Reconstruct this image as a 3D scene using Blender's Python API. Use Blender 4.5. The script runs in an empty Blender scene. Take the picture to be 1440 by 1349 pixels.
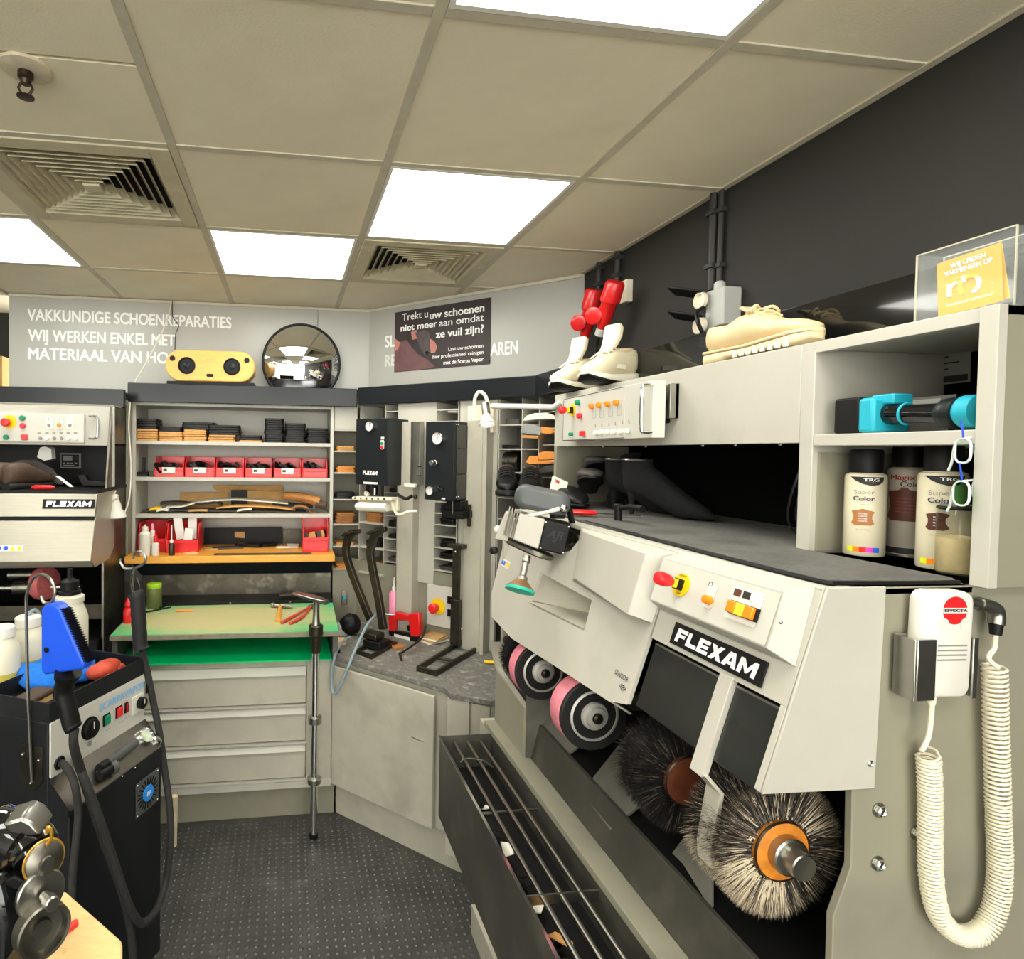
import bpy, math, random
from mathutils import Matrix, Vector
random.seed(7)
scene = bpy.context.scene
COL = scene.collection
V = Vector
# ------------------------------------------------------------------ camera
FPX, CX, CY = 833.95, 516.51, 656.94
YAW, PITCH, ROLL = .133431, -.026295, .013552
CAM = V((0, 0, 1.65))
_f = V((math.sin(YAW)*math.cos(PITCH), math.cos(YAW)*math.cos(PITCH), math.sin(PITCH)))
_r = V((math.cos(YAW), -math.sin(YAW), 0)); _u = _r.cross(_f)
_r, _u = _r*math.cos(ROLL)+_u*math.sin(ROLL), -_r*math.sin(ROLL)+_u*math.cos(ROLL)
cam = bpy.data.cameras.new('camera'); camo = bpy.data.objects.new('camera', cam); COL.objects.link(camo)
cam.sensor_fit = 'HORIZONTAL'; cam.sensor_width = 36; cam.lens = FPX*36/1440
cam.shift_x = (720-CX)/1440; cam.shift_y = -(674.5-CY)/1440
cam.clip_start = .02
camo.matrix_world = Matrix(((_r.x, _u.x, -_f.x, CAM.x), (_r.y, _u.y, -_f.y, CAM.y), (_r.z, _u.z, -_f.z, CAM.z), (0, 0, 0, 1)))
scene.camera = camo
# ------------------------------------------------------------------ world and exposure
wd = bpy.data.worlds.new('world'); scene.world = wd; wd.use_nodes = True
wd.node_tree.nodes['Background'].inputs[0].default_value = (1, .975, .91, 1)
wd.node_tree.nodes['Background'].inputs[1].default_value = 5.0
vs = scene.view_settings
vs.view_transform = 'Standard'; vs.look = 'None'; vs.gamma = 1; vs.use_curve_mapping = False
vs.exposure = EXPOSURE = 0.58
LIGHT = 8.5          # emission of the ceiling panels

def ray(u, v):
    return _r*((u-CX)/FPX) + _u*(-(v-CY)/FPX) + _f
def PX(u, v, x=None, y=None, z=None, k=None, pl=None):
    """point seen at pixel (u,v) on the plane x=, y=, z=, x+y=k or pl=(normal, point)"""
    d = ray(u, v)
    if x is not None: n, c = V((1, 0, 0)), x
    elif y is not None: n, c = V((0, 1, 0)), y
    elif z is not None: n, c = V((0, 0, 1)), z
    elif k is not None: n, c = V((1, 1, 0)), k
    else: n, c = V(pl[0]), V(pl[0]).dot(V(pl[1]))
    return CAM + d*((c-n.dot(CAM))/n.dot(d))
SLN, SLP = V((1, 0, -.318)), V((.754, 0, 1.467))          # sloping hood front of the right machine
def SL(u, v, off=0): return PX(u, v, pl=(SLN, SLP-V((off, 0, 0))))

# ------------------------------------------------------------------ materials
def lin(c):
    return tuple(((x/255)/12.92 if x <= 10.3 else ((x/255+.055)/1.055)**2.4) for x in c)
MATS = {}
def mat(name, col, rough=.5, metal=0, var=.12, vs=6, bump=0, bs=60, spec=.5, coat=0, trans=0, emit=0, stain=None, alpha=1, ior=1.45, aniso=None, streak=None):
    m = bpy.data.materials.new(name); m.use_nodes = True; MATS[name] = m
    nt = m.node_tree; N = nt.nodes; L = nt.links; b = N['Principled BSDF']
    c = lin(col)
    tc = N.new('ShaderNodeTexCoord')
    b.inputs['Roughness'].default_value = rough; b.inputs['Metallic'].default_value = metal
    b.inputs['Specular IOR Level'].default_value = spec; b.inputs['Coat Weight'].default_value = coat; b.inputs['Coat Roughness'].default_value = .08
    b.inputs['Transmission Weight'].default_value = trans; b.inputs['IOR'].default_value = ior; b.inputs['Alpha'].default_value = alpha
    if var or stain:
        no = N.new('ShaderNodeTexNoise'); no.inputs['Scale'].default_value = vs; no.inputs['Detail'].default_value = 5; no.inputs['Roughness'].default_value = .62
        src = tc.outputs['Object']
        if streak:
            mp = N.new('ShaderNodeMapping'); mp.inputs['Scale'].default_value = streak; L.new(src, mp.inputs[0]); src = mp.outputs[0]
        L.new(src, no.inputs['Vector'])
        rp = N.new('ShaderNodeValToRGB'); rp.color_ramp.elements[0].position = .3; rp.color_ramp.elements[1].position = .7
        rp.color_ramp.elements[0].color = tuple(x*(1-var) for x in c)+(1,); rp.color_ramp.elements[1].color = tuple(min(1, x*(1+var)) for x in c)+(1,)
        L.new(no.outputs['Fac'], rp.inputs[0]); out = rp.outputs[0]
        if stain:
            sc, ss, lo, hi = stain
            n2 = N.new('ShaderNodeTexNoise'); n2.inputs['Scale'].default_value = ss; n2.inputs['Detail'].default_value = 8; L.new(tc.outputs['Object'], n2.inputs['Vector'])
            r2 = N.new('ShaderNodeMapRange'); r2.inputs[1].default_value = lo; r2.inputs[2].default_value = hi; L.new(n2.outputs['Fac'], r2.inputs[0])
            mx = N.new('ShaderNodeMix'); mx.data_type = 'RGBA'; L.new(r2.outputs[0], mx.inputs[0]); L.new(out, mx.inputs[6]); mx.inputs[7].default_value = lin(sc)+(1,)
            out = mx.outputs[2]
        L.new(out, b.inputs['Base Color'])
    else:
        b.inputs['Base Color'].default_value = c+(1,)
    if bump:
        n3 = N.new('ShaderNodeTexNoise'); n3.inputs['Scale'].default_value = bs; n3.inputs['Detail'].default_value = 3; L.new(tc.outputs['Object'], n3.inputs['Vector'])
        bp = N.new('ShaderNodeBump'); bp.inputs['Strength'].default_value = bump; bp.inputs['Distance'].default_value = .002
        L.new(n3.outputs['Fac'], bp.inputs['Height']); L.new(bp.outputs[0], b.inputs['Normal'])
    if emit:
        b.inputs['Emission Color'].default_value = c+(1,); b.inputs['Emission Strength'].default_value = emit
    return m
mat('ceil_tile', (244, 235, 208), .9, var=.05, vs=3, bump=.25, bs=180, stain=((222, 212, 186), 2.2, .56, .85))
mat('ceil_bar', (206, 200, 178), .6, var=.08, vs=20)
mat('led', (255, 253, 244), .5, var=0, emit=LIGHT)
mat('led_frame', (240, 238, 228), .5, var=0)
mat('vent', (206, 198, 168), .55, var=.1, vs=12)
mat('vent_dark', (14, 14, 13), .9, var=0)
mat('rosette', (214, 203, 176), .6, var=.15, vs=30)
mat('old_brass', (70, 60, 48), .4, .8, var=.3, vs=60)
mat('wall_dark', (42, 41, 38), .75, var=.07, vs=4, bump=.2, bs=120)
mat('wall_light', (178, 178, 171), .28, var=.03, vs=1.5, spec=.5)
mat('wall_other', (150, 146, 136), .8, var=.05)
mat('letter_white', (250, 250, 246), .5, var=0)
mat('letter_grey', (222, 221, 214), .5, var=0)
mat('rubber_floor', (64, 64, 62), .22, spec=.9, var=.3, vs=5, bump=.3, bs=250, stain=((98, 96, 90), 7, .58, .9))
mat('fascia', (27, 31, 34), .22, var=.08, vs=2, spec=.35)
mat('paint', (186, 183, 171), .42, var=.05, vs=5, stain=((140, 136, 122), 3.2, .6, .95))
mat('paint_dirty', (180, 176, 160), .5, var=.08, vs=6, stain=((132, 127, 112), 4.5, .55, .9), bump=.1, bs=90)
mat('paint_shaded', (140, 137, 119), .5, var=.05, vs=5, stain=((112, 110, 100), 4, .58, .9))  # same grey paint, darkened for sides that get less light
mat('paint_dark', (98, 96, 88), .55, var=.12, vs=8, stain=((62, 60, 54), 6, .5, .8), bump=.15)
mat('panel_white', (200, 198, 187), .35, var=.02, vs=4)
mat('white_plastic', (222, 219, 208), .35, var=.03, vs=8)
mat('cream_plastic', (232, 224, 200), .4, var=.05, vs=8)
mat('black', (15, 15, 15), .5, var=.15, vs=20, spec=.3)
mat('black_gloss', (13, 15, 17), .04, var=0, coat=.5)
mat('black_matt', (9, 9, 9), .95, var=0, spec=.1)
mat('press_black', (23, 28, 30), .4, spec=.35, var=.1, vs=8)
mat('cart_black', (27, 29, 31), .5, spec=.3, var=.1, vs=12, bump=.15, bs=400)
mat('dark_rubber', (26, 26, 26), .6, var=.2, vs=30, bump=.3, bs=150)
mat('flap', (38, 40, 39), .2, var=.2, vs=4, coat=.3)
mat('steel', (168, 166, 158), .3, 1, var=.1, vs=14)
mat('steel_dirty', (126, 123, 113), .38, 1, var=.25, vs=12, stain=((70, 66, 58), 9, .5, .8))
mat('steel_dark', (74, 70, 60), .38, .9, var=.3, vs=20)
mat('chrome', (226, 226, 224), .12, 1, var=0)
mat('mirror', (240, 242, 244), .015, 1, var=0)
mat('brushed', (168, 164, 150), .34, .6, var=.06, vs=8, streak=(1, 1, 30))
mat('counter', (112, 110, 103), .6, var=.35, vs=70, stain=((176, 172, 160), 30, .56, .75), bump=.3, bs=200)
mat('mat_grey', (96, 95, 90), .7, var=.25, vs=120, stain=((66, 66, 63), 9, .45, .8), bump=.3, bs=300)
mat('splash', (92, 88, 78), .35, .7, var=.3, vs=9, stain=((150, 146, 132), 14, .55, .75))
mat('green_mat', (16, 190, 118), .45, var=.06, vs=10)
mat('green_low', (0, 196, 112), .4, var=.05, vs=5)
mat('board_edge', (132, 126, 108), .6, var=.2, vs=25)
mat('wood', (222, 158, 62), .4, var=.16, vs=7, streak=(2, 14, 14), stain=((150, 104, 46), 5, .62, .9))
mat('wood_pale', (228, 190, 128), .5, var=.12, vs=5, streak=(4, 14, 14), stain=((170, 120, 62), 22, .62, .75))
mat('bamboo', (226, 176, 92), .35, var=.12, vs=5, streak=(1.5, 10, 22))
mat('tan', (206, 152, 86), .6, var=.15, vs=20)
mat('tan_dark', (168, 112, 56), .6, var=.2, vs=20)
mat('cardboard', (188, 148, 92), .8, var=.1, vs=15)
mat('orange_leather', (224, 146, 62), .5, var=.12, vs=20)
mat('felt', (235, 231, 215), .8, var=.06, vs=20)
mat('red', (206, 24, 26), .35, var=.08, vs=10)
mat('red_plastic', (216, 30, 30), .3, var=.06, vs=10, coat=.2)
mat('red_dark', (150, 18, 18), .4, var=.1, vs=10)
mat('pink', (222, 132, 146), .7, var=.15, vs=60, bump=.5, bs=400)
mat('sand_red', (188, 96, 96), .8, var=.2, vs=60, bump=.5, bs=400)
mat('pink_liquid', (242, 150, 180), .3, var=.05)
mat('blue', (22, 80, 214), .4, var=.05, vs=10)
mat('blue_cloth', (20, 112, 210), .85, var=.15, vs=40, bump=.6, bs=200)
mat('blue_print', (40, 140, 226), .4, var=0)
mat('sky_print', (120, 190, 236), .4, var=0)
mat('glove', (196, 76, 52), .5, var=.15, vs=15)
mat('orange', (246, 136, 12), .35, var=.05)
mat('orange_lit', (255, 176, 40), .35, var=0, emit=.6)
mat('yellow', (240, 200, 16), .4, var=.04)
mat('green_btn', (0, 132, 92), .35, var=0)
mat('red_btn', (226, 36, 40), .3, var=.03)
mat('white_btn', (236, 234, 220), .35, var=0)
mat('brown_print', (92, 52, 40), .5, var=.06)
mat('print_dark', (40, 40, 42), .5, var=0)
mat('print_grey', (140, 138, 130), .5, var=0)
mat('teal', (44, 176, 150), .6, var=.1, vs=30)
mat('turquoise', (36, 168, 190), .4, var=.05)
mat('leather_black', (17, 17, 17), .4, spec=.3, var=.25, vs=25, bump=.3, bs=120)
mat('suede_black', (13, 14, 17), .9, var=.2, vs=25, bump=.3, bs=200)
mat('grey_leather', (66, 64, 60), .6, var=.3, vs=14, bump=.3, bs=100)
mat('brown_leather', (74, 56, 44), .6, var=.25, vs=14, bump=.3, bs=100)
mat('shoe_cream', (222, 212, 180), .6, var=.06, vs=20, bump=.2, bs=160)
mat('shoe_beige', (224, 202, 156), .5, var=.06, vs=12, bump=.2, bs=140)
mat('sole_white', (240, 236, 216), .6, var=.05, vs=20)
mat('sole_beige', (224, 204, 164), .65, var=.08, vs=30)
mat('cable_white', (226, 222, 206), .45, var=.03)
mat('cable_grey', (128, 146, 152), .4, var=.05)
mat('hose', (44, 43, 41), .75, var=.25, vs=60, bump=.5, bs=300)
mat('rope', (196, 182, 150), .85, var=.2, vs=60, bump=.5, bs=200)
mat('bristle_dark', (30, 28, 26), .6, var=.2)
mat('bristle_mid', (104, 94, 82), .5, var=.2)
mat('bristle_light', (214, 200, 172), .5, var=.1)
mat('rust_orange', (206, 128, 40), .5, var=.25, vs=40)
mat('rust_brown', (112, 58, 34), .6, var=.25, vs=40)
mat('glass', (245, 250, 248), .03, var=0, trans=1, ior=1.3)
mat('acrylic', (225, 232, 230), .04, var=0, alpha=.07)
mat('bottle_milk', (236, 232, 208), .4, var=.03, trans=.25)
mat('liquid_yellow', (214, 196, 92), .3, var=.05, trans=.2)
mat('jar_fill', (222, 200, 150), .6, var=.15, vs=30)
mat('olive', (108, 116, 66), .3, var=.1, vs=20, trans=.3)
mat('card_orange', (246, 164, 24), .5, var=.03)
mat('can_cream', (220, 212, 184), .25, var=.02, vs=6)
mat('can_grey', (176, 168, 154), .3, var=.05)
mat('paper', (222, 220, 212), .7, var=.03)
mat('paper_grey', (150, 150, 146), .6, var=.05)
mat('poster_bg', (58, 50, 50), .5, var=.3, vs=5)
mat('poster_shoe', (112, 78, 80), .5, var=.3, vs=9)
mat('poster_sock', (88, 78, 80), .6, var=.3, vs=30)
mat('poster_hand', (196, 130, 118), .6, var=.1)
mat('conduit', (48, 48, 46), .5, var=.05)
mat('socket_grey', (182, 184, 178), .45, var=.04)
mat('plant', (52, 120, 42), .5, var=.3, vs=8)
mat('bulb', (255, 250, 236), .3, var=0, emit=.8)
mat('lamp_lit', (255, 244, 214), .4, var=0, emit=6)
def worn_green():
    m = mat('green_worn', (20, 186, 116), .5, var=.06, vs=10); nt = m.node_tree; N = nt.nodes; L = nt.links; b = N['Principled BSDF']
    old = b.inputs['Base Color'].links[0].from_socket
    tc = N.new('ShaderNodeTexCoord'); mp = N.new('ShaderNodeMapping'); mp.inputs['Location'].default_value = (.02, .02, 0); mp.inputs['Scale'].default_value = (1.75, 3.4, 0); L.new(tc.outputs['Object'], mp.inputs[0])
    no = N.new('ShaderNodeTexNoise'); no.inputs['Scale'].default_value = 9; no.inputs['Detail'].default_value = 8; no.inputs['Roughness'].default_value = .75; L.new(tc.outputs['Object'], no.inputs['Vector'])
    ln = N.new('ShaderNodeVectorMath'); ln.operation = 'LENGTH'; L.new(mp.outputs[0], ln.inputs[0])
    ad = N.new('ShaderNodeMath'); ad.operation = 'MULTIPLY_ADD'; ad.inputs[1].default_value = 1.1; L.new(no.outputs['Fac'], ad.inputs[0]); L.new(ln.outputs['Value'], ad.inputs[2])
    mr = N.new('ShaderNodeMapRange'); mr.inputs[1].default_value = 1.75; mr.inputs[2].default_value = 1.1; L.new(ad.outputs[0], mr.inputs[0])
    mx = N.new('ShaderNodeMix'); mx.data_type = 'RGBA'; L.new(mr.outputs[0], mx.inputs[0]); L.new(old, mx.inputs[6]); mx.inputs[7].default_value = lin((186, 178, 128))+(1,); L.new(mx.outputs[2], b.inputs['Base Color'])
worn_green()
def M(n): return MATS[n]

# ------------------------------------------------------------------ mesh building
W = {}
def wm(o): return W.get(o.name, Matrix()) if o is not None else Matrix()
def frame(o, x, y, z=None):
    """matrix with origin o and the given x and y directions"""
    x = V(x).normalized(); y = V(y); z = x.cross(y).normalized() if z is None else V(z).normalized(); y = z.cross(x)
    return Matrix(((x.x, y.x, z.x, o[0]), (x.y, y.y, z.y, o[1]), (x.z, y.z, z.z, o[2]), (0, 0, 0, 1)))
class MB:
    def __init__(s, M=None): s.v = []; s.f = []; s.M = M or Matrix()
    def add(s, vs, fs):
        b = len(s.v); s.v += [s.M @ V(p) for p in vs]; s.f += [[i+b for i in f] for f in fs]; return s
    def box(s, a, b):
        (x0, y0, z0), (x1, y1, z1) = a, b
        if x0 > x1: x0, x1 = x1, x0
        if y0 > y1: y0, y1 = y1, y0
        if z0 > z1: z0, z1 = z1, z0
        return s.add([(x0,y0,z0),(x1,y0,z0),(x1,y1,z0),(x0,y1,z0),(x0,y0,z1),(x1,y0,z1),(x1,y1,z1),(x0,y1,z1)],
                     [(0,3,2,1),(4,5,6,7),(0,1,5,4),(1,2,6,5),(2,3,7,6),(3,0,4,7)])
    def prism(s, poly, z0, z1):
        n = len(poly); a = sum(poly[i][0]*poly[(i+1) % n][1]-poly[(i+1) % n][0]*poly[i][1] for i in range(n))
        if a < 0: poly = poly[::-1]
        return s.add([(p[0], p[1], z0) for p in poly]+[(p[0], p[1], z1) for p in poly],
                     [tuple(range(n))[::-1], tuple(range(n, 2*n))]+[(i, (i+1) % n, n+(i+1) % n, n+i) for i in range(n)])
    def loft(s, loops, cap=True, closed=False):
        n = len(loops[0]); m = len(loops); vs = [p for l in loops for p in l]; fs = []
        for j in range(m if closed else m-1):
            for i in range(n):
                a, b = j*n+i, j*n+(i+1) % n; c, d = ((j+1) % m)*n+(i+1) % n, ((j+1) % m)*n+i
                fs.append((a, b, c, d))
        if cap and not closed: fs += [tuple(range(n))[::-1], tuple(range((m-1)*n, m*n))]
        return s.add(vs, fs)
    def cyl(s, p0, p1, r0, r1=None, n=16, cap=True):
        return s.tube([p0, p1], [r0, r0 if r1 is None else r1], n, cap)
    def tube(s, pts, r, n=8, cap=True, closed=False, flat=None):
        pts = [V(p) for p in pts]; m = len(pts); rs = r if isinstance(r, (list, tuple)) else [r]*m
        loops = []; nrm = None
        for i, p in enumerate(pts):
            if closed: t = (pts[(i+1) % m]-pts[i-1])
            else: t = pts[min(i+1, m-1)]-pts[max(i-1, 0)]
            t.normalize()
            if nrm is None:
                nrm = t.cross(V((0, 0, 1)))
                if nrm.length < .1: nrm = t.cross(V((0, 1, 0)))
            nrm = (nrm-t*nrm.dot(t)).normalized(); bi = t.cross(nrm)
            fl = flat or 1
            loops.append([p+(nrm*math.cos(2*math.pi*k/n)+bi*math.sin(2*math.pi*k/n)*fl)*rs[i] for k in range(n)])
        return s.loft(loops, cap, closed)
    def lathe(s, prof, o, axis, n=24, cap=True):
        ax = V(axis).normalized(); a = ax.cross(V((0, 0, 1)))
        if a.length < .1: a = ax.cross(V((0, 1, 0)))
        a.normalize(); b = ax.cross(a); o = V(o)
        loops = [[o+ax*h+(a*math.cos(2*math.pi*k/n)+b*math.sin(2*math.pi*k/n))*max(r, 1e-5) for k in range(n)] for r, h in prof]
        return s.loft(loops, cap)
    def ball(s, c, r, n=14, m=9):
        r = (r, r, r) if not isinstance(r, (tuple, list)) else r; c = V(c)
        return s.loft([[c+V((r[0]*math.sin(math.pi*j/m)*math.cos(2*math.pi*i/n), r[1]*math.sin(math.pi*j/m)*math.sin(2*math.pi*i/n), -r[2]*math.cos(math.pi*j/m)))
                        for i in range(n)] for j in [.12]+list(range(1, m))+[m-.12]])
    def torus(s, c, axis, R, r, n=32, k=8, arc=None):
        ax = V(axis).normalized(); a = ax.cross(V((0, 0, 1)))
        if a.length < .1: a = V((1, 0, 0))
        a.normalize(); b = ax.cross(a); c = V(c)
        return s.tube([c+(a*math.cos(2*math.pi*i/n)+b*math.sin(2*math.pi*i/n))*R for i in range(n)], r, k, closed=True)
    def mesh(s, name, mt, smooth=35):
        me = bpy.data.meshes.new(name); me.from_pydata([tuple(p) for p in s.v], [], s.f)
        if mt: me.materials.append(M(mt))
        if smooth:
            me.polygons.foreach_set('use_smooth', [True]*len(me.polygons)); me.set_sharp_from_angle(angle=math.radians(smooth))
        me.update(); return me
    def build(s, name, mt, parent=None, bevel=0, smooth=35, w=False, seg=2):
        """w: the vertices are world coordinates"""
        if w and parent is not None:
            iv = wm(parent).inverted(); s.v = [iv @ p for p in s.v]
        o = bpy.data.objects.new(name, s.mesh(name, mt, smooth)); COL.objects.link(o)
        if parent is not None: o.parent = parent; W[o.name] = wm(parent)
        if bevel:
            b = o.modifiers.new('bevel', 'BEVEL'); b.width = bevel; b.segments = seg; b.limit_method = 'ANGLE'; b.angle_limit = math.radians(40)
        return o
def tag(o, label, cat, group=None, kind=None):
    if label: o['label'] = label
    if cat: o['category'] = cat
    if group: o['group'] = group
    if kind: o['kind'] = kind
    return o
def thing(name, label, cat, loc=(0, 0, 0), rotz=0, group=None, mtx=None):
    o = bpy.data.objects.new(name, None); COL.objects.link(o); o.empty_display_size = .05
    m = mtx if mtx is not None else Matrix.Translation(V(loc)) @ Matrix.Rotation(rotz, 4, 'Z')
    o.matrix_world = m; W[o.name] = m.copy()
    return tag(o, label, cat, group)
def solo(mb, name, mt, label, cat, base=None, group=None, bevel=0, smooth=35, rotz=0, seg=2):
    """a thing that is one mesh, given in world coordinates, with its origin at its base"""
    if base is None:
        xs = [p.x for p in mb.v]; ys = [p.y for p in mb.v]; base = ((min(xs)+max(xs))/2, (min(ys)+max(ys))/2, min(p.z for p in mb.v))
    m = Matrix.Translation(V(base)); iv = m.inverted(); mb.v = [iv @ p for p in mb.v]
    o = mb.build(name, mt, None, bevel, smooth, seg=seg); o.matrix_world = m; W[o.name] = m
    return tag(o, label, cat, group)
def struct(mb, name, mt, parent=None, bevel=0, smooth=0):
    o = mb.build(name, mt, parent, bevel, smooth)
    if parent is None: o['kind'] = 'structure'
    return o
def dup(root, loc, rotz=0, label=None, group=None, mtx=None):
    r = root.copy(); COL.objects.link(r)
    m = mtx if mtx is not None else Matrix.Translation(V(loc)) @ Matrix.Rotation(rotz, 4, 'Z')
    r.matrix_world = m; W[r.name] = m
    if label: r['label'] = label
    if group: r['group'] = group
    for ch in list(root.children):
        c = ch.copy(); COL.objects.link(c); c.parent = r; W[c.name] = m
        for g in list(ch.children):
            d = g.copy(); COL.objects.link(d); d.parent = c; W[d.name] = m
    return r
def text(body, mt, fr, h, parent=None, name='lettering', width=None, bold=0, depth=.0006, align='CENTER', shear=0, w=True, line=1.0, kind=None, spacing=1.0):
    """flat lettering; fr: matrix at the text centre (x right, y up, z out); h: capital height; width: forces the total width"""
    cu = bpy.data.curves.new('t', 'FONT'); cu.body = body; cu.size = 1; cu.align_x = align; cu.align_y = 'CENTER'; cu.extrude = .0
    cu.shear = shear; cu.space_line = line; cu.space_character = spacing
    t = bpy.data.objects.new('t', cu); COL.objects.link(t)
    dg = bpy.context.evaluated_depsgraph_get(); me = bpy.data.meshes.new_from_object(t.evaluated_get(dg))
    bpy.data.objects.remove(t); bpy.data.curves.remove(cu)
    sy = h/.70; xs = [v.co.x for v in me.vertices] or [0, 1]; sx = sy
    if width: sx = width/max(1e-6, max(xs)-min(xs))
    if align == 'CENTER': off = (max(xs)+min(xs))/2
    else: off = min(xs)
    if bold:
        n0 = len(me.vertices); vs_ = [v.co.copy() for v in me.vertices]; fs_ = [list(p.vertices) for p in me.polygons]; nv, nf = [], []
        for q, (dx, dy) in enumerate(((0, 0), (1, 0), (-1, 0), (0, .7), (0, -.7), (.7, .5), (-.7, -.5), (.7, -.5), (-.7, .5))):
            nv += [(c.x+dx*bold, c.y+dy*bold, c.z+q*.0001) for c in vs_]; nf += [[i+q*n0 for i in f] for f in fs_]
        me = bpy.data.meshes.new('t'); me.from_pydata(nv, [], nf)
    mm = fr @ Matrix(((sx, 0, 0, -off*sx), (0, sy, 0, 0), (0, 0, 1, depth), (0, 0, 0, 1)))
    if parent is not None and w: mm = wm(parent).inverted() @ mm
    me.transform(mm); me.materials.clear(); me.materials.append(M(mt)); me.name = name
    o = bpy.data.objects.new(name, me); COL.objects.link(o)
    if parent is not None: o.parent = parent; W[o.name] = wm(parent)
    return o
def disc(fr, r, mt, name, parent, h=.001, n=24, r1=None, bevel=0, w=True, z=0):
    mb = MB(fr); mb.lathe([(r, z), (r if r1 is None else r1, z+h)], (0, 0, 0), (0, 0, 1), n); return mb.build(name, mt, parent, bevel, w=w)
def plate(fr, w_, h_, mt, name, parent, d=.001, bevel=0, z=0, w=True, cx=0, cy=0):
    mb = MB(fr); mb.box((cx-w_/2, cy-h_/2, z), (cx+w_/2, cy+h_/2, z+d)); return mb.build(name, mt, parent, bevel, w=w)
def quadframe(a, b, c, d):
    """frame from four corners TL, TR, BR, BL: centre, width, height"""
    o = (a+b+c+d)/4; x = (b+c-a-d)/2; y = (a+b-c-d)/2
    return frame(o, x, y), x.length, y.length
def rrect(w, h, r, n=4):
    p = []
    for cx, cy, a0 in ((w/2-r, h/2-r, 0), (-w/2+r, h/2-r, 90), (-w/2+r, -h/2+r, 180), (w/2-r, -h/2+r, 270)):
        for i in range(n+1):
            a = math.radians(a0+90*i/n); p.append((cx+r*math.cos(a), cy+r*math.sin(a)))
    return p
def spline(pts, n=6):
    pts = [V(p) for p in pts]; out = []
    for i in range(len(pts)-1):
        p0, p1, p2, p3 = pts[max(i-1, 0)], pts[i], pts[i+1], pts[min(i+2, len(pts)-1)]
        for j in range(n):
            t = j/n; out.append(.5*((2*p1)+(p2-p0)*t+(2*p0-5*p1+4*p2-p3)*t*t+(3*p1-p0-3*p2+p3)*t**3))
    out.append(pts[-1]); return out
mat('lime', (150, 196, 30), .4, var=.05)
mat('red_handle', (196, 70, 56), .5, var=.15, vs=30)
mat('acrylic_bag', (220, 222, 218), .15, var=.1, vs=30, trans=.6, ior=1.2)
mat('bar_yellow', (220, 226, 30), .4, var=0); mat('bar_magenta', (226, 60, 200), .4, var=0); mat('bar_blue', (40, 110, 226), .4, var=0)
mat('print_navy', (52, 58, 84), .5, var=0); mat('hide_tan', (176, 112, 58), .5, var=.1)
mat('frame_white', (226, 238, 234), .25, var=.03); mat('lens_clear', (240, 248, 246), .03, var=0, trans=1, ior=1.1); mat('lens_green', (120, 190, 120), .03, var=0, trans=1, ior=1.1)
mat('cable_cream', (236, 228, 204), .45, var=.04, vs=30); mat('cowl_grey', (82, 86, 86), .4, var=.1, vs=8); mat('rust_cone', (150, 112, 74), .45, .4, var=.3, vs=30)
mat('hub_steel', (196, 194, 186), .42, .35, var=.08, vs=14)
mat('green_face', (190, 200, 178), .4, var=.3, vs=60); mat('grip_grey', (78, 80, 79), .5, var=.1); mat('brass', (210, 160, 60), .35, .7, var=.1)
mat('edge_lit_cream', (206, 202, 180), .2, var=0, alpha=.6)  # bright lit edges of the acrylic, put in as cream colour
mat('trough_grey', (62, 60, 54), .5, var=.2, vs=8, stain=((92, 88, 78), 7, .52, .8), bump=.15)
# ================================================================== THE ROOM
CZ = 2.482
BY, RX = 3.48, 1.348
fl = struct(MB().box((-3.2, -2.6, -.05), (RX+.1, 4.1, 0)), 'floor', 'rubber_floor')
# studs: raised coins on the rubber mat, nearest 300 in view as parts
sm = MB(); sm.lathe([(.0094, -.001), (.0090, .0008), (.0078, .0024), (.0060, .0034), (.0045, .0036)], (0, 0, 0), (0, 0, 1), 12)
stud_me = sm.mesh('stud', 'rubber_floor', 40)
spots = []
pit = .0295
for i in range(-40, 40):
    for j in range(0, 70):
        x = i*pit; y = 1.30+j*pit*.97
        if x < -.72 or x > .75 or y > 2.9: continue
        if x+y > 2.87 or (y > 2.64 and x < .24) : continue
        spots.append((x, y))
def infr(x, y):
    d = V((x, y, 0))-CAM; zf = d.dot(_f); u = CX+FPX*d.dot(_r)/zf; v = CY-FPX*d.dot(_u)/zf
    return 235 < u < 690 and 1140 < v < 1349
spots.sort(key=lambda s: (not infr(*s), s[1]))
for x, y in spots[:300]:
    o = bpy.data.objects.new('stud', stud_me); COL.objects.link(o); o.parent = fl; o.location = (x, y, 0)
rest = MB()
for x, y in spots[300:]:
    rest.lathe([(.0094, -.001), (.0090, .0008), (.0078, .0024), (.0060, .0034), (.0045, .0036)], (x, y, 0), (0, 0, 1), 8)
rest.build('stud', 'rubber_floor', fl)['kind'] = 'stuff'

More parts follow.
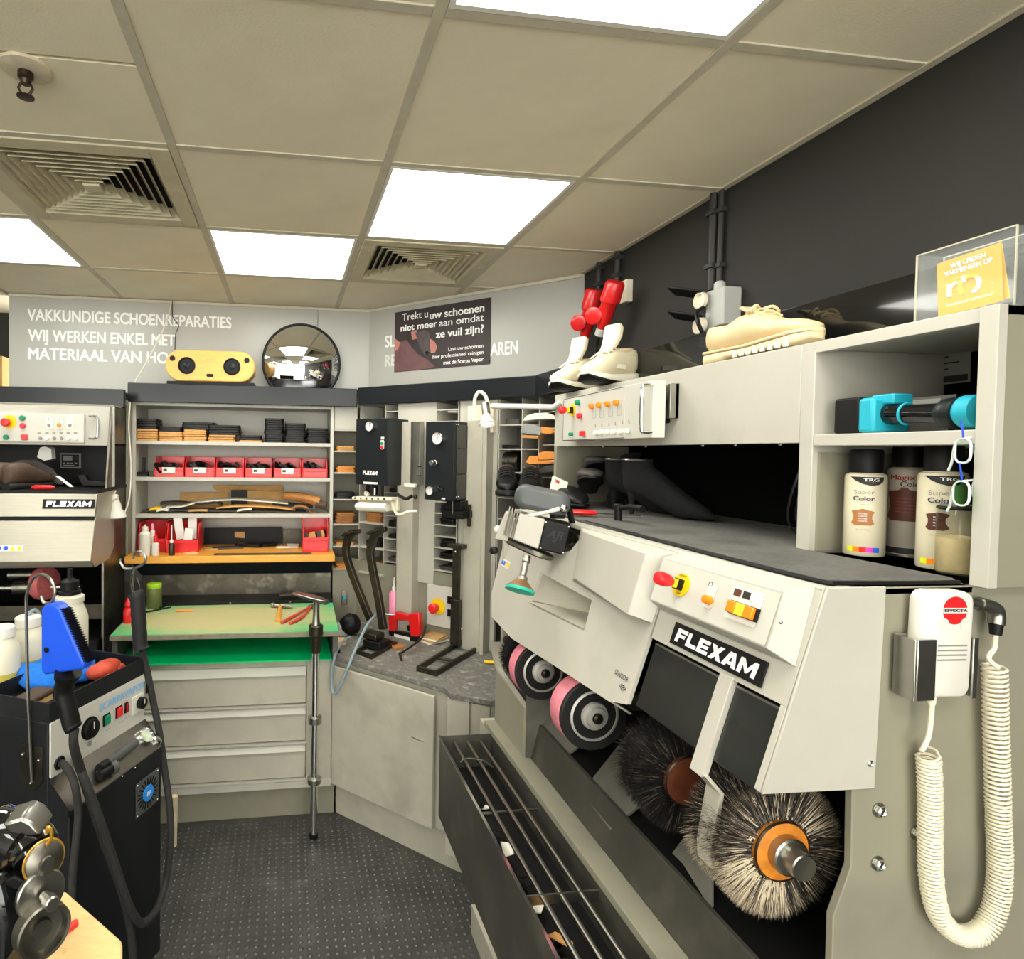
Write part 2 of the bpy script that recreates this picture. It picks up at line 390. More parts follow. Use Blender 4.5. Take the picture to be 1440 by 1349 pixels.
# walls
struct(MB().box((RX, -2.6, 0), (RX+.1, 4.1, CZ+.1)), 'wall_right', 'wall_dark')
wb = struct(MB().box((-1.50, BY+.012, 0), (RX, BY+.1, CZ+.1)), 'wall_back', 'wall_other')
sx = PX(447, 460, y=BY).x
MB().box((-1.512, BY, .9), (sx-.0015, BY+.012, CZ-.012)).build('wall_panel', 'wall_light', wb, .001)
MB().box((sx+.0015, BY, .9), (.469, BY+.012, CZ-.012)).build('wall_panel', 'wall_light', wb, .001)
MB().box((-1.512, BY-.006, CZ-.014), (.469, BY+.012, CZ)).build('top_trim', 'ceil_bar', wb)
DA, DB = V((.469, 3.48, 0)), V((RX, 2.601, 0))
dwm = frame(DA, DB-DA, (0, 0, 1))            # x along, y up, z towards the room
wdg = struct(MB().add([(.469, 3.48, 0), (RX, 2.601, 0), (RX, 3.48, 0), (.469, 3.48, CZ+.1), (RX, 2.601, CZ+.1), (RX, 3.48, CZ+.1)],
             [(0, 1, 4, 3), (1, 2, 5, 4), (2, 0, 3, 5), (0, 2, 1), (3, 4, 5)]), 'wall_diagonal', 'wall_light')
MB(dwm).box((0, CZ-.014, .0), (1.243, CZ, .008)).build('top_trim', 'ceil_bar', wdg)
struct(MB().box((-3.2, 4.0, 0), (-1.4, 4.1, CZ+.1)), 'wall_alcove', 'wall_dark')
struct(MB().box((-3.3, -2.6, 0), (-3.2, 4.1, CZ+.1)), 'wall_left', 'wall_light')  # unseen wall, its pale colour chosen to bounce more light
struct(MB().box((-6, -7, -.05), (RX+3, -2.6, 0)), 'floor_bounce', 'wall_light')  # unseen pale floor outside, added to bounce light up to the ceiling

# lettering on the back wall
def onwall(u0, u1, v0, v1, txt, h):
    a, b = PX(u0, v0, y=BY), PX(u1, v1, y=BY)
    text(txt, 'letter_white', frame(((a.x+b.x)/2, BY, (a.z+b.z)/2), (1, 0, 0), (0, 0, 1)), h, wb, width=b.x-a.x, bold=.03, w=False)
onwall(39, 325, 445.5, 453, 'VAKKUNDIGE SCHOENREPARATIES', .062)
onwall(40, 246, 473, 479, 'WIJ WERKEN ENKEL MET', .062)
onwall(40, 330, 499.5, 506, 'MATERIAAL VAN HOGE KWALI', .062)
def ondiag(u0, u1, v, txt, h, m='letter_white'):
    a, b = PX(u0, v, k=3.949), PX(u1, v, k=3.949); c = (a+b)/2
    text(txt, m, frame(c, (1, -1, 0), (0, 0, 1)), h, wdg, width=(a-b).length, bold=.03, w=False)
ondiag(542, 555, 481, 'SL', .065); ondiag(542, 556, 508, 'RE', .065, 'letter_grey'); ondiag(690, 728, 491, 'AREN', .065)

# ceiling: tiles in a grid of bars
cl = struct(MB().box((-3.2, -2.6, CZ+.06), (RX, 4.1, CZ+.1)), 'ceiling', 'ceil_tile')
GX, GY, TS, BW = .2756, 1.1174, .6, .024
LIGHTS = {(0, 1), (-1, 2), (-3, 2), (0, -1), (-2, -1), (-4, -1), (0, -3), (-2, -3), (-4, -3)}  # unseen panels are added, the left ones to light the machine hood
VENTS = {(-2, 1), (0, 2)}
me_cache = {}
def tile(x0, x1, y0, y1):
    key = (round(x1-x0, 3), round(y1-y0, 3))
    if key not in me_cache:
        me_cache[key] = MB().box((0, 0, 0), (x1-x0, y1-y0, .02)).mesh('ceiling_tile', 'ceil_tile', 0)
    o = bpy.data.objects.new('ceiling_tile', me_cache[key]); COL.objects.link(o); o.parent = cl; o.location = (x0, y0, CZ+.004)
for i in range(-6, 2):
    for j in range(-7, 5):
        x0, x1 = max(GX+i*TS, -3.2), min(GX+(i+1)*TS, RX); y0, y1 = max(GY+j*TS, -2.6), min(GY+(j+1)*TS, 4.1)
        if x1-x0 < .05 or y1-y0 < .05 or (i, j) in LIGHTS or (i, j) in VENTS: continue
        if (i, j) == (-2, 0):
            tile(x0+BW/2, x1-BW/2, y0+BW/2, y0+.25); tile(x0+BW/2, x1-BW/2, y0+.262, y1-BW/2); continue
        tile(x0+BW/2, x1-BW/2, y0+BW/2, y1-BW/2)
for i in range(-5, 2):
    x = GX+i*TS; MB().box((x-BW/2, -2.6, CZ), (x+BW/2, 4.1, CZ+.03)).build('grid_bar', 'ceil_bar', cl, .0015)
for j in range(-6, 5):
    y = GY+j*TS
    for i in range(-6, 2):
        x0, x1 = max(GX+i*TS, -3.2)+BW/2, min(GX+(i+1)*TS-BW/2, RX)
        MB().box((x0, y-BW/2, CZ+.0005), (x1, y+BW/2, CZ+.03)).build('grid_bar', 'ceil_bar', cl, .0015)
MB().box((RX-.022, -2.6, CZ-.001), (RX, 2.6, CZ+.03)).build('edge_bar', 'ceil_bar', cl, .0015)
LBL = {(0, 1): 'bright square ceiling light panel beside the air grille above the presses', (-1, 2): 'bright ceiling light panel above the convex mirror and wooden speaker',
       (-3, 2): 'bright ceiling light panel at the left edge of the picture', (0, -1): 'bright ceiling light panel cut off by the top edge of the picture'}
for (i, j) in LIGHTS:
    x, y = GX+(i+.5)*TS, GY+(j+.5)*TS
    t = thing('ceiling_light', LBL.get((i, j), 'added ceiling light panel out of view'), 'light', (x, y, CZ), 0, 'square ceiling light panels')
    a = TS/2-BW/2-.001; fr = MB()
    for s in (-1, 1):
        fr.box((s*a, -a, .0), (s*(a-.012), a, .02)); fr.box((-a+.012, s*a, 0), (a-.012, s*(a-.012), .02))
    fr.build('frame', 'led_frame', t)
    MB().box((-a+.012, -a+.012, .004), (a-.012, a-.012, .016)).build('diffuser', 'led', t)
for (i, j) in VENTS:
    x, y = GX+(i+.5)*TS, GY+(j+.5)*TS
    t = thing('air_grille', 'large yellowed square louvred air grille at the left' if i == -2 else 'square louvred air grille between light panel and poster wall', 'vent', (x, y, CZ), 0, 'square ceiling air grilles')
    a = TS/2-BW/2-.001
    def ring(r0, z0, r1, z1, th=.003):
        mb = MB(); L = []
        for r, z in ((r0, z0), (r1, z1), (r1, z1+th), (r0-.0, z0+th)):
            L.append([(-r, -r, z), (r, -r, z), (r, r, z), (-r, r, z)])
        return mb.loft(L, closed=True)
    MB().box((-a, -a, .045), (a, a, .05)).build('backing', 'vent_dark', t)
    mb = MB()
    for s in (-1, 1):
        mb.box((s*a, -a, -.004), (s*(a-.055), a, .012)); mb.box((-a+.055, s*a, -.004), (a-.055, s*(a-.055), .012))
    mb.build('frame', 'vent', t, .002)
    n = 8
    for q in range(n):
        r = (a-.055)*(1-q/(n+.6)); ring(r, -.002, r-.024, .03).build('louvre', 'vent', t, smooth=0)
    r = .026; MB().box((-r, -r, -.006), (r, r, .006)).build('centre_cap', 'vent', t, .003)
# sprinkler
p = PX(36, 97, z=CZ)
t = thing('sprinkler', 'fire sprinkler with round rosette hanging from a ceiling tile', 'sprinkler', p)
MB().lathe([(.052, .004), (.052, -.003), (.04, -.006), (.02, -.008)], (0, 0, 0), (0, 0, 1), 32).build('rosette', 'rosette', t)
MB().lathe([(.016, -.006), (.016, -.02), (.011, -.024), (.009, -.034)], (0, 0, 0), (0, 0, 1), 16).build('body', 'old_brass', t)
mb = MB()
for s in (-1, 1): mb.tube([(s*.009, 0, -.03), (s*.015, 0, -.042), (s*.006, 0, -.058)], .003, 6)
mb.build('yoke', 'old_brass', t)
mb = MB().lathe([(.006, -.055), (.018, -.06), (.018, -.0615), (.004, -.063)], (0, 0, 0), (0, 0, 1), 16); mb.build('deflector', 'old_brass', t)
# alcove left of the panel: shelf with a brown box
solo(MB().box((-1.95, 3.55, 0), (-1.56, 3.95, 1.75)), 'storage_cabinet', 'black', 'dark cabinet in the alcove at the far left edge', 'cabinet')
bb = solo(MB().box((-1.86, 3.6, 1.75), (-1.60, 3.9, 2.16)), 'cardboard_box', 'cardboard', 'brown cardboard box in the dark alcove at the far left edge', 'box', bevel=.003)
# ================================================================== RIGHT FINISHING MACHINE
YN, XU, ZC = .74, 1.0, 1.465
rm = thing('finishing_machine', 'large grey shoe finishing machine with brushes and sanding wheels along the dark wall', 'machine', (1.05, 1.4, 0))
def RB(name, mt, mb, bevel=.0015, parent=rm, smooth=35): return mb.build(name, mt, parent, bevel, smooth, w=True)
XZ = lambda y: Matrix(((1, 0, 0, 0), (0, 0, -1, y), (0, 1, 0, 0), (0, 0, 0, 1)))      # prism poly (x,z) at depth y, extruded towards -y
# big side panel at the near end
p1 = PX(1198, 1112, y=YN); p2 = PX(1197, 1220, y=YN); p3 = PX(1172, 1290, y=YN)
RB('side_panel', 'paint_shaded', MB(XZ(YN)).prism([(RX-.01, 0), (RX-.01, ZC), (.80, ZC), (p1.x, p1.z+.03), (p2.x, p2.z), (p3.x, p3.z), (p3.x+.006, 0)], -.012, 0))
# hood, near section: side cheek, sloping front with openings, top
hb = V((.662, 0, 1.178)); ht = V((.754, 0, 1.467))
RB('hood_cheek', 'paint', MB(XZ(YN-.001)).prism([(ht.x, ht.z), (hb.x, hb.z), (.841, 1.175), (.848, ht.z)], 0, .004), .001)
def slp(y, z, off=0): return V((.754-.318*(1.467-z)-off, y, z))
def slab(y0, y1, z0, z1, th=.006, off=0):
    mb = MB(); a = [slp(y0, z0, off), slp(y1, z0, off), slp(y1, z1, off), slp(y0, z1, off)]; b = [q+V((th, 0, 0)) for q in a]
    return mb.loft([a, b])
Y1 = 1.055
near = slab(YN, Y1, 1.297, 1.467); near.loft([[slp(y, z, o) for y, z, o in q] for q in ([(YN, 1.178, 0), (YN+.011, 1.178, 0), (YN+.011, 1.297, 0), (YN, 1.297, 0)], [(YN, 1.178, -.006), (YN+.011, 1.178, -.006), (YN+.011, 1.297, -.006), (YN, 1.297, -.006)])])
RB('hood_front', 'paint', near, .001)
RB('hood_top', 'paint', MB().box((.752, YN, ZC-.012), (1.0, 1.88, ZC)), .002)
RB('mullion', 'paint', slab(.840, .868, 1.145, 1.30, .012, .003), .001)
# bent arm that continues the mullion down to the brush guard
a0, a1 = slp(.868, 1.15), slp(.840, 1.15)
arm = MB(); L = []
for dx, z in ((-.003, 1.15), (.026, 1.118), (.012, 1.03), (.014, 1.0)):
    L.append([(.653+dx, .868, z), (.653+dx, .836, z), (.661+dx, .836, z), (.661+dx, .868, z)])
RB('guard_arm', 'paint_dirty', arm.loft(L), .001)
# dark glossy flaps
RB('flap', 'flap', slab(.870, 1.046, 1.170, 1.289, .008, -.006), .002)
RB('flap', 'flap', slab(.752, .838, 1.172, 1.289, .008, -.006), .002)
for y0, y1 in ((.870, 1.046), (.752, .838)):
    RB('flap_edge', 'steel', slab(y0, y1, 1.287, 1.2905, .005, -.006), 0)
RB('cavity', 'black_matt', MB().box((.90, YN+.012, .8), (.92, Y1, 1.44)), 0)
# control box on the sloping front
q = [slp(1.050, 1.450, .032), slp(.772, 1.454, .032), slp(.742, 1.373, .032), slp(1.022, 1.371, .032)]
fr, pw, ph = quadframe(slp(1.052, 1.453, .032), slp(.756, 1.453, .032), slp(.756, 1.371, .032), slp(1.052, 1.371, .032))
cb = MB(); lo = [slp(1.052, 1.463, .0), slp(.753, 1.463, .0), slp(.745, 1.352, .0), slp(1.052, 1.352, .0)]; hi = [slp(1.052, 1.453, .030), slp(.771, 1.454, .030), slp(.771, 1.371, .030), slp(1.052, 1.371, .030)]
ctl = RB('control_box', 'paint', cb.loft([hi, lo]), .0012)
cw = 1.049-.774
plate(frame((slp(1.049, 1.412, .031)+slp(.774, 1.412, .031))/2, (0, -1, 0), (.318, 0, 1)), cw, .080, 'panel_white', 'control_panel', rm, .001)
def onp(u, v): return frame(SL(u, v, .0325), (0, -1, 0), (.318, 0, 1))
f = onp(958, 823); disc(f, .0215, 'yellow', 'warning_disc', ctl, .0012)
text('EMERGENCY', 'print_dark', f @ Matrix.Translation((0, .0165, .001)), .0038, ctl, width=.02); text('STOP', 'print_dark', f @ Matrix.Translation((0, -.0165, .001)), .0038, ctl, width=.012)
es = plate(f, .014, .02, 'black', 'button_base', ctl, .012, .001)
plate(f, .012, .016, 'yellow', 'button_collar', ctl, .022, .001, z=.008)
mb = MB(f); mb.lathe([(.008, .02), (.0115, .028), (.0125, .034), (.0125, .046), (.0105, .050), (.004, .051)], (0, 0, 0), (0, 0, 1), 24); mb.build('emergency_button', 'red_btn', ctl, w=True)
f = onp(999, 838); mb = MB(f); mb.loft([[(x, y, .0003) for x, y in rrect(.0205, .042, .004)], [(x, y, .0011) for x, y in rrect(.0205, .042, .004)]]); mb.build('button_plate', 'white_plastic', ctl, w=True)
mb = MB(onp(999, 845)); mb.lathe([(.0075, 0), (.0075, .008), (.0068, .012), (.003, .013)], (0, 0, 0), (0, 0, 1), 20); mb.build('orange_button', 'orange', ctl, w=True)
mb = MB(onp(1000, 822)); mb.torus((0, 0, .001), (0, 0, 1), .004, .0006, 16, 4); mb.build('printed_symbol', 'print_dark', ctl, w=True)
f = onp(1046, 852); mb = MB(f); mb.loft([[(x, y, .0003) for x, y in rrect(.064, .054, .004)], [(x, y, .001) for x, y in rrect(.064, .054, .004)]]); mb.build('button_plate', 'white_plastic', ctl, w=True)
for i, m_ in enumerate(('brown_print', 'print_dark', 'paper')):
    plate(f, .0145, .0115, m_, 'colour_swatch', ctl, .0007, 0, z=.001, cx=-.018+i*.0185, cy=.0165)
f2 = onp(1045, 859); plate(f2, .058, .021, 'black', 'rocker_base', ctl, .004, .0008, cx=.003)
for i, m_ in enumerate(('orange', 'orange_lit', 'orange')):
    plate(f2, .0168, .019, m_, 'rocker_switch', ctl, .007, .0015, z=.003, cx=-.0165+i*.0178)
mb = MB(onp(1099, 876)); mb.ball((0, 0, .001), .0025, 8, 5); mb.build('screw', 'steel', ctl, w=True)
# badge
fr, bw, bh = quadframe(SL(952, 877, .001), SL(1081, 929, .001), SL(1071, 966, .001), SL(944, 906, .001))
fr = frame(fr.translation, (0, -1, 0), (.318, 0, 1))
bd = plate(fr, .212, .040, 'black', 'badge', rm, .003, .0008)
fr_badge = fr @ Matrix.Translation((0, -.0005, .0031))
# hood, far section
Y2 = 1.86
zb = 1.145
def hoodpoly():
    P = [(1.058, 1.467), (1.40, 1.467), (1.43, 1.435), (1.455, 1.40), (1.50, 1.385), (1.56, 1.385), (1.80, 1.437), (1.885, 1.474), (1.90, 1.40), (1.86, 1.19), (1.80, 1.13), (1.62, 1.118), (1.30, 1.138), (1.118, 1.148), (1.062, 1.165)]
    return P
hole = [(1.577, 1.317), (1.289, 1.311), (1.281, 1.246), (1.583, 1.232)]
op = hoodpoly()
# front skin as strips around the rectangular opening
fs = MB()
def strip(pts):
    a = [slp(y, z) for y, z in pts]; b = [p_+V((.008, 0, 0)) for p_ in a]; fs.loft([a, b])
strip([(1.058, 1.467), (1.40, 1.467), (1.43, 1.43), (1.289, 1.311), (1.281, 1.246), (1.281, 1.139), (1.118, 1.148), (1.062, 1.165)])
strip([(1.43, 1.43), (1.455, 1.398), (1.50, 1.385), (1.56, 1.385), (1.577, 1.317), (1.289, 1.311)])
strip([(1.56, 1.385), (1.80, 1.385), (1.90, 1.38), (1.86, 1.19), (1.583, 1.232), (1.577, 1.317)])
strip([(1.583, 1.232), (1.86, 1.19), (1.80, 1.13), (1.62, 1.118), (1.281, 1.139), (1.281, 1.246)])
far = RB('sensor_hood', 'paint', fs, 0)
RB('hood_lip', 'paint_dirty', MB().loft([[slp(1.118, 1.148), slp(1.80, 1.13), slp(1.80, 1.13, -.008), slp(1.118, 1.148, -.008)], [V((.70, 1.118, 1.118)), V((.70, 1.80, 1.10)), V((.708, 1.80, 1.10)), V((.708, 1.118, 1.118))]]), .001)
RB('recess_box', 'paint_dirty', MB().box((.82, 1.27, 1.22), (.83, 1.60, 1.34)), 0)
RB('recess_floor', 'paint_dirty', MB().loft([[slp(1.281, 1.246), slp(1.583, 1.232), slp(1.583, 1.228), slp(1.281, 1.242)], [V((.82, 1.281, 1.25)), V((.82, 1.583, 1.24)), V((.82, 1.583, 1.236)), V((.82, 1.281, 1.246))]]), 0)
RB('recess_wedge', 'paint_dirty', MB().loft([[slp(1.577, 1.317, -.008), slp(1.583, 1.236, -.008), slp(1.583, 1.234, -.01)], [V((.80, 1.38, 1.30)), V((.80, 1.36, 1.245)), V((.81, 1.36, 1.245))]]), 0)
RB('recess_post', 'paint', MB().box((.735, 1.335, 1.24), (.745, 1.342, 1.315)), 0)
RB('recess_shade_block', 'black_matt', MB().box((.76, 1.283, 1.248), (.80, 1.334, 1.31)), 0)  # black block put in as the shade of the recess
# raised cover on the far hood
c = [slp(1.425, 1.398), slp(1.095, 1.40), slp(1.10, 1.337), slp(1.27, 1.347)]
lo = [slp(1.44, 1.462), slp(1.058, 1.462), slp(1.062, 1.322), slp(1.40, 1.332)]
hi = [slp(1.405, 1.456, .012), slp(1.085, 1.456, .045), slp(1.085, 1.335, .045), slp(1.375, 1.345, .012)]
RB('raised_cover', 'paint', MB().loft([hi, lo]), .002)
# SENSOR print
f = frame(SL(874, 951, .001), (0, -1, 0), (.318, 0, 1)); text('SENSOR', 'print_dark', f, .010, far, width=.048)
f = frame(SL(876, 965, .001), (0, -1, 0), (.318, 0, 1)); mb = MB(f)
for i, r in enumerate((.005, .009, .013)):
    mb.tube([(r*math.cos(math.radians(a)), .006+r*math.sin(math.radians(a)), .0004) for a in range(215, 326, 10)], .0008, 4)
mb.build('sensor_waves', 'print_dark', far, w=True)
# counter mat and edge
mb = MB(); cpts = []
mb.prism([(.775, .765), (.90, .752), (.985, .752), (1.0, .77), (1.0, 1.03), (1.29, 1.05), (1.29, 2.12), (.86, 2.12), (.79, 1.52)], ZC, ZC+.006)
RB('rubber_mat', 'mat_grey', mb, 0)
RB('mat_edge', 'black', MB().tube(spline([(.795, 1.50, ZC+.004), (.785, 1.2, ZC+.004), (.772, .80, ZC+.004), (.80, .757, ZC+.003), (.90, .748, ZC+.003), (.985, .748, ZC+.003)], 6), .004, 6), 0)
# upper cabinet: long fascia, compartment at the near end
TZ = 1.872
RB('fascia_panel', 'paint', MB().box((XU, 1.0485, 1.678), (XU+.015, 2.135, TZ)), .0015)
RB('cabinet_top', 'paint', MB().box((XU+.001, .722, TZ-.015), (1.30, 2.135, TZ)), .001)
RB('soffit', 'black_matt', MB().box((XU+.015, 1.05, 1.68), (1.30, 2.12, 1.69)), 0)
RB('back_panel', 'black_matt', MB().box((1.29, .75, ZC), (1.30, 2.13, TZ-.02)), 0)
RB('far_panel', 'paint_shaded', MB().box((XU, 2.115, ZC), (1.30, 2.135, 1.68)), .001)
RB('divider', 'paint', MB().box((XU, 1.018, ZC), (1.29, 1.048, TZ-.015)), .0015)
RB('divider_face', 'paint_shaded', MB().box((XU+.012, 1.012, ZC+.006), (1.28, 1.018, 1.66)), 0)
RB('end_panel', 'paint_shaded', MB().box((XU+.012, .722, ZC), (RX-.012, .742, TZ)), .001)
RB('end_post', 'paint', MB().box((XU-.003, .720, ZC), (XU+.013, .744, TZ)), .001)
RB('shelf', 'paint', MB().box((XU, .744, 1.672), (1.28, 1.016, 1.694)), .0015)
RB('top_rail', 'paint', MB().box((XU, .744, TZ-.022), (XU+.02, 1.018, TZ-.001)), .001)
for i in range(6):
    pp = PX((798, 848, 908, 988, 1034, 1097)[i], 630, x=XU+.01); RB('rivet', 'steel', MB().ball((pp.x, pp.y, 1.676), .004, 8, 5), 0)
bt = PX(1095, 438, x=1.13).z
RB('backboard', 'black_gloss', MB().box((1.13, .70, TZ), (1.142, 2.14, bt)), .001)
RB('backboard_cap', 'fascia', MB().box((1.142, .70, TZ), (RX-.002, 2.14, bt-.003)), .001)
# swinging control box on the fascia
a, b, c_, d = PX(788, 563, x=.94), PX(884, 541, x=.94), PX(894, 621, x=.94), PX(802, 622, x=.94)
y0, y1 = a.y, b.y
o0 = V((.955, 2.02, 0)); o1 = V((.905, 1.50, 0))
A = PX(795, 562, x=.955); B = PX(925, 532, x=.925)
ax = V((B.x-A.x, B.y-A.y, 0)).normalized(); nn = ax.cross(V((0, 0, 1)))
def oncb(u, v, off=0): return PX(u, v, pl=(nn, A+nn*off))
tl, tr, br, bl = oncb(793, 562), oncb(923, 532), oncb(934, 613), oncb(803, 622)
zt, zbt = (tl.z+tr.z)/2, (br.z+bl.z)/2
Lc = ((tr-tl).dot(ax)+(br-bl).dot(ax))/2; o = V((tl.x, tl.y, zbt))+ax*.0
fb = frame(o, ax, (0, 0, 1))                          # x along the front, y up, z out
Hc = zt-zbt
cbx = MB(fb).box((0, 0, -.035), (Lc, Hc, 0)).build('switch_box', 'panel_white', rm, .002, w=True)
swx = Lc*.75
MB(fb).box((.002, .002, 0), (swx, Hc-.002, .0015)).build('front_plate', 'panel_white', cbx, 0, w=True)
mb = MB(fb)
for x0, x1, yy0, yy1 in ((.002, swx, .002, .004), (.002, swx, Hc-.004, Hc-.002), (.002, .004, .002, Hc-.002)): mb.box((x0, yy0, .0015), (x1, yy1, .0019))
mb.build('printed_border', 'print_dark', cbx, w=True)
def lb(u, v): return fb.inverted() @ oncb(u, v)
def but(u, v, r, mt, h=.012, sq=False, name='push_button'):
    p_ = lb(u, v); m_ = fb @ Matrix.Translation((p_.x, p_.y, .0015))
    if sq: return plate(m_, r*2, r*2, mt, name, cbx, h, .001)
    mb = MB(m_); mb.lathe([(r, 0), (r, h*.8), (r*.85, h), (r*.3, h*1.02)], (0, 0, 0), (0, 0, 1), 18); return mb.build(name, mt, cbx, w=True)
p_ = lb(806, 577); disc(fb @ Matrix.Translation((p_.x, p_.y, .0015)), .0225, 'yellow', 'warning_disc', cbx)
plate(fb @ Matrix.Translation((p_.x, p_.y, .0025)), .016, .02, 'black', 'button_base', cbx, .012, .001)
plate(fb @ Matrix.Translation((p_.x, p_.y, .0145)), .013, .017, 'yellow', 'button_collar', cbx, .012, .001)
mb = MB(fb @ Matrix.Translation((p_.x, p_.y, .026))); mb.lathe([(.009, 0), (.0125, .006), (.0125, .018), (.010, .022), (.003, .023)], (0, 0, 0), (0, 0, 1), 22); mb.build('emergency_button', 'red_btn', cbx, w=True)
but(815, 566, .0085, 'green_btn', .013); but(818, 585, .0085, 'red_btn', .014); but(805.5, 611, .0065, 'green_btn'); but(822, 610, .0085, 'red_btn', .013, True)
for u, v in ((834, 571.5), (844.5, 570), (857, 568), (869, 566.5)): but(u, v, .0085, 'orange', .011, name='orange_button')
mb = MB(fb)
for u, v in ((836, 580), (847, 579), (859.5, 577), (872, 575.5)):
    q = lb(u, v)
    for x0, x1, h0, h1 in ((-.012, -.011, -.018, .026), (.011, .012, -.018, .026), (-.012, .012, -.018, -.017), (-.012, .012, .025, .026)): mb.box((q.x+x0, q.y+h0, .0015), (q.x+x1, q.y+h1, .0019))
for u, v in ((838, 599), (847, 598), (857, 597), (866, 596), (876, 594), (885, 593)):
    q = lb(u, v); mb.box((q.x-.0025, q.y-.004, .0015), (q.x+.002, q.y+.005, .0019)); mb.box((q.x+.001, q.y-.005, .0015), (q.x+.004, q.y-.002, .0019))
for u in range(840, 890, 9):
    q = lb(u, 617.5); mb.box((q.x, q.y, .0015), (q.x+.02, q.y+.0012, .0019))
tag(mb.build('printed_symbols', 'print_grey', cbx, w=True), None, None, kind='stuff')
for u, v in ((840, 609), (847.5, 608.5), (856, 608), (864.5, 607.5), (874, 607), (884, 606.5)): but(u, v, .0075, 'white_btn', .010, name='white_button')
def handle(m_, h, out, r, mt, par):
    MB(m_).tube(spline([(0, -h/2, 0), (0, -h/2, out*.7), (0, -h/2+.012, out), (0, h/2-.012, out), (0, h/2, out*.7), (0, h/2, 0)], 4), r, 10).build('handle', mt, par, w=True)
p_ = lb(911, 577); handle(fb @ Matrix.Translation((p_.x+.02, Hc*.5, 0)), Hc*.8, .028, .0045, 'chrome', cbx)
handle(fb @ Matrix.Rotation(math.radians(-90), 4, 'Y') @ Matrix.Translation((-.015, Hc*.45, .0)), Hc*.55, .02, .0018, 'steel', cbx)
# pivot bracket at the right of the swinging box
pb = PX(937, 565, x=.985); RB('pivot_bracket', 'steel', MB().box((.975, pb.y-.03, pb.z-.045), (1.0, pb.y-.02, pb.z+.045)).box((.99, pb.y-.03, pb.z-.045), (1.0, pb.y+.05, pb.z+.045)), .001)
RB('pivot', 'black', MB().cyl((.955, pb.y+.02, pb.z), (1.0, pb.y+.02, pb.z), .014), 0)
RB('pivot_pin', 'black', MB().cyl((.95, pb.y+.01, pb.z-.05), (1.0, pb.y+.01, pb.z-.05), .006), 0)

# ---- lower machine: body, wheels, brushes, dust trough
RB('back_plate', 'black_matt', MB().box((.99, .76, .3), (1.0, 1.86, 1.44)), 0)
RB('inner_shade_box', 'black', MB().box((.80, 1.60, .80), (.99, 1.62, 1.13)), 0)  # black box standing in for the shadow inside the machine
RB('far_end_plate', 'paint_dirty', MB().box((.70, 1.845, .0), (1.30, 1.86, 1.44)), .001)
e0, e1 = PX(700, 947, x=.685), PX(742, 990, x=.685)
RB('front_plate', 'paint_shaded', MB().loft([[(.685, 1.86, .77), (.685, 1.62, .77), (.685, 1.62, .915), (.685, 1.86, .94)], [(.693, 1.86, .77), (.693, 1.62, .77), (.693, 1.62, .915), (.693, 1.86, .94)]]), .001)
RB('front_plate_flange', 'paint_dirty', MB().loft([[(.685, 1.86, .94), (.685, 1.62, .915), (.70, 1.62, .915), (.70, 1.86, .94)], [(.66, 1.86, 1.03), (.685, 1.85, .95), (.70, 1.85, .95), (.70, 1.86, 1.03)]]), 0)
RB('corner_plate', 'paint_dark', MB().box((.69, 1.615, .76), (.86, 1.62, .95)), .001)
RB('low_apron', 'trough_grey', MB().loft([[(.70, 1.615, .745), (.70, .60, .745), (.73, .60, .865), (.73, 1.615, .865)], [(.71, 1.615, .745), (.71, .60, .745), (.74, .60, .865), (.74, 1.615, .865)]]), .001)
# grey shrouds between the wheels (sloping sheet plates with gaps)
def shroud(pix, pl, th=.006, mt='paint_dark'):
    P = [PX(u, v, pl=pl) for u, v in pix]; n = V(pl[0]).normalized()*th
    RB('shroud', mt, MB().loft([P, [q_+n for q_ in P]]), .0005)
SP = (V((-.55, 0, -1)), V((.735, 1.3, .865)))
SP = (V((1, 0, -.55)), V((.74, 1.3, .86)))
shroud([(742, 1010), (770, 1058), (812, 1022), (790, 1000)], SP)
shroud([(768, 1058), (784, 1074), (860, 1010), (842, 995)], SP)
shroud([(818, 1114), (890, 1022), (905, 1070), (915, 1118), (858, 1168)], SP)
shroud([(945, 1200), (985, 1146), (1000, 1150), (1000, 1280), (960, 1215)], SP)
RB('chute', 'black', MB().loft([[(.74, 1.61, .86), (.74, .76, .86), (.74, .76, .85), (.74, 1.61, .85)], [(.97, 1.61, .90), (.97, .76, .90), (.97, .76, .89), (.97, 1.61, .89)]]), 0)
RB('brush_guard', 'paint_dark', MB().loft([[(.75, .86, .84), (.75, .74, .84), (.756, .74, .84), (.756, .86, .84)], [(.86, .86, .74), (.86, .74, .74), (.866, .74, .74), (.866, .86, .74)]]), .0005)
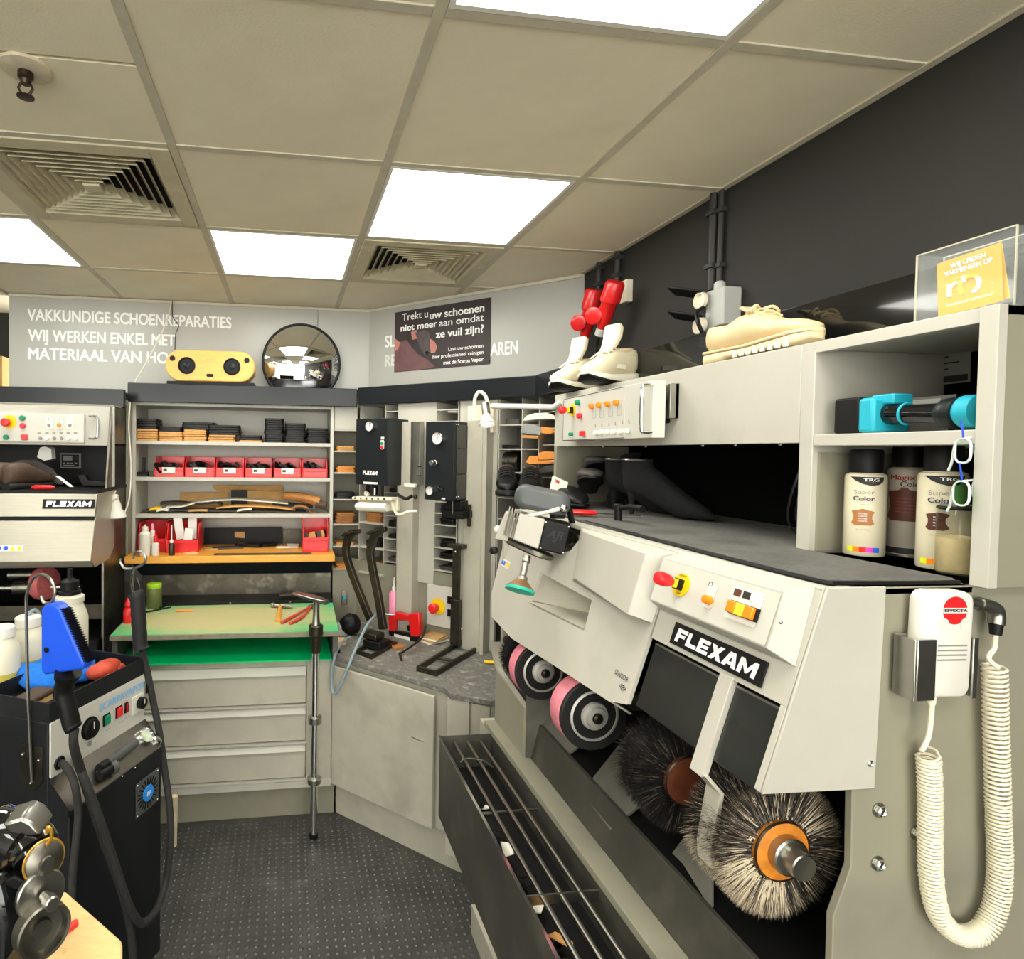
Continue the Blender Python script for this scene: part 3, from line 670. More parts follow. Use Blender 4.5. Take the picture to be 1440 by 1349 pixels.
# shafts
SX, SZ = .715, 1.04
RB('shaft', 'steel_dark', MB().cyl((SX, 1.575, SZ), (SX, 1.85, SZ), .014), 0)
RB('bearing_arm', 'paint_dark', MB().box((SX-.02, 1.342, SZ-.02), (.99, 1.362, SZ+.02)), .002)
RB('shaft', 'steel_dark', MB().cyl((.775, .80, 1.035), (.775, 1.20, 1.035), .014), 0)
def wheel(y, r, wd, px, back=False):
    w_ = RB('sanding_wheel', 'pink', MB().lathe([(r*.6, 0), (r*.985, 0), (r, .002), (r, wd), (r*.985, wd+.002)], (SX, y+.008, SZ), (0, 1, 0), 48), 0)
    MB().lathe([(r*.70, .004), (r*.985, .004), (r*.995, .0), (r*.995, -.010), (r*.96, -.013), (r*.66, -.012)], (SX, y+.012, SZ), (0, 1, 0), 48).build('rubber_rim', 'dark_rubber', w_, w=True)
    MB().lathe([(.72*r, .010), (.72*r, -.002), (.66*r, -.004), (.64*r, .006), (.42*r, .006), (.38*r, -.006), (.30*r, -.008), (.28*r, -.014), (.16*r, -.016), (.155*r, -.006), (.03*r, -.006)], (SX, y, SZ), (0, 1, 0), 48).build('hub', 'hub_steel', w_, w=True, smooth=25)
    MB().lathe([(.14*r, -.005), (.14*r, -.02), (.09*r, -.024), (.02*r, -.024)], (SX, y, SZ), (0, 1, 0), 20).build('nut', 'steel_dark', w_, w=True)
wheel(Z2 := 1.285, .083, .05, None); wheel(1.565, .081, .042, None)
# dark bristle wheel behind the first sanding wheel
bw2 = RB('bristle_wheel', 'black', MB().lathe([(.05, 0), (.062, .003), (.062, .028), (.05, .03)], (SX-.01, 1.665, SZ+.01), (0, 1, 0), 32), 0)
def bristles(c, r0, r1, y0, y1, n, mts, par, seed, wdt=.0008, jit=.006, face=True):
    rnd = random.Random(seed); mbs = [MB() for _ in mts]; c = V(c)
    for i in range(n):
        a = rnd.random()*2*math.pi; y = y0+(y1-y0)*(rnd.random()**(2.2 if face else 1)); m_ = rnd.random()
        k_ = 0
        acc = 0
        for q_, (nm, wgt) in enumerate(mts):
            acc += wgt(a) if callable(wgt) else wgt
            if m_ <= acc: k_ = q_; break
        else: k_ = len(mts)-1
        ra, rb_ = r0+rnd.random()*(r1-r0)*.55, r1-rnd.random()*jit*1.5; da = rnd.gauss(0, .035)
        d0 = V((math.cos(a), 0, math.sin(a))); d1 = V((math.cos(a+da), 0, math.sin(a+da))); tn = V((-math.sin(a), 0, math.cos(a)))
        p0, p1_ = c+d0*ra+V((0, y, 0)), c+d1*rb_+V((0, y+rnd.gauss(0, .003), 0))
        mbs[k_].add([p0-tn*wdt, p0+tn*wdt, p0+V((0, wdt*1.6, 0)), p1_], [(0, 1, 3), (1, 2, 3), (2, 0, 3)])
    for mb_, (nm, _) in zip(mbs, mts):
        if mb_.v: tag(mb_.build('bristles', nm, par, w=True, smooth=0), None, None, kind='stuff')
bristles((SX-.01, 0, SZ+.01), .05, .078, 1.665, 1.695, 1400, [('bristle_dark', .8), ('black', .2)], bw2, 3, .0008, .003, False)
def brush(cx_, cz_, y, wd, r, ring, seed, n, mts):
    core = RB('brush_wheel', 'black', MB().lathe([(r*.4, 0), (r*.80, .010), (r*.86, wd*.5), (r*.80, wd-.01), (r*.4, wd)], (cx_, y, cz_), (0, 1, 0), 40), 0)
    bristles((cx_, 0, cz_), r*.42, r, y-.004, y+wd, n, mts, core, seed)
    MB().lathe([(.046, .004), (.046, -.004), (.043, -.006), (.028, -.006)], (cx_, y-.004, cz_), (0, 1, 0), 40).build('flange', ring, core, w=True)
    MB().lathe([(.046, -.003), (.0475, -.006), (.046, -.009), (.044, -.006)], (cx_, y-.002, cz_), (0, 1, 0), 40).build('flange_rim', 'steel_dark', core, w=True)
    return core
lightw = lambda a: .60*max(0, math.sin(a+.9))*0+(.55 if 3.4 < (a % 6.283) < 4.9 else (.42 if (a % 6.283) < .9 else .12))
core = brush(.764, 1.04, .815, .085, .112, 'rust_orange', 11, 17000, [('bristle_light', lambda a: .55 if 3.3 < (a % 6.283) < 4.9 else (.40 if .15 < (a % 6.283) < 1.0 else .12)), ('bristle_mid', .34), ('bristle_dark', .5)])
MB().lathe([(.029, -.004), (.029, -.020), (.026, -.022), (.020, -.022), (.020, -.042), (.0185, -.044), (.002, -.0445)], (.766, .812, 1.040), (0, 1, 0), 32).build('hub', 'steel', core, w=True, smooth=25)
for a in (35, 150, 270):
    MB().cyl((.766+.024*math.cos(math.radians(a)), .790, 1.04+.024*math.sin(math.radians(a))), (.766+.024*math.cos(math.radians(a)), .795, 1.04+.024*math.sin(math.radians(a))), .0035, n=8).build('screw', 'chrome', core, w=True)
brush(.745, 1.045, 1.005, .085, .108, 'rust_brown', 12, 8000, [('bristle_mid', .10), ('bristle_dark', .6), ('black', .3)])
# dust trough with rods along the front
TX0, TX1, TZ0 = .484, .655, .755
tr_ = RB('dust_trough', 'trough_grey', MB().box((TX0, .62, .50), (TX0+.003, 1.80, TZ0)).box((TX1-.003, .62, .50), (TX1, 1.80, TZ0)).box((TX0+.003, .62, .50), (TX1-.003, 1.80, .505)).box((TX0, 1.797, .50), (TX1, 1.80, TZ0)), 0)
MB().box((TX0-.004, .62, TZ0), (TX0+.003, 1.80, TZ0+.002)).build('trough_lip', 'chrome', tr_, w=True)
for i, x in enumerate((.53, .572, .615)):
    MB().cyl((x, .66, TZ0-.02), (x, 1.795, TZ0-.02), .0055, n=10).build('rod', 'steel', tr_, w=True)
for y, z, h in ((1.44, TZ0-.026, .005), (1.135, TZ0-.012, .02)):
    MB().box((TX0+.003, y, z-h), (TX1-.003, y+.004, z)).build('cross_bar', 'steel', tr_, w=True)
MB().tube(spline([(.512, 1.665, TZ0-.016), (.53, 1.672, TZ0-.008), (.575, 1.66, TZ0-.008), (.598, 1.63, TZ0-.016)], 5), .003, 6).build('wire_clip', 'steel_dark', tr_, w=True)
RB('ledge', 'paint_shaded', MB().box((.650, .60, .752), (.705, 1.86, .770)), .001)
RB('base_plinth', 'paint_dirty', MB().box((.64, .3, 0), (1.30, 1.93, .10)), .002)
RB('base_leg', 'paint_dirty', MB().box((.655, 1.72, .1), (.72, 1.92, .75)), .002)
RB('base_body', 'paint_dark', MB().box((.74, .76, .1), (1.30, 1.86, .74)), .002)
RB('trough_bracket', 'paint_dirty', MB().loft([[(.50, 1.62, .50), (.655, 1.62, .50), (.655, 1.60, .50), (.50, 1.60, .50)], [(.60, 1.40, .3), (.655, 1.40, .3), (.655, 1.38, .3), (.60, 1.38, .3)]]), .001)
# second trough piece at the near end, with a rounded corner
RB('catch_tray', 'steel_dark', MB(Matrix.Translation((0, 0, .70))).prism([(.50, .70), (.52, .895), (.56, .905), (.66, .895), (.70, .86), (.74, .74), (.74, .60), (.50, .60)], .0, .075), .003)
# bolts on the side panel
for u, v, r in ((1220, 1072, .0055), (1237, 1140, .0085), (1290, 1172, .0085), (1235, 1215, .0085)):
    q_ = PX(u, v, y=YN-.002); bo = RB('bolt', 'steel', MB().lathe([(r*1.25, 0), (r*1.25, -.002)], (q_.x, YN, q_.z), (0, 1, 0), 20), 0)
    MB().lathe([(r, -.002), (r, -.007), (r*.6, -.009), (r*.5, -.007)], (q_.x, YN, q_.z), (0, 1, 0), 6).build('bolt_head', 'chrome', bo, .0006, w=True)
# scraps in the trough
rnd = random.Random(5)
for i in range(26):
    y = .95+rnd.random()*.65; x = .50+rnd.random()*.05; s_ = .012+rnd.random()*.02
    m_ = Matrix.Translation((x, y, .66+rnd.random()*.03)) @ Matrix.Rotation(rnd.random()*6, 4, 'Z') @ Matrix.Rotation(rnd.gauss(0, .5), 4, 'X')
    mt_ = 'leather_black' if i % 6 else ('tan' if i % 12 else 'felt')
    mb = MB(m_); mb.loft([[(-s_, -s_*.5, 0), (s_, -s_*.3, 0), (s_*.6, s_*.5, 0), (-s_*.8, s_*.4, 0)], [(-s_, -s_*.5, .002), (s_, -s_*.3, .002), (s_*.6, s_*.5, .002), (-s_*.8, s_*.4, .002)]])
    solo(mb, 'leather_scrap', mt_, 'black leather offcut lying in the dust trough under the rods' if mt_ == 'leather_black' else ('tan leather offcut in the dust trough' if mt_ == 'tan' else 'pale scrap in the dust trough among black offcuts'), 'scrap', group='offcuts in the dust trough')
solo(MB(Matrix.Translation((.505, .99, .70)) @ Matrix.Rotation(.5, 4, 'Z')).prism([(-.01, -.03), (.008, -.028), (.012, .0), (.002, .035), (-.006, .01)], 0, .003), 'paper_scrap', 'paper', 'white torn paper scrap lying in the dust trough', 'scrap')
RB('trough_bed', 'black', MB().box((TX0+.003, .63, .60), (TX1-.003, 1.79, .655)), 0, tr_)
# ================================================================== LETTERS OF THE MAKER'S BADGE
def flexam(mt, fr, wd, h, parent, name='lettering', slant=.12):
    """heavy slanted block letters; fr: matrix at the centre"""
    L = {'F': [[(0,0),(.3,0),(.3,1),(0,1)],[(.3,.72),(.9,.72),(.9,1),(.3,1)],[(.3,.36),(.78,.36),(.78,.60),(.3,.60)]],
         'L': [[(0,0),(.3,0),(.3,1),(0,1)],[(.3,0),(.88,0),(.88,.28),(.3,.28)]],
         'E': [[(0,0),(.3,0),(.3,1),(0,1)],[(.3,.74),(.9,.74),(.9,1),(.3,1)],[(.3,.38),(.84,.38),(.84,.62),(.3,.62)],[(.3,0),(.9,0),(.9,.26),(.3,.26)]],
         'X': [[(0,0),(.34,0),(.5,.24),(.66,0),(1,0),(.69,.5),(1,1),(.66,1),(.5,.76),(.34,1),(0,1),(.31,.5)]],
         'A': [[(0,0),(.32,0),(.58,.72),(.58,1),(.36,1)],[(.58,1),(.58,.72),(.76,0),(1.08,0),(.78,1)],[(.34,.16),(.76,.16),(.70,.38),(.40,.38)]],
         'M': [[(0,0),(.28,0),(.28,1),(0,1)],[(.28,1),(.28,.56),(.56,.12),(.68,.12),(.62,.46)],[(.96,1),(.62,.46),(.56,.12),(.68,.12),(.96,.56)],[(.96,0),(1.24,0),(1.24,1),(.96,1)]]}
    adv = {'F': .98, 'L': .96, 'E': 1.0, 'X': 1.04, 'A': 1.14, 'M': 1.24}
    tot = sum(adv[c] for c in 'FLEXAM'); s = wd/tot; x = -wd/2; mb = MB(fr)
    for c in 'FLEXAM':
        for poly in L[c]:
            P = [(x+px_*s+(py_-.5)*h*slant, (py_-.5)*h) for px_, py_ in poly]; n = len(P)
            ar = sum(P[i][0]*P[(i+1) % n][1]-P[(i+1) % n][0]*P[i][1] for i in range(n))
            if ar < 0: P = P[::-1]
            mb.add([(a, b, .0005) for a, b in P], [tuple(range(n))])
        x += adv[c]*s
    return mb.build(name, mt, parent, smooth=0, w=True)
flexam('letter_white', fr_badge, .186, .0245, bd)
# ================================================================== SHELF CABINET (middle)
sc = thing('shelf_cabinet', 'grey open shelf cabinet with dark crown between the finishing machine and the corner', 'cabinet', (-.27, 3.3, 1.08))
def SB(name, mt, mb, bevel=.001, parent=sc): return mb.build(name, mt, parent, bevel, w=True)
CF = 3.18
SHZ = (1.690, 1.503, 1.311)
SB('side_panel', 'paint', MB().box((-.792, CF, 1.085), (-.776, 3.47, 1.89)))
SB('side_panel', 'paint', MB().box((.226, CF, 1.085), (.243, 3.47, 1.89)))
SB('back_panel', 'paint', MB().box((-.776, 3.455, 1.085), (.226, 3.465, 1.88)))
for z in SHZ: SB('shelf', 'paint', MB().box((-.776, CF+.001, z-.019), (.226, 3.455, z)))
SB('top_board', 'paint', MB().box((-.776, CF+.001, 1.872), (.226, 3.455, 1.89)))
SB('crown', 'fascia', MB().box((-.806, 3.14, 1.886), (.362, 3.165, 1.982)).box((-.806, 3.165, 1.96), (.362, 3.31, 1.978)), .003)
SB('crown_shelf', 'fascia', MB().box((-.80, 3.31, 1.905), (.362, 3.47, 1.918)))
SB('filler_strip', 'paint_shaded', MB().box((-.806, 3.11, 1.09), (-.794, 3.47, 1.885)))
wbz = 1.118
wbd = SB('wooden_top', 'wood', MB().box((-.79, 3.02, wbz-.036), (.245, 3.455, wbz)), .004)
SB('under_panel', 'fascia', MB().loft([[(-.76, 3.05, 1.08), (.235, 3.05, 1.08), (.235, 3.06, 1.08), (-.76, 3.06, 1.08)], [(-.73, 3.12, 1.005), (.235, 3.12, 1.005), (.235, 3.13, 1.005), (-.73, 3.13, 1.005)]]))
# ================================================================== WORKBENCH
wbn = thing('workbench', 'grey workbench with green mat top and three drawers under the shelf cabinet', 'workbench', (-.25, 2.8, 0))
def BB(name, mt, mb, bevel=.0015, parent=wbn): return mb.build(name, mt, parent, bevel, w=True)
BZ = .87
BB('bench_top', 'board_edge', MB().prism([(-.728, 2.565), (.229, 2.545), (.238, 3.20), (-.74, 3.20)], BZ-.024, BZ-.003))
gm = BB('cutting_mat', 'green_worn', MB().prism([(-.726, 2.568), (.227, 2.548), (.236, 3.03), (-.72, 3.03)], BZ-.003, BZ))
BB('rear_ledge', 'black', MB().box((-.74, 3.035, BZ-.003), (.238, 3.20, BZ+.012)))
for x in (-.62, -.28, .02, .19): BB('ledge_bolt', 'steel', MB().ball((x, 3.035, BZ+.006), .005, 8, 5), 0)
BB('splashback', 'splash', MB().box((-.745, 3.20, .84), (.238, 3.21, 1.004)))
BB('lower_tray', 'green_low', MB().loft([[(-.70, 2.60, .728), (.20, 2.585, .728), (.20, 2.585, .734), (-.70, 2.60, .734)], [(-.70, 2.72, .740), (.20, 2.72, .740), (.20, 2.72, .746), (-.70, 2.72, .746)], [(-.70, 3.1, .742), (.20, 3.1, .742), (.20, 3.1, .748), (-.70, 3.1, .748)]]), 0)
BB('bench_cheek', 'paint_dark', MB().box((.205, 2.60, .72), (.228, 3.1, .846)))
BB('bench_cheek', 'paint_dark', MB().box((-.728, 2.60, .72), (-.705, 3.1, .846)))
BB('bench_back', 'black', MB().box((-.70, 3.1, .72), (.2, 3.11, .846)), 0)
BB('drawer_frame', 'paint_dirty', MB().box((-.73, 2.64, .14), (.205, 3.40, .718)))
BB('frame_stile', 'paint_dirty', MB().box((.094, 2.618, .165), (.205, 2.64, .718)))
BB('bottom_rail', 'paint', MB().box((-.72, 2.612, .150), (.205, 2.64, .182)))
BB('kick_plate', 'paint_shaded', MB().box((-.73, 2.66, 0), (.225, 2.68, .15)))
for z0, z1 in ((.530, .690), (.362, .517), (.196, .350)):
    d = BB('drawer', 'paint_dirty', MB().box((-.70, 2.618, z0), (.090, 2.64, z1-.026)))
    MB().loft([[(-.70, 2.600, z1-.030), (-.70, 2.640, z1-.030), (-.70, 2.640, z1), (-.70, 2.630, z1)], [(.090, 2.600, z1-.030), (.090, 2.640, z1-.030), (.090, 2.640, z1), (.090, 2.630, z1)]]).build('drawer_lip', 'panel_white', d, .001, w=True)
    MB().box((-.70, 2.606, z0-.010), (.094, 2.64, z0-.004)).build('drawer_rail', 'paint', d, w=True)
# ================================================================== SHOE ANVIL ON A POST
ap = V((.125, 2.493, 0)); az = lambda v: PX(441, v, y=2.493).z
an = thing('shoe_anvil', 'steel cobbler anvil on a tall post standing before the drawers', 'anvil', ap)
MB().lathe([(.017, 0), (.019, .004), (.019, .02), (.0165, .022)], (0, 0, 0), (0, 0, 1), 24).build('foot', 'black', an)
MB().cyl((0, 0, .02), (0, 0, az(915)), .0165, n=24).build('post', 'chrome', an)
for v0, v1 in ((1102, 1092), (1018, 1006)):
    MB().lathe([(.018, az(v0)), (.029, az(v0)+.004), (.030, az(v1)-.006), (.018, az(v1))], (0, 0, 0), (0, 0, 1), 28).build('collar_ring', 'steel', an)
MB().lathe([(.019, az(918)), (.021, az(916)), (.024, az(895)), (.030, az(893)), (.031, az(880)), (.024, az(878))], (0, 0, 0), (0, 0, 1), 28).build('socket', 'steel_dark', an)
MB().lathe([(.020, az(880)), (.015, az(870)), (.013, az(848)), (.016, az(842))], (0, 0, 0), (0, 0, 1), 20).build('neck', 'steel', an)
zt_ = az(842); hd = MB(); L = []
for t, wd_, zz, th in ((-.105, .008, .022, .008), (-.085, .022, .020, .010), (-.03, .030, .012, .014), (.02, .026, .002, .02), (.045, .018, -.004, .018), (.055, .008, -.006, .012)):
    c = V((t*.95, t*-.3, zt_+zz)); sd = V((.3, .95, 0)).normalized()
    L.append([c-sd*wd_, c+sd*wd_, c+sd*wd_*.8-V((0, 0, th)), c-sd*wd_*.8-V((0, 0, th))])
hd.loft(L).build('anvil_head', 'steel', an, .003)

# ================================================================== LEFT FINISHING MACHINE
lm = thing('finishing_machine', 'second grey shoe finishing machine at the left against the back wall', 'machine', (-1.35, 3.0, 0))
def LB(name, mt, mb, bevel=.0015, parent=lm, smooth=35): return mb.build(name, mt, parent, bevel, smooth, w=True)
LX, LE = -1.95, -.80
LB('crown', 'fascia', MB().box((LX, 3.0, 1.845), (-.786, 3.03, 1.934)).box((LX, 3.03, 1.915), (-.81, 3.45, 1.93)), .003)
LB('upper_panel', 'paint', MB().box((LX, 2.88, 1.660), (LE+.002, 2.895, 1.842)))
LB('upper_top', 'paint_shaded', MB().box((LX, 2.88, 1.842), (LE+.002, 3.0, 1.85)))
LB('recess_post', 'paint', MB().box((LE-.012, 2.88, 1.47), (LE+.002, 2.895, 1.662)))
LB('recess_back', 'black', MB().box((LX, 3.22, 1.47), (LE-.01, 3.23, 1.66)), 0)
LB('recess_side', 'black', MB().box((LE-.012, 2.895, 1.47), (LE-.006, 3.22, 1.66)), 0)
LB('recess_top', 'black_matt', MB().box((LX, 2.895, 1.66), (LE-.006, 3.22, 1.67)), 0)
LB('counter', 'black', MB().box((LX, 2.632, 1.455), (LE+.002, 3.22, 1.468)), .002)
def lsl(x, z, off=0): return V((x, 2.634-.318*(1.467-z)-off, z))
def lslab(x0, x1, z0, z1, off=0, th=.01):
    a = [lsl(x0, z0, off), lsl(x1, z0, off), lsl(x1, z1, off), lsl(x0, z1, off)]; return MB().loft([a, [q+V((0, th, 0)) for q in a]])
HE = -.795
LB('hood_front', 'brushed', lslab(LX, HE, 1.362, 1.455, .006), .003)
LB('hood_gap', 'black', lslab(LX, HE-.003, 1.340, 1.366, -.012), 0)
LB('hood_flap', 'brushed', lslab(LX, HE+.002, 1.185, 1.346, .004), .003)
LB('hood_lip', 'paint_dirty', MB().loft([[lsl(LX, 1.187, .004), lsl(HE+.002, 1.187, .004), lsl(HE+.002, 1.187, -.006), lsl(LX, 1.187, -.006)], [V((LX, 2.60, 1.150)), V((HE-.01, 2.60, 1.150)), V((HE-.01, 2.61, 1.150)), V((LX, 2.61, 1.150))]]), .001)
YZ = lambda x: Matrix(((0, 0, 1, x), (1, 0, 0, 0), (0, 1, 0, 0), (0, 0, 0, 1)))       # prism poly (y,z) at x
LB('hood_cheek', 'brushed', MB(YZ(HE-.004)).prism([(2.640, 1.455), (2.55, 1.187), (2.60, 1.15), (2.80, 1.15), (2.88, 1.20), (2.88, 1.455)], 0, .004), 0)
LB('side_panel', 'steel_dirty', MB(YZ(HE-.012)).prism([(2.76, 0), (2.76, 1.15), (2.80, 1.45), (2.88, 1.845), (3.10, 1.845), (3.10, 0)], -.01, 0), .001)
LB('back_plate', 'black_matt', MB().box((LX, 3.1, 0), (HE-.03, 3.12, 1.45)), 0)
LB('base_body', 'black', MB().box((LX, 2.72, 0), (HE-.03, 3.1, .80)), .002)
LB('cross_tube', 'steel_dark', MB().box((LX, 2.85, .86), (HE-.03, 2.9, .93)), .002)
# shaft, sanding drum
ps = PX(0, 827, y=2.74); LB('shaft', 'steel', MB().cyl((LX, 2.74, ps.z), (-.9, 2.74, ps.z), .012), 0)
a, b = PX(18, 827, y=2.74), PX(50, 827, y=2.74); LB('chuck', 'steel_dirty', MB().lathe([(.018, 0), (.027, .004), (.027, b.x-a.x-.004), (.02, b.x-a.x)], (a.x, 2.74, ps.z), (1, 0, 0), 24), 0)
p_ = PX(10, 810, y=2.76); LB('chuck', 'steel_dirty', MB().cyl((p_.x, 2.78, p_.z), (p_.x+.12, 2.78, p_.z), .02, n=20), 0)
w_ = LB('sanding_wheel', 'sand_red', MB().lathe([(.05, 0), (.068, .002), (.072, .01), (.072, .04), (.068, .048), (.05, .05)], (PX(56, 825, y=2.74).x, 2.74, ps.z+.02), (.92, -.38, 0), 40), 0)
# control panel
c0, c1, c2, c3 = PX(-40, 581, y=2.868), PX(118, 582, y=2.868), PX(118, 622, y=2.868), PX(-40, 622, y=2.868)
fl_, w2, h2 = quadframe(c0, c1, c2, c3); fl_ = frame(fl_.translation, (1, 0, 0), (0, 0, 1))
lc = MB(fl_).box((-w2/2, -h2/2, -.03), (w2/2, h2/2, 0)).build('switch_box', 'panel_white', lm, .002, w=True)
plate(fl_, w2-.012, h2-.012, 'panel_white', 'front_plate', lc, .001)
def lp(u, v): return frame(PX(u, v, y=2.867), (1, 0, 0), (0, 0, 1))
def lbut(u, v, r, mt, h=.012, sq=False, name='push_button'):
    if sq: return plate(lp(u, v), 2*r, 2*r, mt, name, lc, h, .001)
    mb = MB(lp(u, v)); mb.lathe([(r, 0), (r, h*.8), (r*.85, h), (r*.3, h*1.02)], (0, 0, 0), (0, 0, 1), 18); return mb.build(name, mt, lc, w=True)
disc(lp(13.5, 593.5), .031, 'yellow', 'warning_disc', lc, .001)
mb = MB(lp(11.5, 594.5)); mb.lathe([(.010, 0), (.012, .016), (.0185, .02), (.0185, .034), (.015, .038), (.004, .039)], (0, 0, 0), (0, 0, 1), 24); mb.build('emergency_button', 'red_btn', lc, w=True)
lbut(32, 588, .012, 'green_btn'); lbut(32.5, 599, .012, 'red_btn'); lbut(9, 615, .0115, 'green_btn'); lbut(35, 615, .012, 'red_btn', .012, True)
mb2 = []
for u in (69, 83.5, 98.5):
    mb = MB(lp(u, 595)); mb.loft([[(x, y, .001) for x, y in rrect(.030, .052, .005)], [(x, y, .0018) for x, y in rrect(.030, .052, .005)]]); mb.build('button_plate', 'white_plastic', lc, w=True)
    text('I', 'print_dark', lp(u, 590) @ Matrix.Translation((0, 0, .0018)), .012, lc)
lbut(69, 598, .007, 'print_grey', .006); lbut(83.5, 598, .0095, 'orange', .010, name='orange_button'); lbut(98.5, 598, .007, 'print_grey', .006)
for i, u in enumerate((57, 66.5, 76.5, 87, 96.5, 107)):
    lbut(u, 616.5, .0095 if i in (1, 4, 5) else .007, 'white_btn' if i in (1, 4, 5) else 'print_grey', .008, name='white_button')
mb = MB(lp(0, 0))
for u in (55, 66, 76, 86, 96, 106):
    q = PX(u, 609, y=2.867); plate(frame(q, (1, 0, 0), (0, 0, 1)), .014, .006, 'print_grey', 'printed_symbol', lc, .0015)
handle(frame(PX(125, 601, y=2.868), (1, 0, 0), (0, 0, 1)) @ Matrix.Rotation(math.radians(90), 4, 'Y'), .10, .036, .0055, 'chrome', lc)
# badge, warning stickers
fb2 = frame(PX(97, 709, pl=((0, 1, -.318), lsl(0, 1.42, .0065)) if False else None, y=2.612), (1, 0, 0), (0, .318, 1))
pb_ = PX(97, 709, pl=(V((0, 1, -.318)), lsl(0, 1.42, .0075))); fb2 = frame(pb_, (1, 0, 0), (0, .318, 1))
b2 = plate(fb2, .205, .040, 'black', 'badge', lm, .002, .0006); flexam('letter_white', fb2 @ Matrix.Translation((0, 0, .002)), .178, .024, b2)
ps_ = PX(13, 771, pl=(V((0, 1, -.318)), lsl(0, 1.26, .0055))); f3 = frame(ps_, (1, 0, 0), (0, .318, 1))
st = plate(f3, .105, .026, 'paper', 'warning_sticker', lm, .0006)
for i, m_ in enumerate(('blue', 'blue', 'yellow', 'yellow')):
    if i < 2: disc(f3 @ Matrix.Translation((-.039+i*.026, 0, .0006)), .009, m_, 'pictogram', st, .0003)
    else:
        mb = MB(f3 @ Matrix.Translation((-.039+i*.026, -.002, .0006))); mb.prism([(-.011, -.008), (.011, -.008), (0, .011)], 0, .0003); mb.build('pictogram', m_, st, w=True)

# ================================================================== CORNER: base cabinet, presses, pigeonholes
cc = thing('corner_cabinet', 'grey corner base cabinet with a door and speckled worktop under the presses', 'cabinet', (.75, 2.7, 0))
def KB(name, mt, mb, bevel=.0015, parent=cc): return mb.build(name, mt, parent, bevel, w=True)
KZ = .735
foot = [(.235, 2.655), (.614, 2.276), (.66, 2.23), (.753, 2.14), (RX-.004, 2.14), (RX-.004, 2.59), (.462, 3.47), (.25, 3.47)]
KB('body', 'paint_dirty', MB().prism([(.200, 2.668), (.628, 2.240), (.635, 2.19), (.76, 2.11), (RX-.004, 2.11), (RX-.004, 2.59), (.462, 3.47), (.25, 3.47), (.25, 2.70)], .15, KZ-.022))
KB('worktop', 'counter', MB().prism([(.190, 2.645), (.614, 2.222), (.620, 2.168), (.755, 2.088), (RX-.004, 2.088), (RX-.004, 2.59), (.462, 3.47), (.25, 3.47), (.245, 2.66)], KZ-.022, KZ), .002)
KB('kick_plate', 'paint_dirty', MB().prism([(.232, 2.66), (.665, 2.235), (.78, 2.14), (1.2, 2.14), (1.2, 2.5), (.4, 3.3), (.25, 3.3)], 0, .15))
dm = frame((0, 2.846, 0), (1, -1, 0), (0, 0, 1))              # x along the diagonal front, y up, z towards the room
d0, d1 = PX(469, 1000, k=2.846), PX(614, 1000, k=2.846); xa, xb = d0.x*math.sqrt(2), d1.x*math.sqrt(2)
dr = KB('door', 'paint_dirty', MB(dm).box((xa+.01, .165, .010), (xb, .695, .024)), .002)
hp = PX(590, 1037, k=2.83); 
MB(frame(hp, (1, -1, 0), (0, 0, 1))).box((-.028, -.006, 0), (.028, .010, .006)).box((-.028, -.006, .0), (.028, -.001, .014)).build('door_handle', 'steel', dr, .0015, w=True)
for v in (935, 1095):
    h_ = PX(463, v, k=2.84); MB(frame(h_, (1, -1, 0), (0, 0, 1))).box((-.004, -.025, 0), (.004, .025, .008)).build('hinge', 'steel', dr, .001, w=True)
a, b = V((.632, 2.19, 0)), V((.76, 2.11, 0)); fm = frame(a, b-a, (0, 0, 1)); ln = (b-a).length
KB('corner_post', 'paint_dirty', MB(fm).box((-.012, .10, .0), (.075, KZ-.022, .014)), .002)
KB('side_strip', 'paint_dirty', MB(fm).box((.082, .10, -.006), (ln, KZ-.03, .008)), .002)

# pigeonhole shelving on the diagonal wall
pg = thing('pigeonhole_shelving', 'grey metal pigeonhole shelving with dark crown behind the two presses', 'shelving', (.8, 3.0, KZ))
def GB(name, mt, mb, bevel=.0008, parent=pg): return mb.build(name, mt, parent, bevel, w=True)
KF = 3.55
gm_ = frame((0, KF, 0), (1, -1, 0), (0, 0, 1))
def gx(u, k=KF): return PX(u, 650, k=k).x*math.sqrt(2)
def gz(u, v, k=KF): return PX(u, v, k=k).z
R2 = math.sqrt(2)
A_, B_ = V((.364, 3.14, 0)), V((1.056, 2.448, 0))
fcm = frame(A_, B_-A_, (0, 0, 1)); fl = (B_-A_).length
GB('crown', 'fascia', MB(fcm).box((0, 1.898, -.03), (fl, 1.988, 0)), .003)
GB('crown', 'fascia', MB().box((1.056, 2.14, 1.898), (1.086, 2.448, 1.990)), .003)
GB('crown_top', 'fascia', MB().prism([(.364, 3.15), (1.06, 2.455), (1.07, 2.15), (RX-.004, 2.15), (RX-.004, 2.59), (.462, 3.47), (.364, 3.47)], 1.968, 1.98), 0)
cols = [(505, 541), (541, 569)]
dep = -.20
def upright(u, m='paint', w_=.004, z0=1.06, z1=1.895, d=dep): return GB('upright', m, MB(gm_).box((gx(u)-w_/2, z0, d), (gx(u)+w_/2, z1, 0)))
def gshelf(u0, u1, v, m='paint', th=.006, d=dep, z=None):
    z = gz((u0+u1)/2, v) if z is None else z
    GB('shelf', m, MB(gm_).box((gx(u0), z-th, d), (gx(u1), z, 0)))
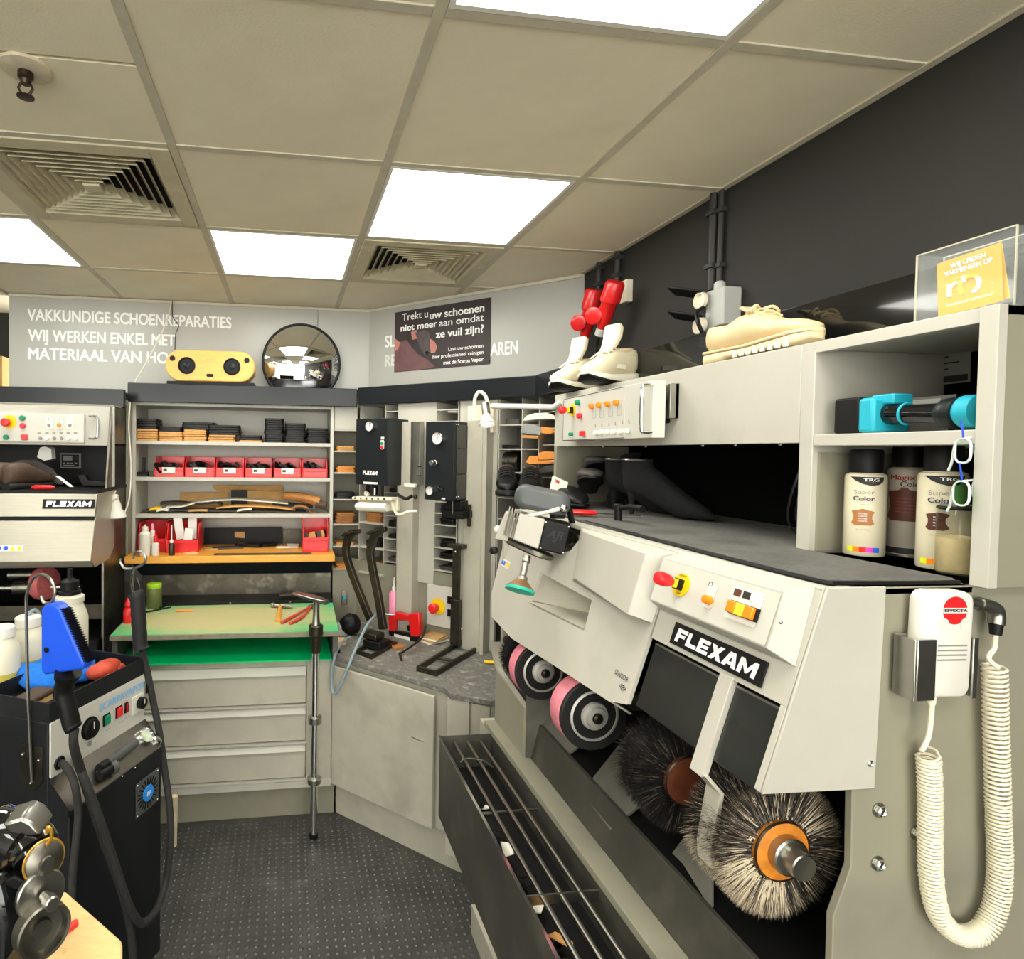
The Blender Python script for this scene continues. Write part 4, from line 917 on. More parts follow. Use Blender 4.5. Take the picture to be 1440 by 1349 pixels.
# columns behind the left press
for u in (506, 541): upright(u)
upright(559.5, 'paint', .006)
for v in (601, 641, 681, 706, 735, 770, 806): gshelf(506, 541, v, th=.01 if v > 720 else .004)
for i in range(15): gshelf(541, 559.5, 0, z=1.08+i*.060, th=.005)
GB('stile', 'paint', MB(gm_).box((gx(559.5), 1.0, -.02), (gx(612), 1.895, 0)))
for u in (612, 643.5): upright(u, 'paint', .005)
for i in range(15): gshelf(612, 643.5, 0, z=1.075+i*.056, th=.006)
GB('stile', 'paint', MB(gm_).box((gx(646), KZ, -.02), (gx(699), 1.895, 0)))
for u in (701, 733): upright(u, 'paint', .004)
upright(757, 'paint', .004)
for v in (597, 631, 664, 700, 730): gshelf(701, 733, v); gshelf(733, 757, v)
GB('low_panel', 'paint_shaded', MB(gm_).box((gx(470), KZ, -.03), (gx(646), 1.062, -.012)))
GB('back_panel', 'paint_dark', MB(gm_).box((gx(495), KZ, dep-.012), (gx(770), 1.90, dep)), 0)
# narrow column next to the shelf cabinet, facing straight out
for v in (604, 634, 664.5, 702, 737, 768, 800):
    z = PX(485, v, y=3.2).z; GB('shelf', 'paint', MB().box((.247, 3.2, z-.008), (.40, 3.40, z)))
GB('back_panel', 'paint_shaded', MB().box((.247, 3.40, 1.0), (.42, 3.41, 1.90)), 0)
GB('low_panel', 'paint_shaded', MB().box((.247, 3.19, KZ), (.42, 3.2, PX(485, 800, y=3.2).z-.004)))
GB('top_panel', 'paint', MB().box((.247, 3.198, PX(485, 604, y=3.2).z), (.372, 3.2, 1.90)))
# right wing towards the finishing machine
for z in (1.55, 1.62, 1.69, 1.76, 1.83, 1.47):
    GB('shelf', 'paint', MB().box((1.10, 2.15, z-.004), (1.33, 2.46, z)))
GB('back_panel', 'black', MB().box((1.33, 2.14, KZ), (1.336, 2.58, 1.90)), 0)
for v, nm in ((572, 0),):
    pass
# sockets and control plate on the shelving's low panel
p_ = PX(484, 841, y=3.188); sk = GB('wall_socket', 'steel', MB().box((p_.x-.014, 3.176, p_.z-.036), (p_.x+.014, 3.19, p_.z+.036)), .002)
MB().lathe([(.011, 0), (.009, -.012)], (p_.x, 3.176, p_.z+.006), (0, 1, 0), 16).build('socket_knob', 'turquoise', sk, w=True)
q4 = [PX(605, 827, k=3.545), PX(640, 832, k=3.545), PX(640, 880, k=3.545), PX(605, 873, k=3.545)]
fe, we, he = quadframe(*q4); fe = frame(fe.translation, (1, -1, 0), (0, 0, 1))
ep = plate(fe, .165, .20, 'panel_white', 'control_plate', pg, .008, .001)
disc(frame(PX(616, 853, k=3.53), (1, -1, 0), (0, 0, 1)), .040, 'yellow', 'warning_disc', ep, .002)
mb = MB(frame(PX(614, 854, k=3.53), (1, -1, 0), (0, 0, 1))); mb.lathe([(.016, 0), (.018, .02), (.024, .026), (.024, .042), (.018, .048), (.004, .049)], (0, 0, 0), (0, 0, 1), 24); mb.build('emergency_button', 'red_btn', ep, w=True)
for v in (844, 862): plate(frame(PX(633, v, k=3.53), (1, -1, 0), (0, 0, 1)), .026, .034, 'black', 'rocker_switch', ep, .006, .001)
# ================================================================== TWO PRESSES IN THE CORNER
def DF(u, v, k): return frame(PX(u, v, k=k), (1, -1, 0), (0, 0, 1))
def dbox(u0, u1, k0, k1, z0, z1):
    """box standing square to the diagonal wall: its front on x+y=k0 between pixels u0 and u1"""
    a, b = PX(u0, 650, k=k0), PX(u1, 650, k=k0); m_ = frame((a.x, a.y, 0), (1, -1, 0), (0, 0, 1))
    return MB(m_).box((0, z0, -(k1-k0)/R2), ((b.x-a.x)*R2, z1, 0)), m_
def gauge(f, r, par, rim='chrome'):
    g = MB(f).lathe([(r, 0), (r, .018), (r*.93, .02), (r*.86, .017), (r*.86, .012), (r*.2, .012)], (0, 0, 0), (0, 0, 1), 28).build('gauge', rim, par, w=True)
    disc(f, r*.85, 'paper', 'gauge_dial', g, .001, z=.0125)
    mb = MB(f)
    for i in range(9):
        a = math.radians(225-270*i/8); c, s = math.cos(a), math.sin(a); mb.add([(c*r*.62-s*.0007, s*r*.62+c*.0007, .0142), (c*r*.62+s*.0007, s*r*.62-c*.0007, .0142), (c*r*.8+s*.0007, s*r*.8-c*.0007, .0142), (c*r*.8-s*.0007, s*r*.8+c*.0007, .0142)], [(0, 1, 2, 3)])
    mb.build('gauge_scale', 'print_dark', g, w=True, smooth=0)
    MB(f).box((-.0009, -r*.25, .0142), (.0009, r*.62, .015)).build('gauge_needle', 'red_dark', g, w=True)
    return g
def colmn(u0, u1, k, par, z1): mb, m_ = dbox(u0, u1, k, k+.11, KZ, z1); return mb.build('column', 'paint_dirty', par, .003, w=True)
# left press
pl = thing('sole_press', 'left sole press with black box head, gauge and maker badge in the corner', 'press', (.62, 2.95, KZ))
colmn(559.5, 581.5, 3.47, pl, 1.80)
mb, hm = dbox(500, 545, 3.30, 3.57, 1.484, 1.812); hA = mb.build('head', 'press_black', pl, .003, w=True)
mb, _ = dbox(545.5, 552, 3.33, 3.56, 1.484, 1.80)
gauge(DF(522, 600, 3.298), .024, hA)
f = DF(538, 628, 3.298); mb = MB(f)
MB(f).loft([[(x, y+.008, 0) for x, y in rrect(.020, .046, .009)], [(x, y+.008, .006) for x, y in rrect(.020, .046, .009)]]).build('switch_plate', 'white_plastic', hA, w=True)
disc(f @ Matrix.Translation((0, .014, .006)), .0075, 'green_btn', 'start_button', hA, .004); disc(f @ Matrix.Translation((0, -.004, .006)), .0075, 'red_btn', 'stop_button', hA, .004)
plate(f, .018, .012, 'white_plastic', 'switch_label', hA, .002, cy=.040)
flexam('letter_white', DF(520.5, 665, 3.297), .088, .020, hA); plate(DF(521, 679.5, 3.298), .088, .010, 'paper', 'label_strip', hA, .0008)
mb, _ = dbox(577, 590, 3.47, 3.52, 1.49, 1.80); mb.build('side_plate', 'steel', pl, .001, w=True)
for v in (656, 669): MB(DF(587, v, 3.46)).cyl((0, 0, 0), (.022, 0, .006), .004, n=8).build('air_fitting', 'chrome', pl, w=True)
# cylinder, pads and pneumatics under the head
q = PX(523, 690, k=3.40); MB().cyl((q.x, q.y, q.z-.02), (q.x, q.y, 1.49), .03, n=20).build('ram', 'black', pl, w=True)
gauge(DF(518, 694, 3.33), .014, pl)
MB(DF(527, 692, 3.34)).cyl((0, -.014, 0), (0, .02, 0), .007, n=10).build('valve', 'chrome', pl, w=True)
a, b = PX(497, 709, k=3.24), PX(546, 711, k=3.24)
pf = frame(a, b-a, (0, 0, 1)); Lp = (b-a).length
pad = MB(pf); L = []
for t in [i/10 for i in range(11)]:
    x = Lp*(.06+.86*t); r_ = .028 if 0 < t < 1 else .022
    L.append([(x, -.012+r_*.85*math.sin(2*math.pi*k/12), -.02+r_*1.2*math.cos(2*math.pi*k/12)) for k in range(12)])
pad.loft(L).build('press_pad', 'felt', pl, w=True)
br = MB(pf).box((-.01, -.03, -.07), (Lp+.02, .036, -.045)).box((-.01, .022, -.045), (Lp+.02, .036, .0)).build('pad_bracket', 'cream_plastic', pl, .003, w=True)
for i in range(6): MB(pf).ball((.012+i*Lp/6, .030, .001), .0055, 8, 5).build('rivet', 'steel_dark', br, w=True)
MB(pf).tube(spline([(Lp, .02, -.03), (Lp+.012, -.02, -.03), (Lp+.03, -.045, -.04), (Lp+.08, -.03, -.06), (Lp+.11, -.028, -.08)], 5), .007, 8).build('pad_arm', 'cream_plastic', pl, w=True)
MB(pf).tube(spline([(Lp+.02, .05, -.05), (Lp+.06, .03, -.06), (Lp+.09, .045, -.07)], 4), .008, 8).build('linkage', 'black', pl, w=True)
MB(DF(575, 683, 3.44)).box((-.03, -.008, -.02), (.035, .008, 0)).build('crossbar', 'felt', pl, .002, w=True)
q = PX(584, 699, k=3.43); MB().ball(q, .012, 10, 7).build('knuckle', 'steel_dark', pl, w=True)
# curved steel arms
def bentarm(pix, k, wd_, name='press_arm', par=pl):
    P = spline([PX(u, v, k=k) for u, v in pix], 5); L = []
    n_ = V((1, 1, 0)).normalized()
    for i, p_ in enumerate(P):
        t = (P[min(i+1, len(P)-1)]-P[max(i-1, 0)]).normalized(); s_ = t.cross(n_).normalized()
        w_ = wd_*(1 if i > 3 else .55+.12*i); h = n_*.012
        L.append([p_-s_*w_-h, p_+s_*w_-h, p_+s_*w_+h, p_-s_*w_+h])
    return MB().loft(L).build(name, 'steel_dark', par, .002, w=True)
bentarm([(506, 747), (493, 752), (487, 768), (488, 785), (500, 820), (512, 850), (521, 872)], 3.20, .017)
bentarm([(543, 744), (530, 749), (523, 765), (521, 780), (526, 810), (533, 845), (539, 885)], 3.17, .018)
# toe plates lying on the arm tops
for u, v in ((494, 749), (530, 746)):
    MB(DF(u, v, 3.18)).prism([(-.045, -.016), (-.02, .0), (.03, .012), (.035, .006), (0, -.008), (-.03, -.022)], -.03, .03).build('toe_plate', 'steel_dark', pl, .002, w=True)
def uframe(pix, z, h, par, name='base_frame'):
    """U-shaped base from angle iron, corners given on the worktop"""
    P = [PX(u, v, z=z) for u, v in pix]; mb = MB()
    for a, b in ((0, 1), (1, 2), (2, 3), (3, 0)):
        d = (P[b]-P[a]).normalized(); s_ = d.cross(V((0, 0, 1)))*.006; m_ = frame(P[a], d, (0, 0, 1)); mb.M = m_; mb.box((-.006, 0, -.006), ((P[b]-P[a]).length+.006, h, .006))
    mb.M = Matrix(); return mb.build(name, 'steel_dark', par, .001, w=True)
uframe([(501, 919), (522, 927), (556, 908), (536, 901)], KZ, .018, pl)
MB(DF(523, 893, 2.98+.12)).box((-.04, -.012, -.04), (.045, .012, .03)).build('pivot_block', 'steel_dark', pl, .003, w=True)
MB(DF(530, 904, 3.10)).box((-.055, -.02, -.05), (.04, .012, .035)).build('pivot_plate', 'black', pl, .003, w=True)
# right press
pr = thing('sole_press', 'right sole press with black box head, two gauges and a knob beside the white lamp', 'press', (.85, 2.75, KZ))
colmn(653, 678.5, 3.47, pr, 1.80)
mb, _ = dbox(678.5, 684, 3.455, 3.60, KZ, 1.80); mb.build('column_flange', 'paint_dirty', pr, .001, w=True)
mb, hm = dbox(598, 638.5, 3.30, 3.66, 1.432, 1.79); hB = mb.build('head', 'press_black', pr, .003, w=True)
mb, _ = dbox(594, 598, 3.34, 3.6, 1.46, 1.80)
gauge(DF(617.5, 617, 3.298), .028, hB)
MB(DF(613, 651, 3.298)).lathe([(.013, 0), (.013, .012), (.009, .014), (.009, .024), (.0125, .026), (.0125, .042), (.010, .045), (.002, .045)], (0, 0, 0), (0, 0, 1), 20).build('pressure_knob', 'steel', hB, w=True)
gauge(DF(606.5, 690, 3.298), .020, hB)
MB(DF(621, 688, 3.298)).tube([(-.014, .008, 0), (-.014, .008, .014), (.0, .002, .018), (.014, -.004, .014)], .008, 8).build('valve_lever', 'black', hB, w=True)
MB(DF(624, 702, 3.298)).ball((0, 0, .004), (.014, .008, .008), 10, 6).build('valve_cap', 'chrome', hB, w=True)
for u, v in ((640, 597), (640, 699)):
    for du in (0, 3): MB(frame(PX(u+du, v, k=3.31), (1, -1, 0), (0, 0, 1))).ball((.004, 0, -.004), .0035, 8, 5).build('screw', 'chrome', hB, w=True)
# smoked cover on the right of the head: framed dark panes
sdm = frame(PX(639, 650, k=3.31)*1+V((0, 0, 0)), (1, 1, 0), (0, 0, 1)); o_ = sdm.translation.copy(); sdm.translation = V((o_.x, o_.y, 0))
for z0, z1 in ((1.44, 1.55), (1.555, 1.665), (1.67, 1.775)):
    for x0, x1 in ((.015, .105), (.11, .225)): MB(sdm).box((x0, z0, 0), (x1, z1, .004)).build('side_pane', 'black_gloss', hB, .001, w=True)
MB(sdm).torus((.16, 1.50, .005), (0, 0, 1), .03, .003, 24, 6).build('fan_ring', 'black', hB, w=True)
# press shoe under the head, post and base
mb, _ = dbox(622, 652, 3.34, 3.52, 1.352, 1.385); ps2 = mb.build('press_shoe', 'black', pr, .004, w=True)
mb, _ = dbox(628, 650, 3.38, 3.50, 1.385, 1.43); mb.build('shoe_neck', 'black', pr, .004, w=True)
MB(DF(637, 700, 3.33)).cyl((0, .05, 0), (0, -.06, 0), .002, n=6).cyl((0, -.06, 0), (0, -.075, 0), .006, .003, n=10).build('guide_pin', 'chrome', pr, w=True)
q = PX(662, 725, k=3.44); MB(frame(q, (1, -1, 0), (0, 0, 1))).box((-.012, -.05, 0), (.004, .05, .012)).build('stop_bar', 'steel_dark', pr, .001, w=True)
pp = PX(641, 915, z=KZ); kq = pp.x+pp.y
mb, _ = dbox(637, 650, kq, kq+.03, KZ+.02, PX(645, 845, k=kq).z); mb.build('outer_post', 'steel_dark', pr, .002, w=True)
mb, _ = dbox(638.5, 648.5, kq+.004, kq+.026, PX(645, 846, k=kq).z, PX(645, 772, k=kq).z); mb.build('inner_post', 'steel_dark', pr, .002, w=True)
mb, _ = dbox(631, 653, kq-.01, kq+.05, PX(645, 772, k=kq).z, PX(645, 766, k=kq).z); mb.build('top_plate', 'steel_dark', pr, .002, w=True)
for v in (776, 885): MB(frame(PX(641 if v < 800 else 650, v, k=kq-.002), (1, -1, 0), (0, 0, 1))).ball((0, 0, .002), .006, 8, 6).build('set_screw', 'chrome', pr, w=True)
uframe([(588, 944), (613, 951), (672, 915), (650, 905)], KZ, .022, pr)
mb = MB(); a, b = PX(618, 926, z=KZ+.015), PX(638, 930, z=KZ+.015); MB(frame(a, b-a, (0, 0, 1))).box((0, -.004, -.01), ((b-a).length, .004, .01)).build('cross_plate', 'steel_dark', pr, .001, w=True)

# ------------------------------------------------------------------ things on the corner worktop
# pneumatic stapler with hose
sp = PX(590, 903, z=KZ); st = thing('pneumatic_stapler', 'red pneumatic stapler with blue air hose on the speckled corner worktop', 'stapler', sp)
sf = frame(PX(575, 885, k=sp.x+sp.y), (1, -1, 0), (0, 0, 1))
def S2(u, v): q = sf.inverted() @ PX(u, v, k=sp.x+sp.y); return (q.x, q.y)
MB(sf).prism([S2(u, v) for u, v in ((558, 860), (576, 865), (578, 862), (592, 862), (593, 890), (590, 895), (580, 894), (577, 872), (558, 872))], -.018, .018).build('body', 'red_plastic', st, .005, w=True)
MB(sf).prism([S2(u, v) for u, v in ((548, 866), (558, 864), (557, 888), (549, 886))], -.014, .014).build('grip', 'red_plastic', st, .004, w=True)
MB(sf).prism([S2(u, v) for u, v in ((548, 886), (588, 892), (588, 903), (550, 902))], -.010, .010).build('magazine', 'black', st, .002, w=True)
MB(sf).box((S2(556, 896)[0], S2(556, 900)[1], .010), (S2(578, 896)[0], S2(578, 896)[1], .0115)).build('magazine_label', 'paper', st, w=True)
MB(sf).prism([S2(u, v) for u, v in ((580, 894), (590, 895), (588, 915), (583, 918))], -.012, .012).build('nose', 'black', st, .003, w=True)
MB(sf).prism([S2(u, v) for u, v in ((572, 880), (577, 878), (577, 888), (573, 886))], -.006, .006).build('trigger', 'black', st, .002, w=True)
a = PX(556, 865, k=sp.x+sp.y); b = PX(541, 864, k=sp.x+sp.y-.03); MB().cyl(a, b, .007, .006, n=12).build('air_coupling', 'chrome', st, w=True)
h1 = [b, PX(530, 865, k=3.20), PX(517, 878, k=3.05), PX(505, 902, k=2.93), PX(493, 930, k=2.80), PX(484, 952, k=2.77), PX(474, 973, k=2.76), PX(468, 974, k=2.76), PX(466, 955, k=2.77), PX(470, 926, k=2.79), PX(480, 905, k=2.92), PX(492, 896, k=3.05)]
MB().tube(spline(h1, 8), .0065, 10).build('air_hose', 'cable_grey', st, w=True)
# glue bottle with spout
gp = PX(553, 893, k=3.50); gp.z = KZ
gb = thing('glue_bottle', 'pink glue bottle with white pointed spout behind the red stapler', 'bottle', gp)
gh = PX(553, 832, k=3.50).z-KZ
MB().lathe([(.022, 0), (.025, .004), (.025, gh-.01), (.02, gh), (.011, gh+.008)], (0, 0, 0), (0, 0, 1), 20).build('bottle', 'pink_liquid', gb)
MB().lathe([(.012, gh+.006), (.011, gh+.022), (.006, gh+.035), (.002, gh+.075)], (0, 0, 0), (0, 0, 1), 14).build('spout', 'white_plastic', gb)
# black tool bundle, tin, block, teal pad, blotter, pen, wooden block
def lump(name, mt, label, cat, c, r, seed, n=5):
    rnd = random.Random(seed); mb = MB(); L = []; N_ = 14
    for j in range(9):
        ph = math.pi*(j+.15)/8.3; L.append([V((c[0]+r[0]*math.sin(ph)*math.cos(2*math.pi*i/N_)*(1+.28*math.sin(3*i+j*1.7+seed)*rnd.random()), c[1]+r[1]*math.sin(ph)*math.sin(2*math.pi*i/N_)*(1+.25*math.cos(2*i+j+seed)*rnd.random()), c[2]+r[2]*(1-math.cos(ph))*(1+.12*rnd.random()))) for i in range(N_)])
    return solo(mb.loft(L), name, mt, label, cat, smooth=70)
q = PX(493, 893, z=KZ); lump('glove', 'black', 'crumpled black work glove beside the bench on the corner worktop', 'glove', (q.x, q.y, KZ), (.052, .045, .05), 3)
q = PX(490, 870, k=3.18); solo(MB(Matrix.Translation((q.x, q.y+.06, KZ)) @ Matrix.Rotation(.3, 4, 'Z')).box((-.055, -.03, 0), (.055, .03, .055)), 'metal_box', 'socket_grey', 'pale grey metal box behind the black glove', 'box', bevel=.004)
q = PX(478, 905, z=KZ); solo(MB(Matrix.Translation((q.x, q.y, KZ)) @ Matrix.Rotation(-.2, 4, 'Z')).box((-.03, -.03, 0), (.03, .03, .02)), 'wooden_block', 'wood_pale', 'small pale wooden block at the bench end under the glove', 'block', bevel=.002)
q = PX(608, 895, z=KZ+.02)
for i in range(4):
    solo(MB(Matrix.Translation((q.x+.01+.004*i, q.y, KZ+i*.008)) @ Matrix.Rotation(.5+.12*i, 4, 'Z')).box((-.07, -.045, 0), (.07, .045, .0075)), 'leather_sheet', 'cardboard' if i % 2 else 'felt', 'pale sheet in the loose pile behind the red stapler', 'sheet', group='sheets in a loose pile behind the stapler', bevel=.001)
q = PX(664, 908, z=KZ+.02); solo(MB(Matrix.Translation((q.x+.01, q.y+.02, KZ)) @ Matrix.Rotation(-.6, 4, 'Z')).loft([[(-.055, -.03, 0), (.055, -.03, 0), (.055, .03, 0), (-.055, .03, 0)], [(-.045, -.02, .018), (.045, -.022, .012), (.045, .022, .012), (-.045, .022, .018)]]), 'cleaning_pad', 'teal', 'teal cleaning pad behind the steel press stand', 'pad', bevel=.004)
a, b = PX(681, 931, z=KZ+.008), PX(698, 932, z=KZ+.008)
pn = thing('marker_pen', 'yellow marker pen on the worktop beside the sanding wheels', 'pen', (a.x, a.y, KZ)); d_ = (b-a).normalized()
MB().cyl(a, a+d_*.06, .007, n=12).build('barrel', 'yellow', pn, w=True); MB().cyl(a+d_*.06, a+d_*.09, .0072, .006, n=12).build('cap', 'yellow', pn, w=True)
a, b = PX(545, 923, z=KZ+.005), PX(600, 885, z=KZ+.07); c = PX(565, 930, z=KZ)
rd = thing('bent_rod', 'bent steel hook rod standing on the worktop before the stapler', 'rod', c)
MB().tube(spline([PX(562, 920, z=KZ+.012), PX(580, 908, z=KZ+.03), PX(594, 896, z=KZ+.05), PX(599, 880, z=KZ+.07)], 5), .005, 8).build('hook', 'steel_dark', rd, w=True)
MB().cyl(c, PX(562, 920, z=KZ+.012)+V((0, 0, .004)), .006, n=10).build('peg', 'steel_dark', rd, w=True)
q = PX(562, 915, z=KZ); solo(MB(Matrix.Translation((q.x, q.y+.035, KZ)) @ Matrix.Rotation(.4, 4, 'Z')).box((-.03, -.02, 0), (.03, .02, .012)), 'leather_heel', 'tan_dark', 'orange brown leather heel piece under the red stapler', 'heel', bevel=.002)

# ================================================================== LAMP WITH ARM, JUNCTION BOX
jb, _ = dbox(656, 692, 3.50, 3.56, 1.742, 1.868)
jx = thing('junction_box', 'cream junction box mounted on the shelving above the right press', 'junction box', PX(674, 600, k=3.5))
jb.build('box', 'cream_plastic', jx, .004, w=True)
for u, v in ((660, 603), (688, 603), (660, 572)): MB(DF(u, v, 3.499)).ball((0, 0, 0), .003, 8, 5).build('screw', 'steel', jx, w=True)
lt = thing('spot_lamp', 'white swivel spot lamp on a long white arm above the presses', 'lamp', PX(786, 575, x=1.0))
a, b = PX(692, 571, k=3.40), PX(782, 573, x=.99)
MB().tube([a, (a+b)/2, b-(b-a)*.03, PX(790, 565, x=1.0)], .0115, 12).build('arm', 'white_plastic', lt, w=True)
MB().tube(spline([PX(667, 573, k=3.42), PX(668, 560, k=3.42), PX(674, 551, k=3.42), PX(682, 556, k=3.42), PX(687, 570, k=3.42)], 5), .008, 10).build('gooseneck', 'white_plastic', lt, w=True)
p0, p1 = PX(682, 566, k=3.40), PX(684, 583, k=3.38); ax_ = (p1-p0).normalized()
MB().lathe([(.012, 0), (.016, .004), (.0175, .02), (.0175, (p1-p0).length)], p0, ax_, 20).build('socket', 'steel', lt, w=True)
MB().lathe([(.016, 0), (.020, .012), (.034, .040), (.036, .046), (.033, .050)], p1, ax_, 24, False).build('reflector', 'white_plastic', lt, w=True)
MB().lathe([(.01, .01), (.02, .025), (.026, .043), (.016, .052), (.003, .054)], p1, ax_, 20).build('bulb', 'bulb', lt, w=True)
# ================================================================== POSTER
P4 = [PX(555, 440, k=3.945), PX(690, 418, k=3.945), PX(690, 512, k=3.945), PX(555, 523.5, k=3.945)]
fp, pw, ph = quadframe(*P4); fp = frame(fp.translation, (1, -1, 0), (0, 0, 1))
po = thing('poster', 'dark poster with white lettering asking about dirty shoes on the diagonal wall', 'poster', fp.translation-V((0, 0, ph/2)))
MB(fp).box((-pw/2, -ph/2, -.003), (pw/2, ph/2, .001)).build('sheet', 'poster_bg', po, w=True)
def pt(u, v): q = fp.inverted() @ PX(u, v, k=3.945); return (q.x, q.y)
def blob(pix, mt, z, name): MB(fp).prism([pt(u, v) for u, v in pix], .001, z).build(name, mt, po, w=True)
blob([(555.5, 486), (565, 480), (572, 478), (580, 490), (590, 500), (600, 505), (612, 515), (605, 518), (580, 521), (555.5, 522.5)], 'poster_shoe', .0014, 'printed_shoe')
blob([(555.5, 476), (563, 482), (560, 492), (555.5, 494)], 'poster_hand', .0016, 'printed_hand')
blob([(578, 467), (586, 464), (588, 476), (580, 478)], 'poster_hand', .0016, 'printed_hand')
blob([(604, 476), (611, 480), (615, 488), (612, 496), (606, 497)], 'poster_hand', .0016, 'printed_hand')
blob([(584, 468), (597, 464), (604, 468), (605, 492), (603, 499), (597, 499), (590, 487)], 'poster_sock', .0018, 'printed_sock')
blob([(597, 496), (601, 493), (604, 496), (601, 500)], 'black', .002, 'printed_sock_hole')
def ptext(txt, u0, u1, v, h, b=.0):
    a, c = pt(u0, v), pt(u1, v); text(txt, 'letter_white', fp @ Matrix.Translation(((a[0]+c[0])/2, (a[1]+c[1])/2, .0014)), h, po, width=c[0]-a[0], bold=b)
ptext('Trekt u', 566, 602, 444.5, .040, .012); ptext('uw schoenen', 605, 681, 439, .040, .028)
ptext('niet meer', 564, 615, 459, .036, .028); ptext('aan omdat', 618, 681, 451, .036, .012)
ptext('ze vuil zijn?', 613.5, 680, 467, .040, .03)
ptext('Laat uw schoenen', 631, 680, 489, .020, .012); ptext('hier professioneel reinigen', 609, 680, 499, .020, .012); ptext('met de Scarpa Vapor', 624, 680, 508, .020, .022)
for u, v in ((688, 508), (687, 422)): MB(DF(u, v, 3.944)).ball((0, 0, .001), .004, 8, 5).build('pin', 'black', po, w=True)

# ================================================================== SPEAKER, MIRROR, CABLES ON THE CABINET
a, b = PX(232, 534, y=3.17), PX(358, 534, y=3.17); sw = b.x-a.x; sz = 1.984
spk = thing('speaker', 'bamboo speaker box with two round drivers on the cabinet crown', 'speaker', ((a.x+b.x)/2, 3.23, sz), math.radians(-2))
MB().box((-sw/2+.01, -.065, -.004), (sw/2, .065, .016)).build('stand', 'black', spk, .002)
sh = PX(295, 493, y=3.17).z-sz-.018
XZl = Matrix(((1, 0, 0, 0), (0, 0, -1, 0), (0, 1, 0, .018+sh/2), (0, 0, 0, 1)))
MB(XZl).prism(rrect(sw, sh, sh*.47, 8), -.055, .055).build('cabinet', 'bamboo', spk, .006)
for sx_ in (-.118, .112):
    d_ = MB().lathe([(.044, 0), (.044, -.004), (.038, -.006), (.034, .004), (.02, .008)], (sx_, -.056, .018+sh/2), (0, 1, 0), 28).build('driver', 'black', spk)
    MB().lathe([(.018, .004), (.016, -.002), (.006, -.006), (.001, -.0065)], (sx_, -.056, .018+sh/2), (0, 1, 0), 20).build('dust_cap', 'press_black', d_)
for sx_ in (-.19, .188): MB().lathe([(.014, 0), (.014, -.003), (.007, -.004), (.002, -.002)], (sx_, -.056, .018+sh*.72), (0, 1, 0), 18).build('tweeter', 'black', spk)
MB(Matrix(((1, 0, 0, 0), (0, 0, -1, -.055), (0, 1, 0, .018+sh*.2), (0, 0, 0, 1)))).prism(rrect(.036, .016, .007), -.001, .002).build('port', 'black', spk)
text('HOM', 'wood', frame((-.0, -.056, .018+sh*.72), (1, 0, 0), (0, 0, 1)), .010, spk, w=False)
# convex mirror
mc = PX(425, 500, y=3.36); mr_ = .212; mc.z = 1.920+mr_+.012
mi = thing('convex_mirror', 'round convex safety mirror with black rim on the cabinet crown', 'mirror', (mc.x, mc.y, 1.92), math.radians(4))
mz = mr_+.012
Rr = .46; cap = [(mr_*math.sin(t*math.pi/2*1), 0) for t in (0,)]
prof = []
for i in range(17):
    r_ = mr_*(1-i/16); prof.append((r_, -(math.sqrt(Rr*Rr-r_*r_)-math.sqrt(Rr*Rr-mr_*mr_))))
MB().lathe(prof, (0, .02, mz), (0, 1, 0), 64).build('glass', 'mirror', mi, smooth=80)
MB().torus((0, .022, mz), (0, 1, 0), mr_+.003, .008, 64, 10).build('rim', 'black', mi)
MB().lathe([(mr_, .03), (mr_*.6, .06), (.03, .07)], (0, .0, mz), (0, 1, 0), 40).build('back_shell', 'black', mi)
def cable(name, mt, pts, r, label, n=8, seg=8):
    return solo(MB().tube(spline(pts, n), r, seg), name, mt, label, 'cable', base=tuple(pts[-1]), smooth=60)
cable('cable', 'cable_white', [PX(241, 423, y=3.46), PX(238, 440, y=3.44), PX(228, 468, y=3.40), PX(214, 495, y=3.36), PX(200, 520, y=3.33), PX(189, 538, y=3.32)], .004, 'white cable hanging from the ceiling behind the bamboo speaker')
cable('cable', 'black', [PX(242, 424, y=3.465), PX(243, 445, y=3.46), PX(251, 458, y=3.46), PX(247, 470, y=3.45), PX(246, 492, y=3.40)], .0022, 'thin black cable running down to the bamboo speaker')
cable('cable', 'cable_white', [PX(183, 566, y=3.09), PX(181, 600, y=3.07), PX(184, 650, y=3.05), PX(183, 690, y=3.03), PX(179, 712, y=3.0), PX(172, 727, y=2.97)], .004, 'white cable down the filler strip to the hanging bulb holder')
cable('cable', 'cable_white', [PX(168, 792, y=2.98), PX(172, 782, y=2.98), PX(178, 800, y=3.0), PX(186, 812, y=3.0), PX(197, 806, y=3.0), PX(204, 792, y=3.0), PX(200, 781, y=3.0), PX(190, 783, y=3.0)], .004, 'white cable loop hanging under the wooden board end', 6) if False else None
# bulb holder hanging at the left machine
lp0 = PX(162, 722, y=2.86)
bh_ = thing('lamp_holder', 'white plastic bulb holder hanging at the side of the left machine', 'lamp', lp0)
p0, p1 = PX(161, 695, y=2.86), PX(163, 729, y=2.86)
MB().lathe([(.008, 0), (.016, .004), (.019, .03), (.026, .05), (.028, .07), (.044, .092), (.046, .108), (.040, .112)], p0, (p1-p0), 24).build('holder', 'white_plastic', bh_, w=True)
MB().tube(spline([PX(163, 690, y=2.87), PX(160, 697, y=2.86), PX(166, 700, y=2.85), PX(158, 706, y=2.84), PX(155, 722, y=2.84)], 5), .004, 8).build('knotted_cord', 'rope', bh_, w=True)

